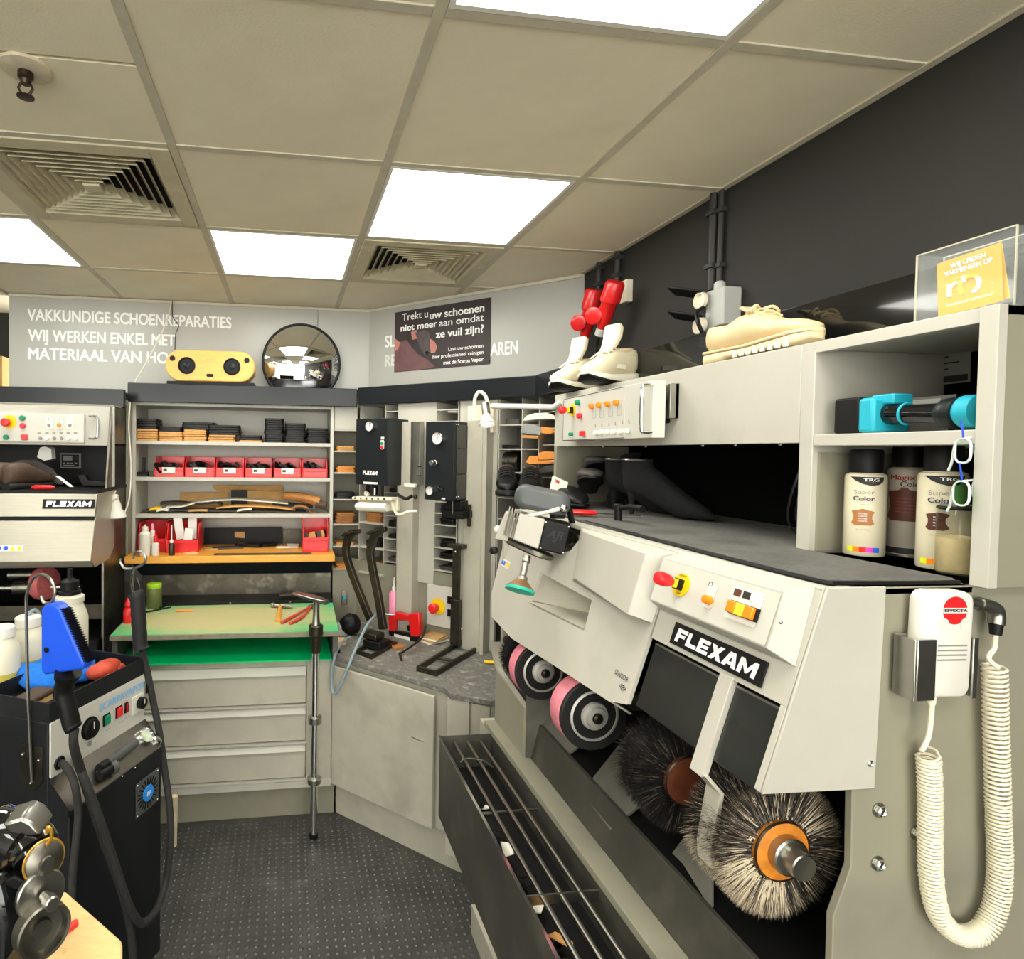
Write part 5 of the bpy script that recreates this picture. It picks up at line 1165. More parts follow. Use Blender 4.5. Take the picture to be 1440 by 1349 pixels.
# ================================================================== RIGHT WALL: plugs, conduit, socket box
def ceeplug(u0, v0, u1, v1, x, label, ulid, vlid):
    p0, p1 = PX(u0, v0, x=x), PX(u1, v1, x=x); d = (p1-p0); Ln = d.length; d.normalize()
    t = thing('power_plug', label, 'plug', p1, group='red three-phase plugs on the dark wall')
    MB().lathe([(.030, 0), (.036, .01), (.038, Ln*.40), (.030, Ln*.46), (.028, Ln*.72), (.022, Ln*.92), (.018, Ln)], p0, d, 24).build('body', 'red_plastic', t, w=True)
    MB().lathe([(.017, Ln), (.020, Ln+.004), (.020, Ln+.028), (.012, Ln+.034)], p0, d, 16).build('gland', 'socket_grey', t, w=True)
    lq = PX(ulid, vlid, x=x-.035); nrm = V((-.72, -.55, -.2)).normalized()
    ld = MB().lathe([(.030, 0), (.034, .004), (.034, .014), (.026, .018), (.004, .019)], lq, nrm, 28).build('flap_lid', 'red_plastic', t, w=True)
    MB().tube([lq-nrm*.0, p0+d*Ln*.35], .010, 8).build('lid_hinge', 'red_plastic', t, w=True)
    MB().tube(spline([p1+d*.03, p1+d*.08+V((0, 0, -.01)), PX(u1+1, v1+45, x=x)], 5), .007, 8).build('cord', 'black', t, w=True)
    return t
ceeplug(836, 407, 822, 474, 1.27, 'red three-phase plug with flap lid, nearer the poster wall', 815, 454)
ceeplug(866, 396, 846, 462, 1.24, 'red three-phase plug with flap lid mounted on the beige wall plate', 836, 444)
solo(MB().box((RX-.03, PX(878, 410, x=1.32).y-.015, PX(878, 425, x=1.32).z), (RX, PX(872, 410, x=1.32).y, PX(878, 394, x=1.32).z)), 'wall_plate', 'cream_plastic', 'beige wall plate behind the red plugs', 'wall plate', bevel=.003)
def conduit(u, v0, v1, x, r, label):
    a, b = PX(u, v0, x=x), PX(u, v1, x=x); y = (a.y+b.y)/2
    t = thing('conduit', label, 'conduit', (x, y, min(a.z, b.z)))
    MB().cyl((x, y, min(a.z, b.z)), (x, y, CZ), r, n=14).build('pipe', 'conduit', t, w=True)
    for f_ in (.25, .8):
        z = min(a.z, b.z)+(CZ-min(a.z, b.z))*f_; MB().box((x-r-.004, y-r-.006, z-.008), (RX, y+r+.006, z+.008)).build('clip', 'conduit', t, .002, w=True)
conduit(1002, 280, 408, 1.33, .012, 'dark conduit pipe running from ceiling to the grey socket box'); conduit(1013, 280, 408, 1.337, .009, 'thinner dark conduit pipe beside the one above the socket box')
conduit(842, 385, 410, 1.33, .012, 'short dark conduit pipe above the red plug nearer the poster wall'); conduit(868, 370, 398, 1.33, .012, 'short dark conduit pipe above the red plug on the wall plate')
a, b = PX(994, 411, x=1.29), PX(1018, 466, x=1.29)
sb = thing('socket_box', 'grey wall socket box with two open black hinged lids', 'socket', (1.30, (a.y+b.y)/2, b.z))
MB().box((1.285, b.y, b.z), (RX, a.y, a.z)).build('box', 'socket_grey', sb, .006, w=True)
MB().lathe([(.016, 0), (.016, .02), (.011, .026)], (1.31, (a.y+b.y)/2+.01, a.z), (0, 0, 1), 16).build('gland', 'socket_grey', sb, w=True)
for v in (415, 450):
    q = PX(992, v, x=1.285)
    MB(frame(q, (-.35, .80, .30), (.5, .1, -.2))).box((0, -.03, -.004), (.12, .03, .004)).build('hinged_lid', 'black', sb, .003, w=True)
    MB().lathe([(.026, 0), (.026, -.012), (.022, -.014), (.02, -.004)], (1.275, a.y-.0, PX(992, v+8, x=1.285).z), (1, 0, 0), 20).build('socket', 'cream_plastic', sb, w=True)
q0 = PX(988, 430, x=1.25); MB().tube(spline([PX(990, 432, x=1.27), PX(980, 440, x=1.25), PX(982, 455, x=1.24), PX(988, 468, x=1.25)], 5), .006, 8).build('plug_cord', 'black', sb, w=True)
# ================================================================== SHELF CABINET CONTENTS
def sx_(u, y=3.22): return PX(u, 650, y=y).x
Z1, Z2, Z3 = SHZ
def slabme(w_, d_, h, name, mt, r=.012):
    mb = MB(); mb.prism(rrect(w_, d_, r, 3), 0, h); return mb.mesh(name, mt, 30)
slab_cache = {}
def sheet(x, y, z, w_, d_, h, mt, label, group, rot=0, name='sole_sheet', cat='sole sheet', r=.012):
    key = (round(w_, 3), round(d_, 3), round(h, 4), mt, name)
    if key not in slab_cache: slab_cache[key] = slabme(w_, d_, h, name, mt, r)
    o = bpy.data.objects.new(name, slab_cache[key]); COL.objects.link(o); o.location = (x, y, z); o.rotation_euler = (0, 0, rot); return tag(o, label, cat, group)
rnd = random.Random(21)
ORD = ('first', 'second', 'third', 'fourth', 'fifth', 'sixth', 'seventh', 'eighth')
# stacks on the top shelf: (u0, u1, tan layers, black layers, overhang)
for i, (u0, u1, nt_, nb, ext) in enumerate(((193, 223, 5, 4, 0), (223.5, 257.5, 4, 2, 0), (258.5, 291, 5, 3, .05), (293, 331, 3, 4, .03), (335.5, 368, 1, 2, 0), (371.5, 399, 0, 11, 0), (400, 430, 0, 9, 0), (430.5, 461, 0, 7, 0))):
    x0, x1 = sx_(u0), sx_(u1); w_ = x1-x0-.004; z = Z1
    for j in range(nt_+nb):
        tan = j < nt_; h = .0128 if nt_ else .0118
        sheet((x0+x1)/2+(0 if tan else ext*.4)+rnd.gauss(0, .0012), 3.265+rnd.gauss(0, .003), z, w_*(1 if tan else 1.0)+(0 if tan else ext), .15, h*.82, 'tan' if tan else 'leather_black',
              ('tan leather sole sheet in the ' if tan else 'black rubber sole sheet in the ')+ORD[i]+' stack from the left on the top shelf', 'sole sheets in the '+ORD[i]+' stack on the top shelf', rnd.gauss(0, .02 if tan else .03)); z += h
# red bins on the second shelf
def bin_mesh(t, w_, d_, h, lip):
    mb = MB(); th = .004
    mb.box((-w_/2, -d_/2, 0), (w_/2, d_/2, th))
    mb.box((-w_/2, d_/2-th, th), (w_/2, d_/2, h)); 
    YZm = lambda x: Matrix(((0, 0, 1, x), (1, 0, 0, 0), (0, 1, 0, 0), (0, 0, 0, 1)))
    for x in (-w_/2, w_/2-th):
        mb.M = YZm(x); mb.prism([(-d_/2, th), (d_/2, th), (d_/2, h), (-d_/2+.035, h), (-d_/2, lip)], 0, th)
    mb.M = Matrix(); mb.box((-w_/2+th, -d_/2, th), (w_/2-th, -d_/2+th, lip)); mb.box((-w_/2+.01, -d_/2-.008, lip-.016), (w_/2-.01, -d_/2, lip-.010))
    return mb.build('bin', 'red_plastic', t, .0012)
bins = [(216.5, 259), (259.5, 302.5), (303, 343.5), (344, 383.5), (384.5, 424), (424.8, 461)]
W_ = .150; base_bin = None
for i, (u0, u1) in enumerate(bins):
    xm = (sx_(u0, 3.2)+sx_(u1, 3.2))/2; ww = sx_(u1, 3.2)-sx_(u0, 3.2)-.004
    t = thing('storage_bin', ORD[i]+' red plastic bin from the left in the row on the second shelf', 'bin', (xm, 3.285, Z2), 0, 'red bins on the second shelf')
    bin_mesh(t, ww, .17, .105, .050)
    if i < 5: plate(frame((0, -.094, .036), (1, 0, 0), (0, 0, 1)), ww*.44, .030, 'paper', 'bin_label', t, .001, w=False); plate(frame((-ww*.12, -.0952, .036), (1, 0, 0), (0, 0, 1)), ww*.12, .012, 'print_dark', 'label_print', t, .0004, w=False)
    for j in range(7 if i < 5 else 9):
        L_ = .05+rnd.random()*.03
        m_ = Matrix.Translation((xm+(j-3.4)*ww*.105 if i < 5 else xm+(j-4.4)*ww*.09, 3.26+rnd.gauss(0, .02), Z2+.045+rnd.random()*.012)) @ Matrix.Rotation(rnd.gauss(0, .6 if i < 5 else .15), 4, 'Z') @ Matrix.Rotation(.5+rnd.random()*.6, 4, 'Y' if i < 5 else 'Y')
        mb = MB(m_); mb.prism(rrect(L_, .045, .015, 3), -.005, .005)
        solo(mb, 'rubber_heel', 'leather_black', 'black rubber heel piece in the '+ORD[i]+' red bin on the second shelf', 'heel', group='heel pieces in the '+ORD[i]+' red bin')
# brush at the left of the second shelf
q = V((sx_(200, 3.21), 3.23, Z2)); t = thing('shoe_brush', 'small black brush standing at the left end of the second shelf', 'brush', q)
MB().box((-.028, -.02, .012), (.028, .02, .024)).build('block', 'black', t, .003)
tag(MB().box((-.026, -.018, 0), (.026, .018, .012)).build('bristle_pad', 'bristle_dark', t), None, None)
MB().loft([[(-.008, -.01, .024), (.010, -.01, .024), (.010, .01, .024), (-.008, .01, .024)], [(-.004, -.01, .10), (.012, -.01, .10), (.012, .01, .10), (-.004, .01, .10)]]).build('handle', 'press_black', t, .003)
# third shelf: cardboard, strips, offcuts
def piece(pix, y, th, mt, label, name, cat, tilt=0, wavy=0):
    """flat piece with a traced front outline, standing or lying near depth y, thickness th in depth"""
    P = [PX(u, v, y=y) for u, v in pix]; a = [(p.x, p.y, p.z) for p in P]; b = [(p.x, p.y+th, p.z) for p in P]
    return solo(MB().loft([a, b]), name, mt, label, cat)
def zmin(o): return o
piece([(299, 682), (398, 682), (398, 692), (310, 693), (301, 688)], 3.43, .006, 'cardboard', 'tall brown cardboard flap at the back of the third shelf', 'cardboard_piece', 'cardboard')
piece([(253, 693), (320, 692), (320, 721), (253, 722)], 3.41, .006, 'cardboard', 'left cardboard piece leaning on the back of the third shelf', 'cardboard_piece', 'cardboard')
piece([(325, 689), (348, 689), (348, 722), (325, 722)], 3.395, .005, 'black', 'black square piece before the cardboard on the third shelf', 'rubber_piece', 'rubber')
piece([(348, 690), (402, 692), (402, 722), (348, 722)], 3.40, .006, 'cardboard', 'right cardboard piece leaning on the back of the third shelf', 'cardboard_piece', 'cardboard')
def strip(pix, y, dep, th, mt, label, name='leather_strip', cat='strip'):
    """lying strip: front top edge traced by pixels, dep deep, th thick"""
    P = spline([PX(u, v, y=y) for u, v in pix], 4); L = [[(p.x, p.y, p.z-th), (p.x, p.y, p.z), (p.x, p.y+dep, p.z+.004), (p.x, p.y+dep, p.z+.004-th)] for p in P]
    return solo(MB().loft(L), name, mt, label, cat)
strip([(233, 713), (255, 712), (275, 707), (300, 704), (330, 702.5), (360, 704), (395, 707), (405, 708)], 3.26, .09, .006, 'felt', 'long white curved strip lying across the third shelf')
strip([(274, 708), (290, 707), (305, 706), (312, 710)], 3.24, .06, .010, 'black', 'short black strip over the white strip on the third shelf')
strip([(383, 708), (405, 709), (440, 712)], 3.30, .08, .012, 'black', 'black strip at the right of the white strip on the third shelf')
strip([(304, 714.5), (330, 712), (360, 712), (390, 714), (415, 717)], 3.22, .06, .005, 'tan', 'long tan leather strip along the third shelf')
strip([(225, 707), (250, 706.5), (270, 708)], 3.33, .05, .012, 'brown_leather', 'dark brown strip at the back left of the third shelf')
strip([(196, 721), (215, 717), (240, 717), (300, 718), (380, 719), (430, 720)], 3.24, .10, .006, 'grey_leather', 'wide dark grey sheet at the bottom of the third shelf', 'leather_sheet', 'sheet')
strip([(264, 719), (280, 718), (291, 718.5)], 3.20, .04, .004, 'cardboard', 'small beige offcut at the front of the third shelf', 'leather_offcut', 'offcut')
strip([(333, 718.5), (345, 716.5), (354, 716.5)], 3.20, .04, .005, 'felt', 'small white offcut at the front of the third shelf', 'leather_offcut', 'offcut')
strip([(210, 716), (218, 714), (226, 715)], 3.21, .04, .010, 'yellow', 'small yellow piece at the left of the third shelf', 'leather_offcut', 'offcut')
strip([(220, 718), (228, 716), (236, 717)], 3.20, .04, .008, 'felt', 'small cream piece beside the yellow one on the third shelf', 'leather_offcut', 'offcut')
strip([(411, 716), (418, 712), (432, 714), (438, 722), (448, 723)], 3.19, .05, .004, 'tan_dark', 'torn tan leather piece hanging over the third shelf edge', 'leather_offcut', 'offcut')
# rolled brown card at the right
P = [PX(400, 697, y=3.27), PX(425, 700, y=3.25), PX(450, 706, y=3.23)]
solo(MB().tube(spline(P, 4), [.026, .028, .030, .032, .032, .032, .033, .034, .034], 12, cap=False, flat=.8), 'rolled_leather', 'tan_dark', 'rolled brown leather at the right end of the third shelf', 'leather roll')
solo(MB().cyl(PX(444, 709, y=3.22), PX(459, 711, y=3.21), .024, .02, n=12), 'rolled_leather', 'brown_leather', 'dark rolled leather in the right corner of the third shelf', 'leather roll')
# wooden top: bottles, bins, dark panel, sheets
WT = wbz
def bottle(u0, u1, vtop, vb, y, prof, parts, label, name='bottle'):
    x = (PX(u0, 740, y=y).x+PX(u1, 740, y=y).x)/2; r = (PX(u1, 740, y=y).x-PX(u0, 740, y=y).x)/2; h = PX((u0+u1)/2, vtop, y=y).z-WT
    t = thing(name, label, 'bottle', (x, y, WT))
    MB().lathe([(r*.92, 0), (r, h*.03), (r, h*prof[0]), (r*.55, h*prof[1]), (r*.5, h*prof[1]+.003)], (0, 0, 0), (0, 0, 1), 20).build('body', parts[0], t)
    MB().lathe([(r*.6, h*prof[1]), (r*.58, h*prof[2]), (r*.2, h*prof[2]+.004), (r*.16, h)], (0, 0, 0), (0, 0, 1), 16).build('cap', parts[1], t)
    return t
bottle(196, 212, 738, 777, 3.06, (.70, .80, .93), ('white_plastic', 'white_plastic'), 'white spray bottle at the left end of the wooden top')
bottle(210, 219, 736, 770, 3.12, (.68, .78, .95), ('white_plastic', 'pink_liquid'), 'slim white bottle with pinkish cap behind the white spray bottle')
bottle(213.5, 224, 745, 778, 3.055, (.45, .5, .75), ('white_plastic', 'red_plastic'), 'small white glue bottle with red pointed cap on the wooden top')
bottle(237, 246, 739, 777, 3.055, (.35, .42, .5), ('steel_dark', 'white_plastic'), 'slim bottle with long white nozzle before the red bin')
def bin2(u0, u1, y, vtop, lipv, label):
    xm = (PX(u0, 740, y=y).x+PX(u1, 740, y=y).x)/2; ww = PX(u1, 740, y=y).x-PX(u0, 740, y=y).x; h = PX(u0, vtop, y=y).z-WT
    t = thing('storage_bin', label, 'bin', (xm, y+.085, WT), 0, 'red bins on the wooden top'); bin_mesh(t, ww, .17, h, h*.45); return t, xm, ww, h
bin2(194, 233, 3.16, 736, 0, 'red plastic bin at the left end of the wooden top behind the bottles')
t, xm, ww, h = bin2(234, 279, 3.12, 737, 0, 'red plastic bin with white packets beside the bottles')
for i, (u, v) in enumerate(((254, 729), (270, 729), (266, 745))):
    q = PX(u, v, y=3.18); solo(MB(Matrix.Translation((q.x, 3.19+.012*i if i < 2 else 3.135, WT+.06)) @ Matrix.Rotation(.15*(i-1), 4, 'Y')).box((-.022, -.006, 0), (.022, .006, q.z-WT-.05+.002)), 'paper_packet', 'paper', ('white folded packet in the red bin beside the bottles, left one', 'white folded packet in the red bin beside the bottles, right one', 'white card packet at the front of the red bin beside the bottles')[i], 'packet', bevel=.002)
t, xm, ww, h = bin2(426, 462, 3.10, 731, 0, 'red plastic bin with leather offcuts at the right end of the wooden top')
for i in range(6):
    m_ = Matrix.Translation((xm+(i-2.5)*.018, 3.15+.008*i, WT+.055)) @ Matrix.Rotation(rnd.gauss(0, .3), 4, 'Y') @ Matrix.Rotation(rnd.gauss(0, .5), 4, 'Z')
    solo(MB(m_).prism([(-.018, 0), (.015, 0), (.02, .03), (.0, .055), (-.02, .035)], -.002, .002) if False else MB(m_ @ Matrix.Rotation(math.radians(90), 4, 'X')).prism([(-.018, 0), (.015, 0), (.02, .03), (.0, .055), (-.02, .035)], -.002, .002), 'leather_offcut', ('brown_leather', 'tan', 'leather_black')[i % 3], ('brown', 'tan', 'black')[i % 3]+' leather offcut standing in the red bin at the right end', 'offcut', group='offcuts in the right red bin')
piece([(287, 743), (397, 741), (398, 768), (287, 768)], 3.40, .006, 'black', 'black rubber panel leaning at the back of the wooden top', 'rubber_sheet', 'sheet')
piece([(398, 745), (426, 744), (426, 766), (398, 767)], 3.405, .004, 'steel_dark', 'dark grey panel at the back right of the wooden top', 'rubber_sheet', 'sheet')
piece([(330, 748), (344, 748), (344, 757), (330, 756)], 3.39, .004, 'cardboard', 'small tan square before the black panel', 'leather_offcut', 'offcut')
for i, (u, v, w_, d_, h, rot, mt_, lb_) in enumerate(((320, 767, .16, .07, .006, .2, 'grey_leather', 'dark grey sheet in the middle of the wooden top'), (350, 765, .14, .06, .012, -.3, 'leather_black', 'black sheet in the middle of the wooden top'), (378, 764, .09, .05, .014, .3, 'leather_black', 'small black block sheet right of the middle on the wooden top'),
        (404, 766, .12, .04, .005, .05, 'felt', 'cream strip before the black panel on the wooden top'), (412, 760, .07, .04, .008, -.1, 'paper', 'white piece near the right red bin'), (296, 769, .07, .05, .006, .3, 'cardboard', 'beige offcut left of the sheets on the wooden top'), (268, 775, .06, .04, .006, .7, 'wood_pale', 'pale triangular offcut at the front of the wooden top'))):
    q = PX(u, v+3, z=WT+.004); sheet(q.x, min(max(q.y, 3.06), 3.34), WT+(.006 if i == 1 else .001), w_, d_, h, mt_, lb_, None, rot, 'leather_sheet', 'sheet', .004)
a, b = PX(303, 777, z=WT+.004), PX(437, 774, z=WT+.004)
solo(MB(frame((a.x, 3.035, WT+.001), (1, 0, 0), (0, 1, 0))).box((0, 0, 0), (b.x-a.x, .025, .006)), 'steel_ruler', 'brown_leather', 'long dark flat bar along the front edge of the wooden top', 'ruler', bevel=.001)
# ------------------------------------------------------------------ workbench top things
q = PX(214, 858, z=BZ); jr = thing('glass_jar', 'olive glass jar with lime green lid at the left back of the bench', 'jar', (q.x+.0, 3.005, BZ)); r = .036
jh = PX(214, 822, y=3.0).z-BZ
MB().lathe([(r*.9, 0), (r, .006), (r, jh*.8), (r*.9, jh*.88), (r*.9, jh)], (0, 0, 0), (0, 0, 1), 24).build('jar', 'olive', jr)
MB().lathe([(r*.96, jh*.86), (r*.98, jh), (r*.9, jh+.004), (r*.1, jh+.004)], (0, 0, 0), (0, 0, 1), 24).build('lid', 'lime', jr)
q = PX(181, 876, z=BZ); rc = thing('oil_can', 'small red plastic oil can with spout at the left end of the bench', 'can', (q.x, q.y+.01, BZ)); rr_ = .026
MB().lathe([(rr_*.95, 0), (rr_, .004), (rr_, .055), (rr_*.7, .068), (rr_*.35, .074)], (0, 0, 0), (0, 0, 1), 20).build('body', 'red_plastic', rc)
MB().lathe([(rr_*.8, .076), (rr_*.55, .10), (rr_*.3, .115)], (0, 0, 0), (0, 0, 1), 16).build('cap', 'red_plastic', rc)
def on_bench(u, v, h=.0): return PX(u, v, z=BZ+h)
# hammer
a, b = on_bench(382, 851, .012), on_bench(420, 854, .012)
hm_ = thing('hammer', 'cobbler hammer with short wooden handle lying on the green mat', 'hammer', (a.x, a.y, BZ))
d_ = (b-a).normalized(); s_ = d_.cross(V((0, 0, 1)))
MB().lathe([(.013, 0), (.014, .003), (.014, .014), (.009, .018), (.009, .05), (.011, .07), (.006, .11)], a, d_, 16).build('head', 'steel', hm_, w=True)
c = a+d_*.045; e = on_bench(391, 872, .010); MB().tube([c, (c+e)/2, e], [.008, .010, .012], 10).build('handle', 'wood', hm_, w=True)
# pliers
pz = on_bench(437, 853, .010); pt_ = thing('pliers', 'steel pincers with two red handles beside the hammer on the bench', 'pliers', (pz.x, pz.y, BZ))
for i, (u, v) in enumerate(((396, 876), (408, 877))):
    e = on_bench(u, v, .007); m_ = on_bench(u+18, v-10, .009); MB().tube(spline([pz, m_, e], 5), [.005]*5+[.0075]*6, 8).build('handle', 'red_handle', pt_, w=True)
MB().ball(pz, (.014, .014, .009), 12, 7).build('joint', 'steel', pt_, w=True)
for u, v in ((448, 849), (447, 856)):
    e = on_bench(u, v, .009); MB().tube(spline([pz, (pz+e)/2+V((0, .004 if v < 852 else -.004, 0)), e], 4), .006, 8).build('jaw', 'steel', pt_, w=True)
a, b = on_bench(247, 859, .006), on_bench(271, 858.5, .006); solo(MB().cyl(a, b, .006, .005, n=10), 'wooden_stick', 'orange_leather', 'orange wooden stick lying at the back of the green mat', 'stick')
a, b = PX(393, 842, y=3.1), PX(420, 841, y=3.12); a.z = b.z = BZ+.024; kn = thing('knife', 'knife with dark wooden handle on the black ledge behind the bench', 'knife', (a.x, a.y, BZ+.012))
MB().tube([a, (a+b)/2, b], [.008, .011, .009], 10).build('handle', 'brown_leather', kn, w=True); MB().box((b.x, b.y-.008, BZ+.022), (b.x+.07, b.y+.008, BZ+.025)).build('blade', 'steel_dark', kn, w=True)
for i, (u0, u1, v) in enumerate(((205, 240, 858), (225, 245, 852))):
    a, b = on_bench(u0, v+3, .005), on_bench(u1, v-4, .005); solo(MB().cyl(a, b, .004, .003, n=8), 'awl', 'black', ('long dark awl lying at the back left of the green mat', 'short dark awl lying near the black ledge')[i], 'awl')
# ================================================================== PIGEONHOLE CONTENTS
def gput(u, z, w_, h, mt, label, group, name='leather_stack', cat='leather', dd=.12, off=-.015, rot=0, lay=1):
    x = gx(u)
    for j in range(lay):
        m_ = gm_ @ Matrix.Translation((x, z+j*h/lay, off-dd/2)) @ Matrix.Rotation(rot+rnd.gauss(0, .06), 4, 'Y') @ Matrix.Rotation(math.radians(-90), 4, 'X')
        solo(MB(m_).prism(rrect(w_*(1-.06*rnd.random()), dd, .012, 3), 0, h/lay*.84), name, mt, label, cat, group=group)
def yput(v_z, n, mt, label, group, w_=.10):
    z = PX(485, v_z, y=3.2).z
    for j in range(n): sheet(.315+rnd.gauss(0, .002), 3.275+rnd.gauss(0, .003), z+j*.0085, w_, .13, .0072, mt, label, group, rnd.gauss(0, .05))
yput(634, 3, 'tan', 'tan leather sheet in the upper slot of the narrow column', 'tan sheets in the upper slot')
yput(664.5, 4, 'orange_leather', 'orange tan sheet in the third slot of the narrow column', 'orange sheets in the third slot')
yput(702, 4, 'leather_black', 'black sheet in the fourth slot of the narrow column', 'black sheets in the fourth slot')
yput(737, 7, 'tan_dark', 'brown leather sheet in the fifth slot of the narrow column', 'brown sheets in the fifth slot')
yput(768, 2, 'tan', 'pale tan sheet in the sixth slot of the narrow column', 'pale sheets in the sixth slot')
yput(800, 3, 'orange_leather', 'orange sheet in the lowest slot of the narrow column', 'orange sheets in the lowest slot')
zz = gz(523, 735); gput(523, zz, .10, .05, 'tan_dark', 'brown sheet behind the left press pad', 'brown sheets behind the left press', lay=5)
zz = gz(523, 770); gput(523, zz, .10, .035, 'leather_black', 'black sheet behind the left press arms', 'black sheets behind the left press', lay=4)
zz = gz(523, 806); gput(523, zz, .11, .05, 'tan_dark', 'folded brown leather in the lowest slot behind the press arms', 'folded leather behind the press arms', lay=4)
for i in range(13):
    z = 1.08+i*.060
    if i % 3 != 1: gput(550, z, .05, .02+.014*(i % 2), 'leather_black' if i % 4 else 'grey_leather', 'dark piece in a slot of the narrow rack behind the left press', 'dark pieces in the narrow rack', dd=.10, lay=2)
for i in range(13):
    z = 1.075+i*.056
    if i not in (3, 8): gput(628, z, .085, .018+.012*(i % 3), 'leather_black' if i % 3 else 'grey_leather', 'dark piece in a slot of the rack between the presses', 'dark pieces in the rack between the presses', dd=.11, lay=2)
gput(632, gz(628, 580), .06, .02, 'paper', 'crumpled white paper in the top slot between the presses', None, 'paper', 'paper', .06)
gput(529, gz(528, 601), .05, .03, 'paper', 'white paper in the top slot above the left press', None, 'paper', 'paper', .05)
# right block, beside the finishing machine
gput(717, gz(717, 597), .07, .03, 'grey_leather', 'grey plastic heel piece in the top right pigeonhole', None, 'heel_piece', 'heel', .08)
gput(717, gz(717, 631), .10, .018, 'leather_black', 'flat black piece in the second pigeonhole of the right block', 'black pieces in the second pigeonhole', dd=.1, lay=2)
q = PX(718, 655, k=KF+.10); tr2 = thing('wire_spool', 'dark spool of grey thread in the pigeonhole right of the lamp', 'spool', (q.x, q.y, gz(717, 664)))
ax2 = V((1, -1, 0)).normalized(); c0 = V((q.x, q.y, gz(717, 664)+.048))
MB().lathe([(.047, -.05), (.047, -.047), (.030, -.047), (.030, .047), (.047, .047), (.047, .05)], c0, ax2, 28).build('reel', 'black', tr2, w=True)
MB().lathe([(.02, -.046), (.041, -.046)]+[(.041+(.0012 if i % 2 else 0), -.044+i*.0037) for i in range(24)]+[(.041, .045), (.02, .046)], c0, ax2, 24).build('thread', 'steel_dark', tr2, w=True)
def pxslab(pix, k, dep, mt, label, name, cat, group=None, bevel=.002):
    P = [PX(u, v, k=k) for u, v in pix]; nb = V((1, 1, 0)).normalized()*dep
    return solo(MB().loft([P, [p+nb for p in P]]), name, mt, label, cat, group=group, bevel=bevel)
pxslab([(734, 592), (740, 585), (752, 581), (770, 581), (784, 586), (784, 590), (765, 589), (745, 591)], 3.50, .10, 'sole_white', 'white curved sole lying in the right pigeonholes', 'shoe_sole', 'sole')
pxslab([(732, 604), (740, 596), (752, 598), (762, 602), (760, 612), (745, 611), (733, 609)], 3.50, .08, 'acrylic_bag', 'clear plastic bag in the right pigeonholes under the white sole', 'plastic_bag', 'bag')
pxslab([(761, 600), (784, 603), (780, 608), (772, 611), (761, 609)], 3.48, .08, 'orange_leather', 'orange leather sole in the upper right pigeonhole', 'shoe_sole', 'sole')
pxslab([(734, 612), (757, 613), (757, 617), (734, 616)], 3.50, .08, 'tan', 'tan sole under the plastic bag in the right pigeonholes', 'shoe_sole', 'sole')
pxslab([(757, 637), (765, 635), (781, 636), (783, 646), (757, 647)], 3.49, .08, 'orange_leather', 'thick orange heel block in the lower right pigeonhole', 'heel_block', 'heel')
pxslab([(739, 650), (745, 641), (756, 642), (757, 648), (782, 647), (783, 652), (745, 653)], 3.48, .08, 'orange_leather', 'orange crepe sole under the heel block in the right pigeonhole', 'shoe_sole', 'sole')
pxslab([(755, 661), (770, 655), (784, 654), (784, 663), (757, 666)], 3.47, .08, 'grey_leather', 'grey rubber sole below the orange soles', 'shoe_sole', 'sole')
# ================================================================== SHOES
def foot_loop(x, w_, z0, z1, n=14, sq=2.6, cy=0):
    L = []
    for i in range(n):
        a = 2*math.pi*i/n; c, s = math.cos(a), math.sin(a)
        L.append((x, cy+w_*math.copysign(abs(c)**(2/sq), c), (z0+z1)/2+(z1-z0)/2*math.copysign(abs(s)**(2/sq), s)))
    return L
def foot(t, name, mt, secs, sq=2.6, m_=None, parent=None):
    """secs: (x, half width, z bottom, z top[, y shift])"""
    mb = MB(m_ or Matrix()); mb.loft([foot_loop(*s[:4], sq=sq, cy=s[4] if len(s) > 4 else 0) for s in secs]); return mb.build(name, mt, parent or t, smooth=60)
def laces(t, mt, pts, half, r=.0022):
    mb = MB()
    for x, z in pts: mb.tube([(x, -half, z-.008), (x-.004, -half*.3, z+.003), (x-.004, half*.3, z+.003), (x, half, z-.008)], r, 6)
    o = mb.build('laces', mt, t); o['kind'] = 'stuff'; return o
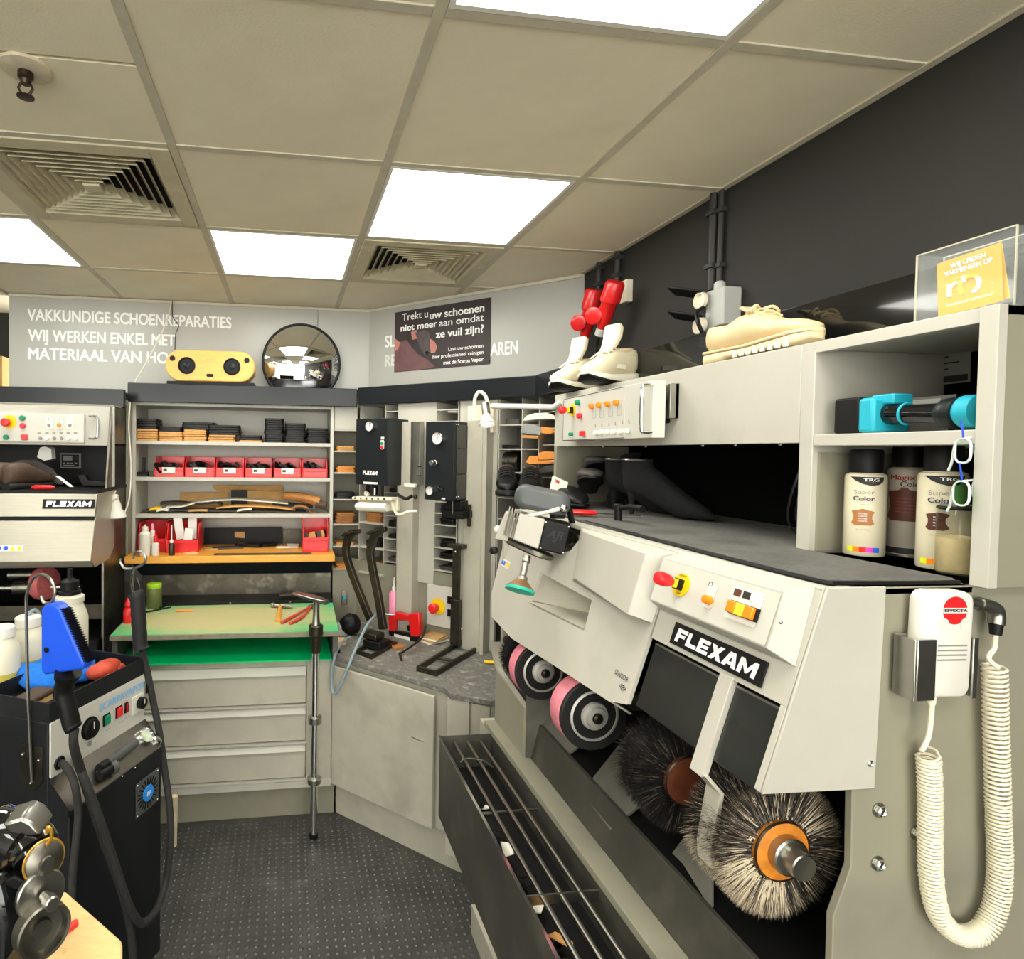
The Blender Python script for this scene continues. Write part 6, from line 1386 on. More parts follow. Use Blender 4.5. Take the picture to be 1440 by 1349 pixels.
def sneaker(label, loc, rotz, L=.29, tiltm=None):
    t = thing('sneaker', label, 'shoe', loc, rotz, 'white sneaker pair', mtx=tiltm)
    w = .046
    foot(t, 'midsole', 'sole_white', [(-.5*L, .025, .018, .038), (-.47*L, .036, .004, .042), (-.3*L, .040, .002, .038), (0, .036, .004, .030), (.25*L, .048, .004, .026), (.42*L, .042, .010, .030), (.5*L, .015, .022, .034)], 5)
    foot(t, 'outsole', 'black', [(-.52*L, .030, .016, .030), (-.47*L, .038, -.002, .012), (-.3*L, .042, -.004, .006), (0, .038, -.003, .008), (.25*L, .049, -.003, .008), (.42*L, .043, .004, .014), (.5*L, .018, .018, .024)], 5)
    foot(t, 'upper', 'shoe_cream', [(-.49*L, .014, .036, .110), (-.45*L, .031, .034, .122), (-.36*L, .036, .032, .120), (-.22*L, .037, .030, .112), (-.08*L, .039, .026, .116), (.04*L, .041, .024, .108), (.18*L, .046, .022, .084), (.33*L, .045, .022, .066), (.44*L, .034, .026, .054), (.49*L, .012, .030, .044)])
    foot(t, 'collar_lining', 'sole_beige', [(-.42*L, .016, .112, .1235), (-.33*L, .024, .110, .122), (-.2*L, .024, .106, .118), (-.13*L, .014, .106, .116)], 3)
    mb = MB(); mb.loft([[(x-d, -w_, z), (x+d, -w_*.9, z+.002), (x+d, w_*.9, z+.002), (x-d, w_, z)] for x, w_, z, d in ((.03, .020, .095, .006), (.004, .028, .118, .008), (-.012, .033, .150, .009), (-.016, .034, .178, .009), (-.016, .028, .192, .007))]); mb.build('tongue', 'shoe_cream', t, .004)
    laces(t, 'sole_white', [(.055, .088), (.038, .098), (.022, .108), (.006, .117)], .030)
    for s in (-1, 1): MB().box((-.03, s*.039-.001, .045), (.03, s*.039+.001, .06)).build('side_logo', 'sole_white', t, .001)
    return t
def standshoe(u, v, x, rz, z): p = PX(u, v, x=x); return V((x, p.y, z))
TOPZ = TZ
# sneakers stand across the cabinet top, toes to the viewer's left front
sneaker('white running sneaker on the machine top, farther of the pair', (1.022, 2.02, TOPZ+.006), math.radians(205), .225)
sneaker('white running sneaker on the machine top, nearer of the pair', (1.024, 1.80, TOPZ+.006), math.radians(203), .235)
# beige oxford-style shoe lying with its sole partly over the edge
p0, p1 = PX(1000, 500, x=1.05), PX(1145, 478, x=1.05); Ls = p0.y-p1.y
tb = thing('oxford_shoe', 'cream lace-up shoe with ridged sole on the finishing machine top', 'shoe', (1.055, (p0.y+p1.y)/2, TOPZ), math.radians(-90))
L = Ls
foot(tb, 'outsole', 'sole_beige', [(-.5*L, .028, .004, .026), (-.46*L, .036, .0, .028), (-.28*L, .038, .0, .028), (-.2*L, .036, .010, .026), (0, .040, .008, .024), (.25*L, .049, .004, .026), (.42*L, .044, .008, .030), (.5*L, .018, .020, .034)], 6)
mb = MB()
for i in range(8):
    x = -.02+i*.02
    for s in (-1, 1): MB().box((x, s*.046-.006, .003), (x+.008, s*.046+.003, .015)).build('sole_lug', 'sole_white', tb, .002)
foot(tb, 'welt', 'sole_beige', [(-.5*L, .029, .028, .036), (-.46*L, .038, .027, .036), (-.2*L, .037, .026, .034), (0, .041, .024, .032), (.25*L, .050, .026, .034), (.42*L, .045, .030, .038), (.505*L, .018, .034, .041)], 6)
foot(tb, 'upper', 'shoe_beige', [(-.49*L, .018, .034, .090), (-.46*L, .030, .034, .100), (-.38*L, .033, .034, .098), (-.25*L, .034, .033, .094), (-.12*L, .036, .032, .106), (.0*L, .039, .031, .108), (.08*L, .041, .031, .098), (.16*L, .043, .031, .084), (.26*L, .046, .033, .072), (.38*L, .042, .035, .066), (.46*L, .030, .037, .056), (.49*L, .012, .040, .048)])
foot(tb, 'opening', 'brown_leather', [(-.44*L, .014, .094, .1005), (-.36*L, .022, .092, .1), (-.22*L, .020, .088, .0955), (-.14*L, .010, .090, .096)], 3)
mb = MB(); mb.loft([[(x-.004, -w_, z), (x+.004, -w_, z+.005), (x+.004, w_, z+.005), (x-.004, w_, z)] for x, w_, z in ((.03, .018, .090), (-.005, .026, .104), (-.03, .028, .118))]); mb.build('tongue', 'shoe_beige', tb, .002)
laces(tb, 'shoe_beige', [(.03, .099), (.012, .107), (-.008, .110)], .028, .003)
mb = MB()
for s in (-1, 1): mb.tube(spline([(0, 0, .109), (.012, s*.02, .116), (.012, s*.036, .104), (-.004, s*.024, .104), (0, 0, .108)], 5), .0035, 6)
tag(mb.build('lace_bow', 'shoe_beige', tb), None, None, kind='stuff')

# ================================================================== CARD HOLDER ON THE NEAR CABINET TOP
a, b = PX(1290, 438, x=1.025), PX(1427, 430, x=1.025)
hx, y0_, y1_ = 1.03, PX(1288, 400, x=1.03).y, PX(1427, 400, x=1.03).y
hz = PX(1427, 318, x=1.03).z-TZ
ch = thing('card_holder', 'clear acrylic holder with orange cards on the near end of the machine top', 'card holder', (hx+.03, (y0_+y1_)/2, TZ))
y0_ = max(y0_, .80); W2 = y0_-y1_
def CB(name, mt, mb, bv=0, par=ch): return mb.build(name, mt, par, bv, w=True)
zz = TZ+.001
CB('front_wall', 'acrylic', MB().box((hx, y1_, zz), (hx+.003, y0_, zz+hz)))
CB('back_wall', 'acrylic', MB().box((hx+.05, y1_, zz), (hx+.053, y0_, zz+hz)))
CB('end_wall', 'acrylic', MB().box((hx+.003, y1_, zz), (hx+.05, y1_+.003, zz+hz)))
CB('end_wall', 'acrylic', MB().box((hx+.003, y0_-.003, zz), (hx+.05, y0_, zz+hz)))
CB('base', 'acrylic', MB().box((hx+.003, y1_+.003, zz), (hx+.05, y0_-.003, zz+.004)))
q4 = [PX(1320, 369, x=hx+.02), PX(1411, 347, x=hx+.02), PX(1411, 420, x=hx+.02), PX(1318, 440, x=hx+.02)]
cf = frame(V((hx+.02, (q4[0].y+q4[1].y)/2, (q4[0].z+q4[2].z)/2)), (0, -1, 0), (0, 0, 1)); cw_, chh = q4[0].y-q4[1].y, .088
cz_ = TZ+.006+chh/2; cf = frame((hx+.02, cf.translation.y, cz_+.006), (0, -1, .06), (0, .06, 1))
c1 = thing('info_card', 'orange printed card at the front of the acrylic holder', 'card', (hx+.02, cf.translation.y, TZ+.006))
MB(cf).box((-cw_/2, -chh/2, -.0008), (cw_/2, chh/2, 0)).build('card', 'card_orange', c1, w=True)
text('WIJ LEIDEN', 'letter_white', cf @ Matrix.Translation((0, chh*.37, .0)), chh*.085, c1, width=cw_*.55, bold=.02, depth=.0003)
text('VAKMENSEN OP', 'letter_white', cf @ Matrix.Translation((0, chh*.25, .0)), chh*.085, c1, width=cw_*.74, bold=.02, depth=.0003)
mb = MB(cf); s_ = chh*.2
mb.tube([(-.3*cw_, -.18*chh, .0008), (-.3*cw_, .04*chh, .0008)], .003, 6); mb.tube(spline([(-.3*cw_, -.04*chh, .0008), (-.24*cw_, .02*chh, .0008), (-.17*cw_, .03*chh, .0008)], 4), .003, 6); mb.build('logo_stroke', 'letter_white', c1, w=True)
MB(cf).tube([(-.06*cw_, .02*chh, .0008), (-.05*cw_, .12*chh, .0008)], .0032, 6).build('logo_stroke', 'letter_white', c1, w=True)
MB(cf).tube([(.02*cw_+.15*cw_*math.cos(math.radians(a)), -.07*chh+.15*chh*math.sin(math.radians(a)), .0008) for a in range(40, 250, 15)], .003, 6).build('logo_arc', 'yellow', c1, w=True)
MB(cf).tube([(.02*cw_+.15*cw_*math.cos(math.radians(a)), -.07*chh+.15*chh*math.sin(math.radians(a)), .0008) for a in range(-70, 40, 12)], .003, 6).build('logo_arc', 'letter_white', c1, w=True)
text('leerbedrijf vakschool', 'letter_white', cf @ Matrix.Translation((0, -chh*.33, .0)), chh*.05, c1, width=cw_*.7, depth=.0003)
c2 = cf @ Matrix.Translation((0, 0, -.006)) @ Matrix.Rotation(math.radians(5), 4, 'Z')
solo(MB(c2).box((-cw_/2, -chh/2, -.0008), (cw_/2, chh/2-.004, 0)), 'info_card', 'yellow', 'yellow card sticking out behind the orange card in the holder', 'card')
for x_ in (hx-.0005, hx+.0515):
    for y_ in (y1_, y0_): CB('edge', 'edge_lit_cream', MB().box((x_, y_-.001, zz), (x_+.002, y_+.001, zz+hz)))
    CB('edge', 'edge_lit_cream', MB().box((x_, y1_, zz+hz-.0012), (x_+.002, y0_, zz+hz+.0008)))  # strips that imitate light caught in the acrylic rims
# ================================================================== NEAR COMPARTMENT: tool, cans, jar, glasses
SZ_ = 1.694
tl0 = thing('cordless_tool', 'black and turquoise cordless power tool lying on the small shelf', 'power tool', (1.05, .88, SZ_))
def T(u, v, x=1.045): return PX(u, v, x=x)
def tbox(name, mt, u0, u1, v0, v1, xa, xb, bv=.004):
    p0, p1 = T(u0, v0), T(u1, v1); return MB().box((xa, p0.y, p0.z), (xb, p1.y, max(p1.z, SZ_+.001))).build(name, mt, tl0, bv, w=True)
tbox('battery', 'black', 1193, 1227, 562, 612, 1.015, 1.085)
tbox('battery_collar', 'turquoise', 1229, 1250, 561, 610, 1.012, 1.088, .006)
p0, p1 = T(1250, 582), T(1335, 582); MB().lathe([(.019, 0), (.020, .01), (.016, .03), (.016, abs(p1.y-p0.y)*.5), (.018, abs(p1.y-p0.y))], p0, p1-p0, 20).build('handle', 'black_gloss', tl0, w=True)
MB().torus(p0+(p1-p0)*.32, p1-p0, .018, .002, 24, 6).build('ring', 'turquoise', tl0, w=True)
p0, p1 = T(1322, 581), T(1350, 581); MB().lathe([(.016, 0), (.023, .008), (.025, .018), (.024, abs(p1.y-p0.y)), (.018, abs(p1.y-p0.y)+.003)], p0, p1-p0, 22).build('motor_housing', 'press_black', tl0, w=True)
p2 = T(1352, 580); MB().lathe([(.021, 0), (.026, .006), (.026, .026), (.014, .030)], p2, (0, -1, 0), 22).build('gear_head', 'turquoise', tl0, w=True)
p0 = T(1243, 565); MB().box((1.03, p0.y-.03, p0.z-.006), (1.07, p0.y+.01, p0.z+.012)).build('switch', 'turquoise', tl0, .003, w=True)
# blister pack and sticker on the rear wall of the compartment
fs_ = frame(PX(1322, 515, x=1.284), (0, -1, 0), (0, 0, 1))
q0, q1 = PX(1290, 490, x=1.284), PX(1362, 537, x=1.284)
stk = thing('type_plate', 'grey type plate with small print inside the upper compartment', 'sign', (1.284, (q0.y+q1.y)/2, q1.z))
fs_ = frame((1.288, (q0.y+q1.y)/2, (q0.z+q1.z)/2), (0, -1, 0), (0, 0, 1)); sw_, sh_ = q0.y-q1.y, q0.z-q1.z
MB(fs_).box((-sw_/2, -sh_/2, 0), (sw_/2, sh_/2, .001)).build('plate', 'paper_grey', stk, w=True)
MB(fs_).box((-sw_*.46, -sh_*.46, .001), (sw_*.46, -sh_*.30, .0014)).build('print_bar', 'print_dark', stk, w=True)
text('CE', 'letter_white', fs_ @ Matrix.Translation((-sw_*.38, -sh_*.38, .0015)), sh_*.10, stk)
for i in range(4): MB(fs_).box((-sw_*.42, sh_*(.30-.15*i), .001), (sw_*(.1 if i % 2 else .3), sh_*(.335-.15*i), .0013)).build('print_line', 'print_dark', stk, w=True)
bp = PX(1303, 565, x=1.2); bl_ = thing('blister_pack', 'clear blister pack with hang hole leaning behind the cordless tool', 'package', (1.17, bp.y, SZ_))
m_ = frame((1.17, bp.y, SZ_), (0, -1, 0), (.25, 0, 1)); MB(m_).box((-.05, 0, 0), (.06, .075, .001)).build('card', 'paper_grey', bl_, w=True); MB(m_).box((-.026, .028, .001), (.036, .070, .0016)).build('header', 'paper', bl_, w=True)
MB(m_).prism([(-.014, .042), (.024, .042), (.026, .050), (.012, .052), (.005, .060), (-.003, .052), (-.016, .050)], .0016, .002).build('hang_hole', 'black', bl_, w=True)
solo(MB().box((1.005, .76, SZ_), (1.14, 1.005, SZ_+.0012)), 'paper_sheet', 'sand_red', 'thin reddish card lying under the cordless tool on the shelf', 'card') if False else None
# spray cans
CZ0 = ZC+.006
def gradbar(par, r, z0, z1, a0, a1):
    cols = ('bar_yellow', 'orange', 'red_btn', 'bar_magenta', 'bar_blue')
    for i, m2 in enumerate(cols):
        b0, b1 = a0+(a1-a0)*i/5, a0+(a1-a0)*(i+1)/5; mb = MB(); n = 4
        L1 = [(r*math.cos(b0+(b1-b0)*j/n), r*math.sin(b0+(b1-b0)*j/n)) for j in range(n+1)]
        mb.add([(x, y, z0) for x, y in L1]+[(x, y, z1) for x, y in L1], [(j, j+1, n+2+j, n+1+j) for j in range(n)]); mb.build('colour_bar', m2, par, smooth=60)
def wrap(o, r, ang0):
    """bend a flat local mesh (x across, y up) around a can of radius r; faces angle ang0"""
    for v in o.data.vertices:
        a = ang0+v.co.x/r; h = v.co.z; v.co = (math.cos(a)*(r+h), math.sin(a)*(r+h), v.co.y)
    o.data.update()
def wtext(t, body, mt, h, width, z, r, ang, bold=0, xo=0):
    o = text(body, mt, Matrix.Translation((xo, z, .0004)), h, t, width=width, bold=bold, depth=0, w=False); wrap(o, r, ang); return o
def wpoly(t, pts, mt, r, ang, name, lift=.0003, sub=8):
    """polygon as horizontal strips wrapped on the can"""
    ys = sorted({p[1] for p in pts}); mb = MB(); N_ = 18; y0, y1 = min(ys), max(ys); rows = []
    for i in range(N_+1):
        y = y0+(y1-y0)*(.001+.998*i/N_); xs = []
        for a, b in zip(pts, pts[1:]+pts[:1]):
            if (a[1] <= y < b[1]) or (b[1] <= y < a[1]): xs.append(a[0]+(b[0]-a[0])*(y-a[1])/(b[1]-a[1]))
        xs.sort(); rows.append((xs[0], xs[-1], y) if len(xs) > 1 else None)
    rows = [r_ for r_ in rows if r_]; vs_, fs2 = [], []
    for x0, x1, y in rows:
        for j in range(sub+1): vs_.append((x0+(x1-x0)*j/sub, y, lift))
    for i in range(len(rows)-1):
        for j in range(sub): a = i*(sub+1)+j; fs2.append((a, a+1, a+sub+2, a+sub+1))
    mb.add(vs_, fs2); o = mb.build(name, mt, t, smooth=60); wrap(o, r, ang); return o
HIDE = [(-.5, -.38), (-.36, -.5), (-.15, -.40), (0, -.48), (.15, -.40), (.36, -.5), (.5, -.38), (.40, -.1), (.40, .15), (.5, .38), (.36, .46), (.14, .40), (.08, .56), (-.08, .56), (-.14, .40), (-.36, .46), (-.5, .38), (-.40, .15), (-.40, -.1)]
def can(u0, u1, vt, vb, x, label, kind):
    ym = PX((u0+u1)/2, 780, x=x).y; c = V((x, ym, CZ0)); d = (CAM-c); ang = math.atan2(d.y, d.x)
    dist = (c-CAM).dot(_f); h = PX((u0+u1)/2, vt, x=x-.02).z-CZ0
    r = .031
    t = thing('spray_can', label, 'spray can', c, 0, 'spray cans in the near compartment')
    body = 'can_cream' if kind != 'red' else 'can_grey'
    MB().lathe([(r*.94, 0), (r, .003), (r, h-.006), (r*.95, h-.002), (r*.80, h), (r*.78, h+.002)], (0, 0, 0), (0, 0, 1), 40).build('can', body, t)
    MB().lathe([(r*.80, h+.001), (r*.80, h+.040), (r*.74, h+.044), (r*.2, h+.045)], (0, 0, 0), (0, 0, 1), 32).build('cap', 'black', t)
    MB().lathe([(r*1.01, 0), (r*1.012, .002), (r*1.01, .004)], (0, 0, 0), (0, 0, 1), 40).build('base_rim', 'steel', t) if kind == 'red' else None
    R_ = r+.0002
    if kind != 'red':
        wpoly(t, [(-.024, h-.006), (.029, h-.006), (.027, h-.014), (.020, h-.020), (.008, h-.022), (-.004, h-.019), (-.015, h-.013)], 'print_dark', R_, ang, 'top_band')
        wtext(t, 'TRG', 'letter_white', .0052, .022, h-.0115, R_+.0004, ang, .03, .008); wtext(t, 'the One', 'orange', .0022, .008, h-.0165, R_+.0004, ang, 0, .012)
        wtext(t, 'Super', 'print_grey', .0078, .030, h-.034, R_, ang, 0, -.002); wtext(t, 'Color', 'print_navy', .0078, .030, h-.046, R_, ang, .025, -.002)
        wtext(t, 'Leather Dye', 'print_grey', .0022, .014, h-.056, R_, ang)
        hc = 'hide_tan' if kind == 'tan' else 'brown_print'
        wpoly(t, [(px_*.034-.003, h-.080+py_*.028) for px_, py_ in HIDE], hc, R_, ang, 'hide_print')
        for i in range(4): wtext(t, 'COLOR' if i % 2 else 'LEATHER', 'letter_white', .0022, .013, h-.073-i*.0045, R_+.0004, ang, .02, -.003)
        wtext(t, 'Natural Nappa', 'print_grey', .0022, .022, h-.102, R_, ang, 0, -.002)
        gradbar(t, R_+.0002, .008, .017, ang-.85, ang+.75)
    else:
        wtext(t, 'Magix', 'red_dark', .009, .036, h-.018, R_, ang, .01, -.010); wtext(t, 'Color', 'print_dark', .009, .032, h-.030, R_, ang, .01, .004)
        wpoly(t, [(px_*.058-.006, h-.068+py_*.058) for px_, py_ in HIDE], 'brown_print', R_, ang, 'hide_print')
        for i in range(5): wtext(t, 'leather renovator', 'sand_red', .002, .026, h-.056-i*.006, R_+.0004, ang, 0, -.006)
        wpoly(t, [(-.044, .006), (.044, .006), (.044, .017), (-.044, .017)], 'print_dark', R_, ang, 'bottom_band')
    return t
can(1182, 1246, 666, 779, 1.062, 'cream TRG Super Color spray can with tan hide print, farthest left', 'tan')
can(1250, 1300, 658, 770, 1.135, 'grey Magix Color spray can with red brown hide, behind the others', 'red')
can(1299, 1345, 664, 787, 1.066, 'cream TRG Super Color spray can with dark brown hide, half behind the jar', 'brown')
jp = V((1.042, PX(1357, 780, x=1.035).y+.016, CZ0)); jh = PX(1355, 710, x=1.035).z-CZ0
gj = thing('glass_jar', 'glass jar half filled with pale powder beside the cabinet post', 'jar', jp); r = .026
MB().lathe([(r*.9, 0), (r, .004), (r, jh*.86), (r*.86, jh*.95), (r*.86, jh)], (0, 0, 0), (0, 0, 1), 28).build('glass', 'glass', gj)
MB().lathe([(r*.85, .003), (r*.92, .006), (r*.92, jh*.52), (r*.1, jh*.56)], (0, 0, 0), (0, 0, 1), 28).build('contents', 'jar_fill', gj)
MB().torus((0, 0, jh-.006), (0, 0, 1), r*.9, .003, 28, 8).build('neck_ring', 'black', gj)
# two pairs of glasses hanging from the small shelf
def glasses(u, v, x, label, tint, hgt=.030):
    c = PX(u, v, x=x); t = thing('eyeglasses', label, 'glasses', c, 0, 'glasses hanging at the cabinet post')
    f = frame((0, 0, 0), (-.35, -1, 0), (0, 0, 1)); pts = [(a, b, 0) for a, b in rrect(.030, .036, .012, 4)]
    MB(f).tube(pts, .0016, 6, closed=True).build('rim', 'frame_white', t); MB(f).prism(rrect(.029, .035, .012, 4), -.0005, .0005).build('lens', tint, t)
    f2 = f @ Matrix.Translation((-.004, .006, -.030)) @ Matrix.Rotation(math.radians(12), 4, 'Y'); MB(f2).tube(pts, .0016, 6, closed=True).build('rim', 'frame_white', t)
    MB(f2).prism(rrect(.029, .035, .012, 4), -.0005, .0005).build('lens', tint, t)
    MB(f).tube(spline([(-.014, .012, 0), (-.024, .0, -.004), (-.030, -.018, -.006), (-.036, -.03, -.006)], 5), .0017, 6).build('temple', 'frame_white', t)
    MB(f).tube(spline([(0, .018, 0), (-.002, .020, -.015), (-.004, .024, -.030)], 4), .0016, 6).build('bridge', 'frame_white', t)
    MB(f).tube(spline([(.0, .018, 0), (.001, .03, .002), (.0, .045, .004)], 4), .0012, 6).build('hook_loop', 'blue', t)
    return t
glasses(1354, 634, .990, 'pale framed eyeglasses hanging from the shelf edge, upper pair', 'lens_clear'); glasses(1352, 694, .990, 'pale framed eyeglasses with greenish lens hanging below the other pair', 'lens_green')

# ================================================================== REMOTE CONTROL WITH COILED CORD
YF = YN-.006
rc_ = thing('remote_control', 'white hand control with red round logo in a metal holder on the machine side', 'remote', PX(1320, 975, y=YF))
c0, c1 = PX(1296, 832, y=YF-.02), PX(1358, 978, y=YF-.02); rw, rh = c1.x-c0.x, c0.z-c1.z; rcx = (c0.x+c1.x)/2; rcz = (c0.z+c1.z)/2
rf = frame((rcx, YF-.012, rcz), (1, 0, -.02), (.02, 0, 1))
L = []
for z, s in ((-.012, .9), (-.008, 1.0), (.006, 1.0), (.014, .93), (.016, .85)): L.append([(x*s, y*(1-(1-s)*.4), z) for x, y in rrect(rw, rh, .014, 4)])
MB(rf).loft(L).build('body', 'white_plastic', rc_, w=True, smooth=50)
disc(rf @ Matrix.Translation((rw*.06, rh*.33, .016)), rw*.25, 'red_btn', 'logo', rc_, .0005); plate(rf @ Matrix.Translation((rw*.06, rh*.33, .0165)), rw*.5, .0075, 'paper', 'logo_band', rc_, .0004)
text('EFFECTA', 'print_dark', rf @ Matrix.Translation((rw*.06, rh*.33, .017)), .0038, rc_, width=rw*.46, bold=.02, depth=.0003)
for s in (-1, 1): disc(rf @ Matrix.Translation((rw*(.06+.22*s), rh*.20, .016)), .0085, 'cable_white', 'key', rc_, .0008)
for i in range(4): plate(rf @ Matrix.Translation((rw*.05, -rh*(.0+.045*i), .016)), rw*.6, .0022, 'print_grey', 'grip_line', rc_, .0005)
# holder
h0, h1 = PX(1279, 897, y=YF-.02), PX(1358, 978, y=YF-.02)
hl = MB().box((h0.x, YF-.002, h1.z), (h1.x, YF, h0.z)).box((h0.x-.002, YF-.03, h1.z), (h0.x, YF, h0.z)).box((h1.x, YF-.024, h1.z), (h1.x+.003, YF, h0.z)).box((h0.x, YF-.032, h1.z), (h0.x+.030, YF-.030, h0.z)).box((h1.x-.006, YF-.032, h1.z), (h1.x+.003, YF-.030, h0.z)).build('holder', 'steel', rc_, .001, w=True)
# plug at the right top
p0, p1, p2 = PX(1360, 845, y=YF-.01), PX(1402, 855, y=YF-.014), PX(1400, 893, y=YF-.016)
MB().tube([p0, p0+(p1-p0)*.4], .008, 14).build('plug_nut', 'steel', rc_, w=True); MB().tube(spline([p0+(p1-p0)*.4, p1-V((.006, 0, 0)), p1+V((0, 0, -.01)), p1+(p2-p1)*.6], 5), .0095, 14).build('elbow_plug', 'steel', rc_, w=True)
MB().cyl(p1+(p2-p1)*.45, p2, .0085, .0065, n=14).build('plug_boot', 'black', rc_, w=True)
# coiled cord
axp = spline([PX(u, v, y=YF-.016) for u, v in ((1398, 935), (1399, 960), (1400, 1010), (1402, 1080), (1404, 1150), (1406, 1220), (1400, 1275), (1380, 1310), (1350, 1315), (1322, 1290), (1310, 1240), (1308, 1180), (1308, 1120), (1306, 1070), (1304, 1062))], 24)
acc = [0]
for a, b in zip(axp, axp[1:]): acc.append(acc[-1]+(b-a).length)
turns = 0; pts = []; tot = acc[-1]
N_ = 96*12; j = 0; ph = 0
for i in range(N_+1):
    s = tot*i/N_
    while j < len(acc)-2 and acc[j+1] < s: j += 1
    tt = (s-acc[j])/max(1e-9, acc[j+1]-acc[j]); p = axp[j].lerp(axp[j+1], tt); tg = (axp[j+1]-axp[j]).normalized(); n_ = V((0, -1, 0)); b_ = tg.cross(n_).normalized()
    pitch = .0068 if s < tot*.28 else (.0056 if s < tot*.6 else .0052); ph += 2*math.pi*(tot/N_)/pitch
    pts.append(p+(n_*math.cos(ph)+b_*math.sin(ph))*.0128)
MB().tube(pts, .0021, 6).build('coiled_cord', 'cable_cream', rc_, w=True, smooth=60)
MB().tube(spline([p2, PX(1398, 912, y=YF-.016), PX(1390, 926, y=YF-.02), pts[0]], 5), .0032, 8).build('cord_end', 'cable_cream', rc_, w=True)
MB().tube(spline([PX(1310, 978, y=YF-.02), PX(1310, 1000, y=YF-.02), PX(1306, 1035, y=YF-.02), PX(1297, 1055, y=YF-.022), pts[-1]], 5), .0032, 8).build('cord_end', 'cable_cream', rc_, w=True)
MB().lathe([(.0055, 0), (.005, -.012), (.0035, -.016)], PX(1310, 977, y=YF-.02), (0, 0, 1), 12).build('strain_relief', 'cable_cream', rc_, w=True)

# ================================================================== SHOES IN THE MACHINE RECESS
RZ = ZC+.006
def slipper(label, loc, rotz, tilt, mt='grey_leather', L=.26):
    m_ = Matrix.Translation(V(loc)) @ Matrix.Rotation(rotz, 4, 'Z') @ Matrix.Rotation(tilt, 4, 'Y')
    t = thing('slip_on_shoe', label, 'shoe', mtx=m_)
    foot(t, 'sole', 'black', [(-.5*L, .026, 0, .014), (-.4*L, .034, 0, .014), (0, .034, 0, .012), (.25*L, .044, 0, .012), (.42*L, .036, .002, .014), (.5*L, .014, .006, .014)], 6)
    foot(t, 'upper', mt, [(-.49*L, .014, .012, .060), (-.44*L, .030, .012, .066), (-.2*L, .034, .012, .062), (0, .037, .012, .066), (.15*L, .042, .012, .060), (.32*L, .042, .012, .046), (.44*L, .030, .013, .034), (.49*L, .010, .014, .024)])
    foot(t, 'opening', 'black', [(-.42*L, .012, .060, .0672), (-.3*L, .024, .058, .066), (-.1*L, .024, .058, .0665), (0, .012, .060, .0672)], 3); return t
slipper('grey leather slip-on shoe tilted in the recess, upper one', (1.10, 2.02, RZ+.105), math.radians(250), math.radians(-18))
slipper('dark grey leather slip-on shoe in the recess below the tilted one', (1.04, 1.94, RZ+.065), math.radians(245), math.radians(-14), 'grey_leather')
slipper('black leather shoe lying before the slip-on shoes beside the red knife', (.96, 1.93, RZ+.004), math.radians(262), 0, 'leather_black', .25)
# dark cloth draped in the recess
P = [PX(u, v, x=1.08) for u, v in ((872, 640), (888, 636), (880, 660), (868, 700), (858, 718), (848, 716), (855, 690))]
solo(MB().loft([P, [p+V((.05, .02, 0)) for p in P]]), 'cloth', 'suede_black', 'dark navy cloth hanging folded beside the high-heeled boots', 'cloth', bevel=.006)
def heelboot(label, u, x, sc=1.0):
    y = PX(u, 720, x=x).y; t = thing('ankle_boot', label, 'boot', (x, y, RZ), math.radians(-62), 'black high-heeled boots')
    s = sc
    foot(t, 'foot_upper', 'suede_black', [(-.085*s, .018, .075, .16), (-.075*s, .028, .066, .17), (-.04*s, .032, .062, .165), (.0, .031, .050, .15), (.05*s, .032, .028, .12), (.10*s, .036, .006, .085), (.15*s, .034, .004, .055), (.19*s, .022, .004, .034), (.215*s, .006, .006, .016)])
    MB().loft([[(cx_+rx*math.cos(2*math.pi*i/16), ry*math.sin(2*math.pi*i/16), z) for i in range(16)] for cx_, rx, ry, z in ((-.035*s, .052, .032, .12), (-.042*s, .046, .033, .14), (-.046*s, .044, .034, .155), (-.046*s, .046, .036, .165))]).build('shaft', 'suede_black', t, smooth=60)
    MB().torus((-.046*s, 0, .165), (0, 0, 1), .040, .004, 24, 8).build('silver_trim', 'steel', t)
    MB().loft([[(cx_+rx*math.cos(2*math.pi*i/10), ry*math.sin(2*math.pi*i/10), z) for i in range(10)] for cx_, rx, ry, z in ((-.062*s, .006, .006, 0), (-.062*s, .007, .007, .03), (-.062*s, .012, .012, .06), (-.055*s, .026, .022, .09))]).build('heel', 'suede_black', t, smooth=60); return t
heelboot('black suede high-heeled boot in the recess, nearer one of the pair', 912, 1.06, .86); heelboot('black suede high-heeled boot in the recess, farther one of the pair', 884, 1.09, .86)
# hanging loops of black belts at the divider
bt_ = thing('sanding_belts', 'black abrasive belts hanging against the divider in the recess', 'belt', (1.07, 1.10, RZ))
for i in range(5):
    q = PX(1106+i*3, 640, x=1.03+.025*i); yy = 1.075+.012*i; h_ = .155
    pts = [(1.04+.03*i+.030*math.cos(a)*(1.0), yy+.010*math.sin(a*2), RZ+.095+.075*math.sin(a)) for a in [2*math.pi*k/20 for k in range(20)]]
    mb = MB(); L = [[(x, y-.008, z), (x, y+.008, z), (x+.001, y+.008, z+.001), (x+.001, y-.008, z+.001)] for x, y, z in pts]
    MB().tube(pts, .0055, 6, closed=True, flat=.4).build('belt', 'leather_black', bt_, w=True)
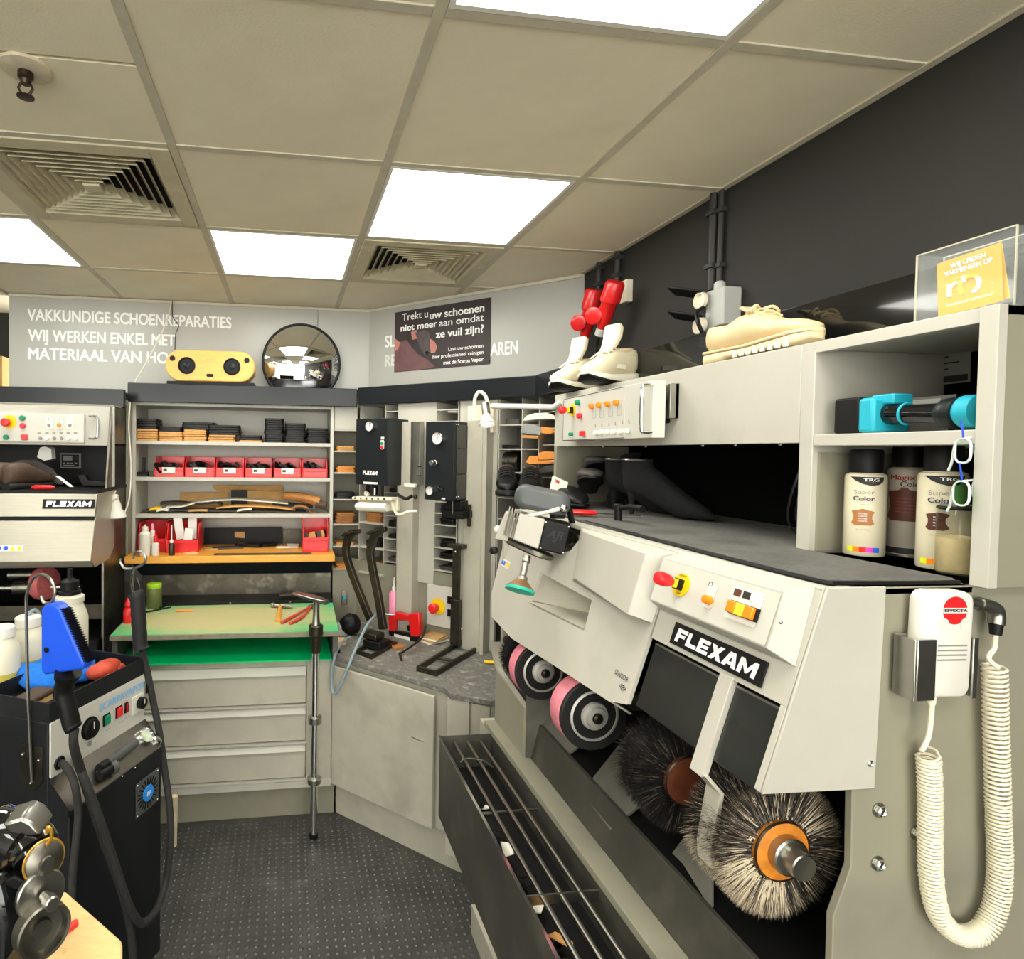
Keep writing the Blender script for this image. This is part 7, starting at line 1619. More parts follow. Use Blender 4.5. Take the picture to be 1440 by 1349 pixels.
# lever handle and red knife on the counter
k0, k1 = PX(800, 720, z=RZ+.012), PX(838, 722, z=RZ+.010)
kf = thing('knife', 'red-handled knife lying on the counter edge behind the sander motor', 'knife', (k0.x, k0.y, RZ)); d_ = (k1-k0).normalized()
MB().tube([k0, k0+d_*.02, k0+(k1-k0)*.6, k1], [.010, .014, .015, .010], 12, flat=.6).build('handle', 'red_plastic', kf, w=True); e = k1+d_*.11; MB(frame(k1, d_, (0, 0, 1))).box((0, -.001, -.007), (.12, .001, .007)).build('blade', 'steel_dark', kf, w=True)
lv = PX(869, 732, z=RZ); ll = thing('clamp_lever', 'black clamp lever standing on the rubber mat before the boots', 'lever', lv)
lh = .042; MB().lathe([(.010, 0), (.010, lh*.7), (.013, lh*.72), (.013, lh), (.010, lh+.003)], (0, 0, 0), (0, 0, 1), 16).build('hub', 'black', ll)
e = PX(904, 711, z=RZ+.05)-lv; MB().tube([(0, 0, lh*.75), e*.5+V((0, 0, lh*.42)), (e.x, e.y, lh*.98)], [.007, .0065, .0085], 10).build('arm', 'black', ll)
# black lace-up boots at the far end of the counter, with a white tag
def workboot(label, u, v, x, rz):
    p = PX(u, v, x=x); t = thing('lace_up_boot', label, 'boot', (x, p.y, RZ), math.radians(rz), 'black lace-up boots at the counter end')
    L = .27
    foot(t, 'sole', 'dark_rubber', [(-.5*L, .028, 0, .034), (-.44*L, .037, 0, .036), (-.2*L, .037, 0, .034), (-.16*L, .036, .008, .03), (.0, .038, .006, .028), (.25*L, .048, 0, .028), (.42*L, .042, .002, .03), (.5*L, .016, .01, .03)], 6)
    foot(t, 'upper', 'leather_black', [(-.49*L, .016, .032, .115), (-.44*L, .034, .032, .13), (-.28*L, .038, .03, .128), (-.1*L, .038, .028, .118), (.05*L, .040, .028, .10), (.2*L, .045, .028, .082), (.35*L, .044, .028, .070), (.45*L, .032, .029, .056), (.49*L, .012, .03, .044)])
    foot(t, 'opening', 'brown_leather', [(-.44*L, .016, .122, .131), (-.3*L, .026, .12, .1295), (-.14*L, .022, .112, .121)], 3)
    laces(t, 'black', [(.05, .088), (.032, .098), (.014, .107), (-.006, .115), (-.024, .121)], .030, .003); return t
workboot('black lace-up boot at the far end of the counter, left of the pair', 712, 700, .93, 250); workboot('black lace-up boot at the far end of the counter, right of the pair', 745, 700, .98, 246)
tg_ = PX(788, 688, x=.94); 
wt_ = thing('price_tag', 'white repair tag with red print hanging over the black boots', 'tag', PX(788, 696, x=.93))
tf = frame(PX(787, 685, x=.93), (.25, -.9, -.25), (.1, -.25, 1)); MB(tf).box((-.045, -.032, 0), (.035, .028, .0012)).build('card', 'paper', wt_, w=True); text('184', 'red_btn', tf @ Matrix.Translation((-.015, .014, .0012)), .012, wt_, bold=.02)

# ================================================================== SANDER MOTOR ON THE FAR HOOD
sm_ = thing('sander_motor', 'grey motor with black cover driving a hanging teal sanding disc', 'motor', PX(735, 830, x=.62))
# a box whose visible front is traced at the plane of the hood front
MN, MPT = V((-.40, -.916, 0)), V((.62, 1.50, 1.4))
def MP(u, v, x): return PX(u, v, pl=(MN, MPT-MN*((x-.60)*1.2)))
A4 = [MP(766, 731, .60), MP(803, 739, .60), MP(794, 781, .60), MP(757, 773, .60)]
B4 = [MP(731, 722, .61), MP(767, 731, .60), MP(757, 773, .60), MP(721, 759, .61)]
back = V((.36, .90, 0))*.09
MB().loft([A4, [p+back for p in A4]]).build('black_cover', 'black', sm_, .004, w=True)
mfr = frame((A4[0]+A4[1]+A4[2]+A4[3])/4+MN*.0005, A4[1]-A4[0], A4[0]-A4[3])
cw2, ch2 = (A4[1]-A4[0]).length, (A4[0]-A4[3]).length
text('AR', 'press_black', mfr @ Matrix.Translation((0, ch2*.08, .0016)), ch2*.26, sm_, width=cw2*.6, bold=.04, shear=.3); MB(mfr).prism([(-.004, -ch2*.10), (cw2*.12, -ch2*.04), (.0, -ch2*.2), (-cw2*.1, -ch2*.42), (-cw2*.02, -ch2*.2), (-cw2*.06, -ch2*.14)], .001, .0022).build('bolt_emblem', 'press_black', sm_, w=True)
for p in A4: MB().ball(p.lerp(mfr.translation, .14)+MN*.001, .003, 8, 5).build('screw', 'chrome', sm_, w=True)
MB().loft([B4, [p+back for p in B4]]).build('motor_body', 'paint', sm_, .004, w=True)
for i in range(4):
    p0, p1 = MP(716+i*4, 716+i*1.5, .64-.004*i), MP(707+i*4, 752+i*1.5, .64-.004*i); MB().loft([[p0, p0+V((0, -.006, 0)), p1+V((0, -.006, 0)), p1], [p0+back*.9, p0+back*.9+V((0, -.006, 0)), p1+back*.9+V((0, -.006, 0)), p1+back*.9]]).build('cooling_fin', 'paint', sm_, w=True)
c = MP(762, 703, .64); fan = MB(frame(c, V((.916, -.40, -.18)), (0, 0, 1)))
fan.loft([[(x*s0_, z*s0_, d) for x, z in rrect(.145, .062, .026, 5)] for d, s0_ in ((-.06, .9), (-.05, 1), (.03, 1), (.045, .86))]).build('fan_cowl', 'cowl_grey', sm_, .012, w=True, seg=3)
MB().tube([MP(737, 727, .62), MP(790, 715, .60)], .006, 8).build('rod', 'white_plastic', sm_, w=True); MB().ball(MP(792, 715, .60), .011, 10, 7).build('rod_end', 'chrome', sm_, w=True)
pc = MP(785, 723, .62); MB().box((pc.x-.016, pc.y-.01, pc.z-.012), (pc.x+.016, pc.y+.02, pc.z+.012)).build('cable_gland', 'black', sm_, .003, w=True)
MB().tube(spline([MP(794, 718, .62), MP(800, 716, .63), MP(803, 728, .64), MP(806, 742, .66)], 5), .008, 8).build('cable', 'black', sm_, w=True)
MB().cyl(MP(806, 760, .65), MP(806, 760, .65)+V((.10, .0, .0)), .014, n=14).build('mount_arm', 'paint', sm_, w=True)
MB().cyl(MP(800, 757, .64), MP(806, 760, .65), .017, n=14).build('mount_nut', 'steel', sm_, w=True)
# belt guard under the motor, with the sanding disc
bg0, bg1 = MP(725, 766, .64), MP(765, 784, .60)
MB(frame((bg0+bg1)/2+back*.4, bg1-bg0, (.3, .95, 0))).prism(rrect((bg1-bg0).length+.045, .085, .04, 6), -.008, .008).build('belt_guard', 'steel_dirty', sm_, .004, w=True)
MB().loft([[MP(711, 721, .66), MP(722, 722, .64), MP(714, 762, .64), MP(695, 758, .67)], [MP(711, 721, .66)+back*.6, MP(722, 722, .64)+back*.6, MP(714, 762, .64)+back*.6, MP(695, 758, .67)+back*.6]]).build('mount_plate', 'paint', sm_, .003, w=True)
s0, s1 = MP(741, 784, .62), MP(734, 816, .60); ax3 = (s1-s0).normalized(); ln3 = (s1-s0).length
MB().lathe([(.010, -.005), (.011, ln3*.2), (.0085, ln3*.25), (.009, ln3*.8), (.013, ln3*.85), (.014, ln3)], s0, ax3, 20).build('spindle', 'steel', sm_, w=True)
MB().lathe([(.014, 0), (.024, .010), (.036, .022)], s1, ax3, 32).build('disc_backing', 'rust_cone', sm_, w=True); MB().lathe([(.036, .022), (.0385, .024), (.0385, .031), (.02, .032)], s1, ax3, 32).build('sanding_disc', 'teal', sm_, w=True)
p = MP(698, 775, .67); MB().lathe([(.007, 0), (.011, .006), (.011, .018), (.006, .022)], p, (-.8, -.5, .2), 12).build('lock_knob', 'black', sm_, w=True); MB().ball(MP(700, 745, .68), .012, 10, 7).build('end_cap', 'white_plastic', sm_, w=True)
# warning sticker on the far hood
fw = frame(SL(711, 793, .001), (0, -1, 0), (.318, 0, 1)); st2 = plate(fw, .070, .024, 'paper', 'warning_sticker', far, .0006)
for i, m2 in enumerate(('blue', 'blue', 'yellow', 'yellow')): plate(fw, .013, .014, m2, 'pictogram', st2, .0004, z=.0006, cx=-.026+i*.0175)
# ================================================================== LEFT MACHINE RECESS
LZ = 1.468
def lboot(label, u, rz):
    x = PX(u, 680, y=2.78).x; t = thing('brown_boot', label, 'boot', (x, 2.80, LZ), math.radians(rz), 'brown boots in the left recess')
    L = .27
    foot(t, 'sole', 'dark_rubber', [(-.5*L, .028, 0, .026), (-.44*L, .036, 0, .028), (0, .036, .002, .024), (.25*L, .046, 0, .022), (.42*L, .04, .002, .024), (.5*L, .016, .008, .024)], 6)
    foot(t, 'upper', 'brown_leather', [(-.49*L, .018, .024, .085), (-.45*L, .033, .024, .105), (-.3*L, .038, .022, .115), (-.1*L, .038, .022, .112), (.1*L, .042, .022, .09), (.3*L, .044, .022, .066), (.44*L, .032, .023, .05), (.49*L, .012, .024, .04)]); return t
lboot('worn brown boot in the left machine recess, left of the pair', 17, 75); lboot('worn brown boot in the left machine recess, right of the pair', 38, 70)
solo(MB().loft([[(PX(u, v, y=2.92).x, 2.92, PX(u, v, y=2.92).z) for u, v in ((14, 655), (24, 647), (50, 646), (75, 660), (90, 682), (60, 682), (40, 668))], [(PX(u, v, y=3.0).x, 3.0, PX(u, v, y=2.92).z) for u, v in ((14, 655), (24, 647), (50, 646), (75, 660), (90, 682), (60, 682), (40, 668))]]), 'cloth', 'grey_leather', 'dark folded leather lying over the brown boots', 'leather', bevel=.006)
a, b = PX(45, 683, y=2.66), PX(77, 683, y=2.66); a.z = b.z = LZ+.012
kx = thing('knife', 'red plastic knife handle lying on the left machine counter', 'knife', (a.x, a.y, LZ)); MB().tube([a, a+(b-a)*.15, a+(b-a)*.8, b], [.008, .013, .013, .008], 12, flat=.75).build('handle', 'red_plastic', kx, w=True)
a = PX(78, 670, y=2.78); b = PX(98, 685, y=2.72); solo(MB().loft([[a, a+V((.012, .01, 0)), b+V((.012, .01, 0)), b], [a+V((0, 0, .002)), a+V((.012, .01, .002)), b+V((.012, .01, .002)), b+V((0, 0, .002))]]), 'paper_strip', 'paper', 'narrow white paper strip sloping in the left recess', 'paper')
q0, q1 = PX(85, 637, y=3.21), PX(114, 659, y=3.21)
dv = thing('display_panel', 'small grey control display in the dark recess of the left machine', 'display', ((q0.x+q1.x)/2, 3.21, q1.z))
MB().box((q0.x, 3.205, q1.z), (q1.x, 3.22, q0.z)).build('frame', 'print_grey', dv, .002, w=True); MB().box((q0.x+.008, 3.203, q1.z+.008), (q1.x-.008, 3.206, q0.z-.008)).build('face', 'black', dv, w=True)
MB().box((q0.x+.016, 3.2015, q1.z+.040), (q0.x+.060, 3.2035, q0.z-.014)).build('screen', 'paper_grey', dv, w=True)
for i in range(4): MB().box((q0.x+.014+i*.019, 3.2015, q1.z+.024), (q0.x+.026+i*.019, 3.2035, q1.z+.030)).build('key', 'paper_grey', dv, w=True)
MB().box((q0.x+.016, 3.2015, q1.z+.012), (q1.x-.03, 3.2035, q1.z+.018)).build('print_line', 'paper_grey', dv, w=True)
MB().lathe([(.010, 0), (.009, -.006)], (q1.x-.018, 3.203, q0.z-.025), (0, 1, 0), 16).build('dial', 'press_black', dv, w=True)
P = [PX(u, v, y=2.96) for u, v in ((56, 630), (62, 628), (72, 631), (73, 646), (62, 648), (52, 643))]; solo(MB().loft([P, [p+V((.006, .03, .004)) for p in P]]), 'paper', 'paper', 'crumpled white paper hanging in the left machine recess', 'paper')
P = [PX(u, v, y=2.86) for u, v in ((108, 669), (118, 668), (124, 676), (150, 678), (156, 684), (115, 684))]; solo(MB().loft([P, [p+V((0, .05, 0)) for p in P]]), 'plastic_bag', 'black', 'dark crumpled bag at the right end of the left recess', 'bag', bevel=.004)

# ================================================================== STEAM CLEANING CART
CT = .985
Fp, Rp = PX(69, 990, z=CT), PX(203.5, 924.5, z=CT)
cang = math.atan2(Rp.y-Fp.y, Rp.x-Fp.x); CL = (Rp-Fp).length
ct = thing('steam_cart', 'black steam cleaning cart with tray, white control panel and hoses at the left', 'machine', (Fp.x, Fp.y, 0), cang)
CM = wm(ct); CI = CM.inverted(); CD = .24          # local x along the control front, y into the body, z up
def cp_(u, v, y=0): 
    n = (CM.to_3x3() @ V((0, 1, 0))); p = CM @ V((0, y, 0)); return CI @ PX(u, v, pl=(n, p))
def xp_(u, v, x=0):
    n = (CM.to_3x3() @ V((1, 0, 0))); p = CM @ V((x, 0, 0)); return CI @ PX(u, v, pl=(n, p))
PT, PB = CT-.052, cp_(73, 1094).z
MB().box((.0, .004, .05), (CL, CD, PT)).build('body', 'cart_black', ct, .004)
LF = -.065
lz1 = cp_(231, 1047, LF).z
MB().box((0, LF, .05), (CL, .004, lz1)).build('lower_body', 'cart_black', ct, .004)
for x in (.05, CL-.05):
    for y in (0, CD-.05): MB().lathe([(.018, -.012), (.022, -.008), (.022, .008), (.018, .012)], (x, y, .022), (1, 0, 0), 20).build('castor', 'black', ct)
MB().box((.03, -.03, .03), (CL-.03, CD-.02, .05)).build('castor_frame', 'black', ct)
# control panel
pn_ = MB().box((.004, -.002, PB), (CL-.004, .004, PT-.002)).build('control_panel', 'panel_white', ct, .001)
def cfr(u, v, y=-.002): p = cp_(u, v, y); return Matrix.Translation(p) @ Matrix(((1, 0, 0, 0), (0, 0, -1, 0), (0, 1, 0, 0), (0, 0, 0, 1)))
a, b = cp_(143, 996), cp_(204, 962); f = cfr(173, 979); text('SCARPAVAPOR', 'sky_print', f, .022, pn_, width=(b.x-a.x)*1.02, bold=.02, w=False)
def knob(u, v, r, h, ring=True):
    f = cfr(u, v)
    if ring: MB(f).lathe([(r*1.2, 0), (r*1.2, .003), (r, .003)], (0, 0, 0), (0, 0, 1), 28).build('dial_ring', 'black', pn_)
    k = MB(f).lathe([(r, .002), (r*.95, h), (r*.6, h+.002), (r*.05, h+.002)], (0, 0, 0), (0, 0, 1), 28).build('knob', 'black', pn_); MB(f).box((-.0015, -.0, h+.002), (.0015, r*.8, h+.003)).build('pointer', 'paper', pn_); return k
knob(126, 1024, .026, .014); 
f = cfr(193, 989); MB(f).box((-.026, -.030, 0), (.026, .026, .003)).build('dial_plate', 'white_plastic', pn_, .001); knob(196, 988, .018, .018, False)
def sw_(u, v, w_, h_, mt): f = cfr(u, v); MB(f).box((-w_/2-.003, -h_/2-.003, 0), (w_/2+.003, h_/2+.003, .004)).build('switch_frame', 'black', pn_, .001); MB(f).box((-w_/2, -h_/2, .003), (w_/2, h_/2, .010)).build('rocker_switch', mt, pn_, .002)
sw_(149, 1012, .020, .026, 'green_btn'); sw_(166.5, 1001, .020, .026, 'red_btn'); sw_(177, 995, .008, .026, 'red_dark'); sw_(206.5, 969, .008, .022, 'black')
for u, v in ((152, 1024), (170, 1014), (179, 1007), (131, 1045)): MB(cfr(u, v)).box((-.010, -.004, 0), (.010, -.003, .0006)).build('print_line', 'print_grey', pn_)
disc(CM @ cfr(126, 1046), .008, 'print_grey', 'print_ring', pn_, .0006)
# chrome shelf between panel and lower front
MB().loft([[(0, LF, lz1), (CL, LF, lz1), (CL, LF, lz1+.004), (0, LF, lz1+.004)], [(0, -.002, PB-.004), (CL, -.002, PB-.004), (CL, -.002, PB), (0, -.002, PB)]]).build('chrome_shelf', 'steel', ct)
for x in (-.003, CL-.001): MB(Matrix(((0, 0, 1, x), (1, 0, 0, 0), (0, 1, 0, 0), (0, 0, 0, 1)))).prism([(LF, lz1-.01), (0, lz1-.01), (0, PB), (LF, lz1+.006)], 0, .004).build('shelf_cheek', 'cart_black', ct)
def shp(u, v): 
    n = CM.to_3x3() @ V((0, PB-lz1, LF)); n = CM.to_3x3() @ V((0, -(PB-lz1), -LF)); return CI @ PX(u, v, pl=(n, CM @ V((0, LF, lz1+.004))))
# pressure gauge, grip, cap on the chrome shelf
sn = V((0, -(PB-lz1), -LF)).normalized()
p = shp(203, 1037); MB().lathe([(.026, 0), (.026, .012), (.023, .014), (.021, .010), (.004, .010)], p, sn, 28).build('gauge', 'chrome', ct); MB().lathe([(.020, .010), (.001, .0105)], p, sn, 24).build('gauge_face', 'green_face', ct)
p = shp(221, 1042); MB().lathe([(.014, 0), (.014, .006), (.010, .008)], p, sn, 20).build('gauge', 'chrome', ct)
a, b = shp(146, 1078)+sn*.016, shp(186, 1048)+sn*.016; MB().cyl(a, b, .0135, n=18).build('lance_grip', 'grip_grey', ct); c = a+(a-b).normalized()*.03; MB().cyl(c, a, .015, n=18).build('lance_collar', 'black', ct)
a, b = shp(134, 1096)+sn*.016, shp(150, 1086)+sn*.016; MB().lathe([(.013, 0), (.015, .004), (.015, (b-a).length), (.012, (b-a).length+.004)], a, b-a, 18).build('filler_neck', 'black', ct); MB().lathe([(.018, 0), (.020, .004), (.020, .018), (.016, .022), (.004, .023)], b, b-a, 10).build('filler_cap', 'grip_grey', ct)
# fan grille with blue badge
gf = cfr(207, 1115, LF-.001); gw = .105
MB(gf).box((-gw/2, -gw/2, 0), (gw/2, gw/2, .002)).build('fan_grille', 'grip_grey', ct, .001)
for i in range(20):
    a = 2*math.pi*i/20; MB(gf @ Matrix.Rotation(a, 4, 'Z')).box((.022, -.0018, .002), (.046, .0018, .0035)).build('grille_rib', 'black', ct)
MB(gf).lathe([(.024, .002), (.023, .006), (.003, .0062)], (0, 0, 0), (0, 0, 1), 28).build('badge', 'blue_print', ct)
for i in range(3): MB(gf).box((-.008, -.006+.005*i, .0062), (.008-.004*(i == 0), -.004+.005*i, .0068)).build('badge_mark', 'letter_white', ct)
for s, q in ((-1, 1), (-1, -1), (1, 1), (1, -1)): MB(gf).ball((s*gw*.44, q*gw*.44, .002), .003, 8, 5).build('screw', 'chrome', ct)
for u, v in ((172, 1092), (190, 1080)): MB(cfr(u, v, LF)).ball((0, 0, .0), .003, 8, 5).build('screw', 'chrome', ct)
# tray on top
tr0 = MB().box((0, 0, PT), (CL, .004, CT)).box((0, CD-.004, PT), (CL, CD, CT)).box((0, .004, PT), (.004, CD-.004, CT)).box((CL-.004, .004, PT), (CL, CD-.004, CT)).box((.004, .004, PT), (CL-.004, CD-.004, PT+.006)).build('tray', 'cart_black', ct, .001)
# hook plates and rods
def hookplate(m_, w_, h_):
    pl_ = MB(m_).prism([(-w_/2, h_/2), (w_/2, h_/2), (w_/2, -h_*.25), (w_*.1, -h_/2), (-w_*.1, -h_/2), (-w_/2, -h_*.25)], 0, .003).build('hook_plate', 'steel_dark', ct, .0008)
    for x, y in ((-w_*.36, h_*.28), (w_*.36, h_*.22), (0, -h_*.32)): MB(m_).ball((x, y, .004), .004, 8, 5).build('screw', 'chrome', ct)
pp = xp_(45, 1080, -.001); hm2 = Matrix.Translation(pp) @ Matrix(((0, 0, -1, 0), (-1, 0, 0, 0), (0, 1, 0, 0), (0, 0, 0, 1)))
hookplate(hm2, .075, .12)
r0 = [xp_(45, 1100, -.010), xp_(43, 1060, -.010), xp_(39, 960, -.010), xp_(37, 860, -.010), xp_(38, 835, -.012), xp_(46, 815, -.015), xp_(58, 808, -.02), xp_(70, 814, -.025), xp_(77, 830, -.03), xp_(73, 846, -.03), xp_(62, 848, -.03), xp_(58, 838, -.03)]
MB().tube(spline(r0, 5), .004, 8).build('hook_rod', 'steel', ct)
# rear right hook rod
RX_ = CL+.004
r1 = [xp_(189, 945, RX_), xp_(188, 870, RX_), xp_(187, 815, RX_), xp_(190, 800, RX_), xp_(198, 796, RX_), xp_(205, 788, RX_), xp_(202, 778, RX_), xp_(191, 777, RX_), xp_(187, 786, RX_)]
MB().tube(spline(r1, 5), .004, 8).build('hook_rod', 'steel', ct)
r2 = [xp_(187, 800, RX_), xp_(176, 800, RX_), xp_(170, 792, RX_), xp_(170, 786, RX_)]; MB().tube(spline(r2, 5), .004, 8).build('hook_rod', 'steel', ct)
# ------------------------------------------------------------------ brush lance hanging on the front hook (its own thing)
bl2 = thing('steam_brush', 'blue steam brush with black handle hanging on the front hook of the cart', 'brush', CM @ xp_(90, 1030, -.04))
BN = -.05
def bq(u, v, d=BN): return CM @ xp_(u, v, d)
P = [bq(u, v) for u, v in ((57, 858), (62, 851), (70, 849), (79, 852), (84, 858), (118, 935), (116, 942), (62, 950), (57, 945))]
dv_ = (CM.to_3x3() @ V((1, 0, 0))); MB().loft([P, [p+dv_*.035 for p in P]]).build('brush_head', 'blue', bl2, .006, w=True, seg=3)
mb = MB()
for i in range(220):
    t_ = i/219; p = bq(83+34*t_, 858+76*t_)+dv_*(.004+.027*((i*7) % 10)/10); mb.cyl(p, p+(bq(90, 850)-bq(84, 852)).normalized()*.012, .0014, .001, n=4)
tag(mb.build('bristles', 'black', bl2, w=True), None, None, kind='stuff')
MB().lathe([(.006, 0), (.007, .003)], bq(66, 914, BN-.001), -dv_, 14).build('screw', 'black', bl2, w=True)
P1 = [(bq(60, 951), .016), (bq(68, 958), .021), (bq(80, 970), .0175), (bq(88, 1000), .0165), (bq(92, 1025), .017), (bq(93, 1035), .014)]
P0 = [bq(89, 949)+dv_*.017]+[bq(u, v)+dv_*.017 for u, v in ((86, 958), (82, 975), (88, 1000), (93, 1022), (97, 1030))]
MB().tube(spline(P0, 4), [.036, .036, .035, .034, .031]+[.026]*3+[.024]*9+[.023]*3+[.020], 14, flat=.8).build('handle', 'black', bl2, w=True)
hz_ = lambda u, v, y=-.10: CM @ cp_(u, v, y)
H1 = [P0[-1], bq(104, 1050, -.03), hz_(116, 1090, -.085), hz_(132, 1140, -.10), hz_(150, 1195, -.10), hz_(170, 1250, -.10), hz_(182, 1300, -.10), hz_(187, 1345, -.10), hz_(190, 1390, -.10)]
MB().tube(spline(H1, 6), .0115, 10).build('hose', 'hose', bl2, w=True)
# second handle on the rear hook, its hose loops down beside the cart
g2 = thing('steam_gun', 'black ribbed hose handle hanging on the rear hook of the cart', 'hose handle', CM @ xp_(196, 915, CL-.0))
GX_ = CL-.01
def gq(u, v): return CM @ xp_(u, v, GX_)
MB().tube(spline([gq(190, 834), gq(193, 842), gq(195, 870), gq(197, 905), gq(199, 914)], 5), [.025]*5+[.0235, .022]*5+[.022]*4+[.026, .028], 14).build('handle', 'dark_rubber', g2, w=True)
MB().tube(spline([gq(186, 808), gq(184, 818), gq(187, 832), gq(192, 834), gq(197, 826), gq(192, 812)], 4), .003, 8).build('hang_loop', 'steel_dark', g2, w=True)
H2 = [gq(199, 914), CM @ xp_(206, 940, CL+.01), CM @ xp_(216, 990, CL+.02), CM @ xp_(224, 1030, CL+.02), CM @ xp_(231, 1080, CL+.02), CM @ xp_(238, 1130, CL+.01), CM @ xp_(240, 1180, CL), hz_(234, 1235, -.09), hz_(222, 1275, -.10), hz_(207, 1295, -.115), hz_(195, 1296, -.12), hz_(180, 1270, -.125), hz_(158, 1205, -.12), hz_(130, 1125, -.11), hz_(112, 1080, -.08), hz_(107, 1063, -.005)]
MB().tube(spline(H2, 6), .011, 10).build('hose', 'hose', g2, w=True)
MB().tube(spline([CM @ cp_(240, 1120, .0)+V((.012, .0, 0)), CM @ cp_(239, 1150, .0)+V((.012, 0, 0)), CM @ cp_(238, 1190, .0)+V((.012, 0, 0))], 4), .013, 8).build('hose_wrap', 'rope', g2, w=True)
# hoses from the panel port
H3 = [hz_(84, 1073, .0), hz_(92, 1078, -.03), hz_(104, 1100, -.085), hz_(110, 1140, -.09), hz_(107, 1180, -.09), hz_(102, 1230, -.09), hz_(100, 1300, -.09), hz_(100, 1380, -.09)]
solo(MB().tube(spline(H3, 6), .010, 10), 'hose', 'hose', 'black hose running down from the port on the white cart panel', 'hose', smooth=60)
MB().torus(cp_(84, 1073, -.004), (0, 1, 0), .014, .004, 20, 6).build('hose_port', 'black', ct)
# ------------------------------------------------------------------ tray contents
TRZ = PT+.006
def tw(u, v, z): return CI @ PX(u, v, z=z)
c = tw(70, 948, TRZ+.03)
def spline_pix(P):
    return [(q.x, q.y) for q in spline([V((a, b, 0)) for a, b in P+P[:1]], 3)][:-1]
def rag(name, mt, label, cat, pix, z, hh, seed):
    rnd = random.Random(seed); Q = [PX(u, v, z=z) for u, v in pix]; cen = sum(Q, V((0, 0, 0)))/len(Q); mb = MB(); L = []
    for s, dz in ((1, 0), (1.02, hh*.35), (.85, hh*.8), (.5, hh), (.1, hh*.92)):
        L.append([cen+(q-cen)*s*(1+rnd.gauss(0, .03))+V((0, 0, dz*(1+rnd.gauss(0, .18)))) for q in Q])
    return solo(mb.loft(L), name, mt, label, cat, smooth=80)
rag('cloth', 'blue_cloth', 'bright blue cleaning cloth crumpled in the cart tray', 'cloth', spline_pix([(22, 962), (28, 952), (60, 944), (95, 934), (125, 930), (134, 938), (132, 952), (100, 964), (70, 972), (40, 972)]), TRZ+.012, .045, 4)
gl = PX(150, 950, z=TRZ+.01)
gv = thing('rubber_glove', 'red brown rubber glove lying in the far corner of the cart tray', 'glove', (gl.x, gl.y, TRZ))
g0, g1 = PX(134, 948, z=TRZ+.02), PX(168, 938, z=TRZ+.02)
MB().tube(spline([PX(128, 946, z=TRZ+.03), PX(140, 944, z=TRZ+.04), PX(155, 938, z=TRZ+.035), PX(162, 936, z=TRZ+.03)], 4), [.016, .022, .027, .03, .032, .034, .035, .034, .033, .03, .028, .024, .02], 14, flat=.8).build('palm', 'glove', gv, w=True)
for i, (u, v) in enumerate(((150, 960), (160, 956), (170, 950), (176, 944))):
    a = PX(150+i*5, 945-i*2.2, z=TRZ+.034); b = PX(u, v, z=TRZ+.012); MB().tube(spline([a, (a+b)/2+V((0, 0, .008)), b], 4), [.012, .012, .012, .0115, .011, .011, .010, .009, .006], 10).build('finger', 'glove', gv, w=True)
bc = PX(42, 984, z=TRZ+.02); sb2 = thing('scrub_brush', 'brown wooden scrubbing brush at the front of the cart tray', 'brush', (bc.x, bc.y, TRZ), cang+.1)
sb2_len = .075
MB().box((-.03, -.03, .018), (.06, .03, .034)).build('block', 'brown_leather', sb2, .006); MB().box((-.026, -.026, .0), (.056, .026, .018)).build('bristle_pad', 'wood_pale', sb2, .002)
# bottles behind the tray, on a stool-height box
stz = .88
bx0 = CM @ V((CL*.45, CD+.16, 0))
sd_ = thing('side_cabinet', 'low white topped cabinet behind the cart carrying the bottles', 'cabinet', (bx0.x, bx0.y, 0), cang)
MB().box((-.26, -.12, 0), (.20, .12, stz-.02)).build('body', 'black', sd_, .003); MB().box((-.27, -.13, stz-.02), (.21, .13, stz)).build('top', 'panel_white', sd_, .003)
def jug(u0, u1, vt, label, yb, cap, fill, neck=.30, capmt='white_plastic', handle_=False):
    n = CM.to_3x3() @ V((0, 1, 0)); pl_ = (n, CM @ V((0, yb, 0))); a, b = PX(u0, 900, pl=pl_), PX(u1, 900, pl=pl_); c = (a+b)/2; r = (b-a).length/2*.93; h = PX((u0+u1)/2, vt, pl=pl_).z-stz
    t = thing('plastic_bottle', label, 'bottle', (c.x, c.y, stz), cang)
    MB().lathe([(r*.94, 0), (r, .008), (r, h*.68), (r*.9, h*.76), (r*neck*1.5, h*.84), (r*neck*1.4, h*.9)], (0, 0, 0), (0, 0, 1), 28).build('bottle', 'bottle_milk', t)
    if fill: MB().lathe([(r*.955, .002), (r*1.012, .010), (r*1.012, h*fill), (r*.2, h*fill)], (0, 0, 0), (0, 0, 1), 28).build('liquid', 'liquid_yellow', t)
    if cap: MB().lathe([(r*neck*1.65, h*.86), (r*neck*1.65, h*.98), (r*neck*1.4, h), (r*.05, h)], (0, 0, 0), (0, 0, 1), 20).build('cap', capmt, t)
    if handle_: MB().tube(spline([(0, 0, h*.9), (.004, 0, h*1.02), (r*.5, 0, h*1.05), (r*.8, 0, h*.95), (r*.85, 0, h*.8)], 4), .006, 8).build('hose', 'cable_grey', t)
    return t, h, r
jug(-16, 24, 880, 'milky bottle of yellow liquid at the left picture edge', CD+.09, True, .42, .42)
jug(18, 60, 866, 'milky bottle of yellow liquid with grey tube behind the blue brush', CD+.13, True, .42, .42, handle_=True)
t, h, r = jug(78, 117, 833, 'tall white bottle with black pump cap behind the blue brush', CD+.10, False, 0, .5)
MB().lathe([(r*.50, h*.86), (r*.78, h*.88), (r*.80, h*.95), (r*.5, h*.99)], (0, 0, 0), (0, 0, 1), 24).build('shoulder_ring', 'bottle_milk', t)
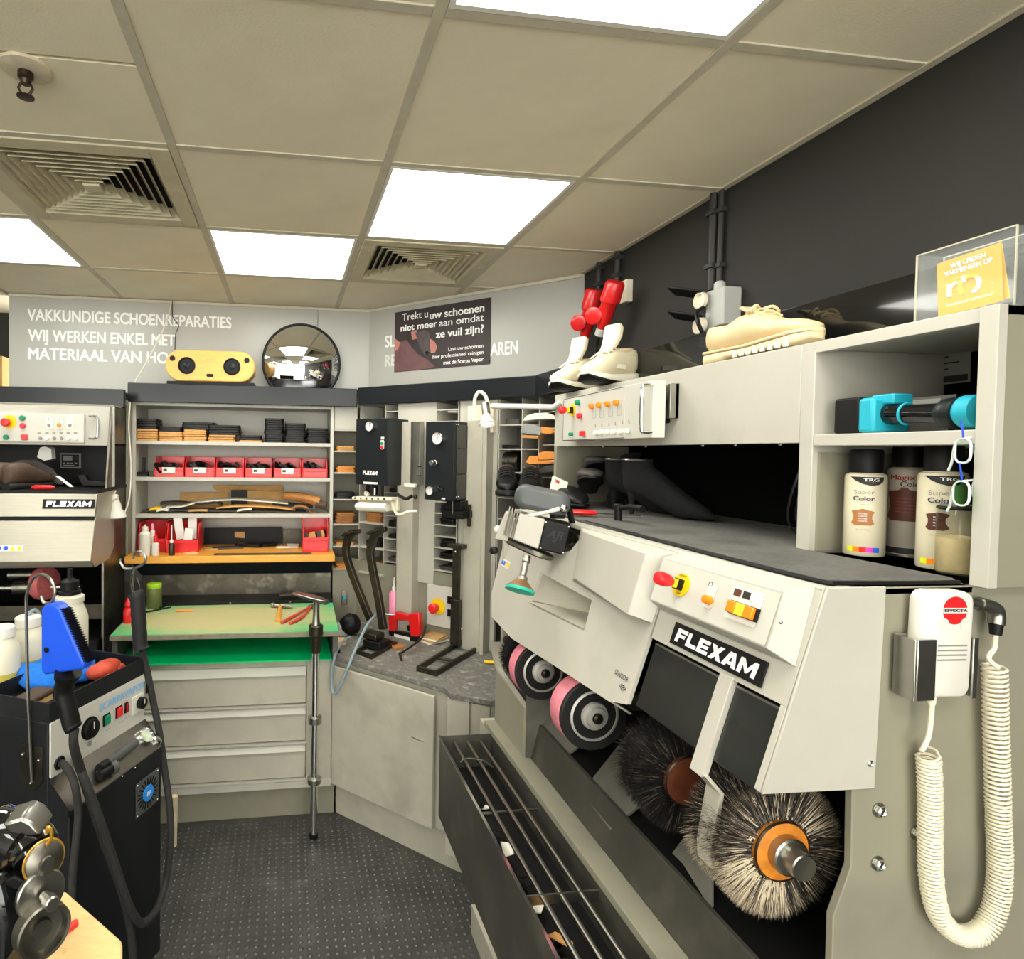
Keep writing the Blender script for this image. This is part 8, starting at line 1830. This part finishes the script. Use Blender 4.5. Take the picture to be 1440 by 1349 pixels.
MB().lathe([(r*.62, h*.98), (r*.62, h*1.02), (r*.5, h*1.03), (r*.5, h*1.14), (r*.30, h*1.16), (r*.16, h*1.18), (r*.14, h*1.29), (r*.02, h*1.29)], (0, 0, 0), (0, 0, 1), 20).build('pump_cap', 'black', t)

# ================================================================== PATCHING SEWING MACHINE AT THE LOWER LEFT
SY = .90
def sq_(u, v, y=SY): return PX(u, v, y=y)
WZ = .86
tb2 = thing('wooden_board', 'pale wooden table board in the lower left corner under the sewing machine', 'board', PX(120, 1349, z=WZ)*1)
P = [PX(u, v, z=WZ) for u, v in ((86, 1253), (93, 1254), (170, 1322), (172, 1328), (172, 1400), (-20, 1420), (-30, 1300))]
MB().loft([[p-V((0, 0, .022)) for p in P], P]).build('board', 'wood_pale', tb2, .003, w=True)
tb2_leg = [MB().box((P[3].x-.12, P[3].y-.16, 0), (P[3].x-.08, P[3].y-.12, WZ-.022)).build('leg', 'black', tb2, .002, w=True), MB().box((P[0].x-.16, P[0].y-.06, 0), (P[0].x-.12, P[0].y-.02, WZ-.022)).build('leg', 'black', tb2, .002, w=True)]
a, b = PX(92, 1308, z=WZ+.006), PX(107, 1297, z=WZ+.006); solo(MB(frame(a, b-a, V((-(b-a).y, (b-a).x, 0)))).prism([(x+(b-a).length/2, y) for x, y in rrect((b-a).length+.006, .010, .004)], -.004, .002), 'red_tool', 'red_plastic', 'small red plastic piece on the wooden board', 'tool')
sw2 = thing('sewing_machine', 'old black patching sewing machine with steel wheels at the lower left', 'sewing machine', PX(20, 1349, z=WZ))
sax = V((.62, -.72, .12)).normalized()
def wh(u, v, y, prof, mt, name, n=40): 
    c = sq_(u, v, y); return MB().lathe(prof, c, sax, n).build(name, mt, sw2, w=True, smooth=30)
# arm and head castings
MB().tube(spline([sq_(-30, 1190, .97), sq_(0, 1180, .96), sq_(25, 1178, .95), sq_(44, 1190, .94), sq_(50, 1205, .93)], 5), [.046]*8+[.042]*6+[.036]*4+[.030]*3, 16).build('arm', 'black_gloss', sw2, w=True)
MB().loft([[sq_(u, v, .915) for u, v in ((2, 1160), (30, 1151), (44, 1158), (58, 1175), (38, 1176), (14, 1172))], [sq_(u, v, .915)+V((0, .05, .0)) for u, v in ((2, 1160), (30, 1151), (44, 1158), (58, 1175), (38, 1176), (14, 1172))]]).build('face_plate', 'steel', sw2, .004, w=True)
MB().tube(spline([sq_(-20, 1215, .97), sq_(5, 1250, .96), sq_(10, 1300, .96), sq_(5, 1360, .96)], 5), [.05]*16, 14).build('column', 'black_gloss', sw2, w=True)
MB().loft([[sq_(u, v, .92) for u, v in ((5, 1240), (20, 1232), (48, 1246), (44, 1256), (18, 1252))], [sq_(u, v, .92)+V((0, .04, 0)) for u, v in ((5, 1240), (20, 1232), (48, 1246), (44, 1256), (18, 1252))]]).build('bracket', 'black', sw2, .003, w=True)
wh(62, 1210, .91, [(.026, -.006), (.028, 0), (.026, .004), (.012, .012), (.010, .012), (.009, .016), (.002, .016)], 'steel_dirty', 'tension_disc')
MB().torus(sq_(62, 1210, .91), sax, .0275, .0022, 36, 6).build('brass_ring', 'brass', sw2, w=True); MB().tube(spline([sq_(66, 1188, .905), sq_(72, 1180, .90), sq_(72, 1168, .90), sq_(67, 1164, .90), sq_(66, 1172, .90)], 4), .0028, 6).build('brass_loop', 'brass', sw2, w=True)
prof = [(.006, -.004), (.032, -.003), (.033, .0), (.033, .006), (.031, .008), (.004, .008)]
wh(56, 1256, .90, prof, 'steel', 'knurled_wheel', 48); c = sq_(60, 1258, .895)+sax*.006; MB().lathe([(.007, 0), (.007, .014), (.010, .016), (.010, .030), (.008, .032), (.001, .032)], c, sax, 20).build('shaft_knob', 'steel', sw2, w=True)
wh(60, 1308, .88, [(.030, -.016), (.036, -.014), (.036, .008), (.034, .011), (.030, .010), (.028, -.004), (.014, -.006), (.012, .0), (.002, .0)], 'steel_dirty', 'pulley_wheel', 48)
# white rim of a cup at the very bottom
# ================================================================== SHOP BEHIND THE VIEWER (seen in the convex mirror)
sc2 = thing('service_counter', 'white service counter behind the viewer, seen in the convex mirror', 'counter', (-1.2, -1.5, 0))
MB().box((-2.2, -1.75, 0), (-.3, -1.3, 1.0)).build('body', 'black', sc2, .004, w=True); MB().box((-2.25, -1.8, 1.0), (-.25, -1.25, 1.04)).build('top', 'panel_white', sc2, .004, w=True)
def plant(x, y, z, h, label, seed):
    rnd = random.Random(seed); t = thing('potted_plant', label, 'plant', (x, y, z))
    MB().lathe([(.06, 0), (.085, .12), (.088, .13), (.078, .13), (.07, .11)], (0, 0, 0), (0, 0, 1), 20).build('pot', 'white_plastic', t)
    for i in range(26):
        a = rnd.random()*6.28; r = .08+rnd.random()*.16; zz = h*(.35+.65*rnd.random()); p = V((r*math.cos(a), r*math.sin(a), zz)); b = V((.02*math.cos(a), .02*math.sin(a), .12)); s_ = V((-math.sin(a), math.cos(a), 0))*.025
        m1 = b.lerp(p, .6)+V((0, 0, .06)); MB().add([b, m1-s_, p, m1+s_, m1+V((0, 0, -.004))], [(0, 1, 4), (1, 2, 4), (2, 3, 4), (3, 0, 4), (0, 3, 2, 1)]).build('leaf', 'plant', t, smooth=0)
plant(-.6, -1.5, 1.04, .5, 'bushy green plant on the white counter behind the viewer', 1); plant(-1.6, -1.55, 1.04, .7, 'taller green plant on the white counter behind the viewer', 2)
oc = thing('stool', 'black swivel stool behind the viewer', 'stool', (.35, -.9, 0))
MB().lathe([(.18, .55), (.2, .57), (.2, .62), (.17, .64), (.02, .645)], (0, 0, 0), (0, 0, 1), 28).build('seat', 'leather_black', oc); MB().cyl((0, 0, .06), (0, 0, .56), .025).build('post', 'chrome', oc)
for i in range(5):
    a = 2*math.pi*i/5; MB().tube([(0, 0, .08), (.24*math.cos(a), .24*math.sin(a), .05)], .018, 8).build('foot', 'black', oc); MB().ball((.24*math.cos(a), .24*math.sin(a), .026), .025, 10, 6).build('castor', 'black', oc)
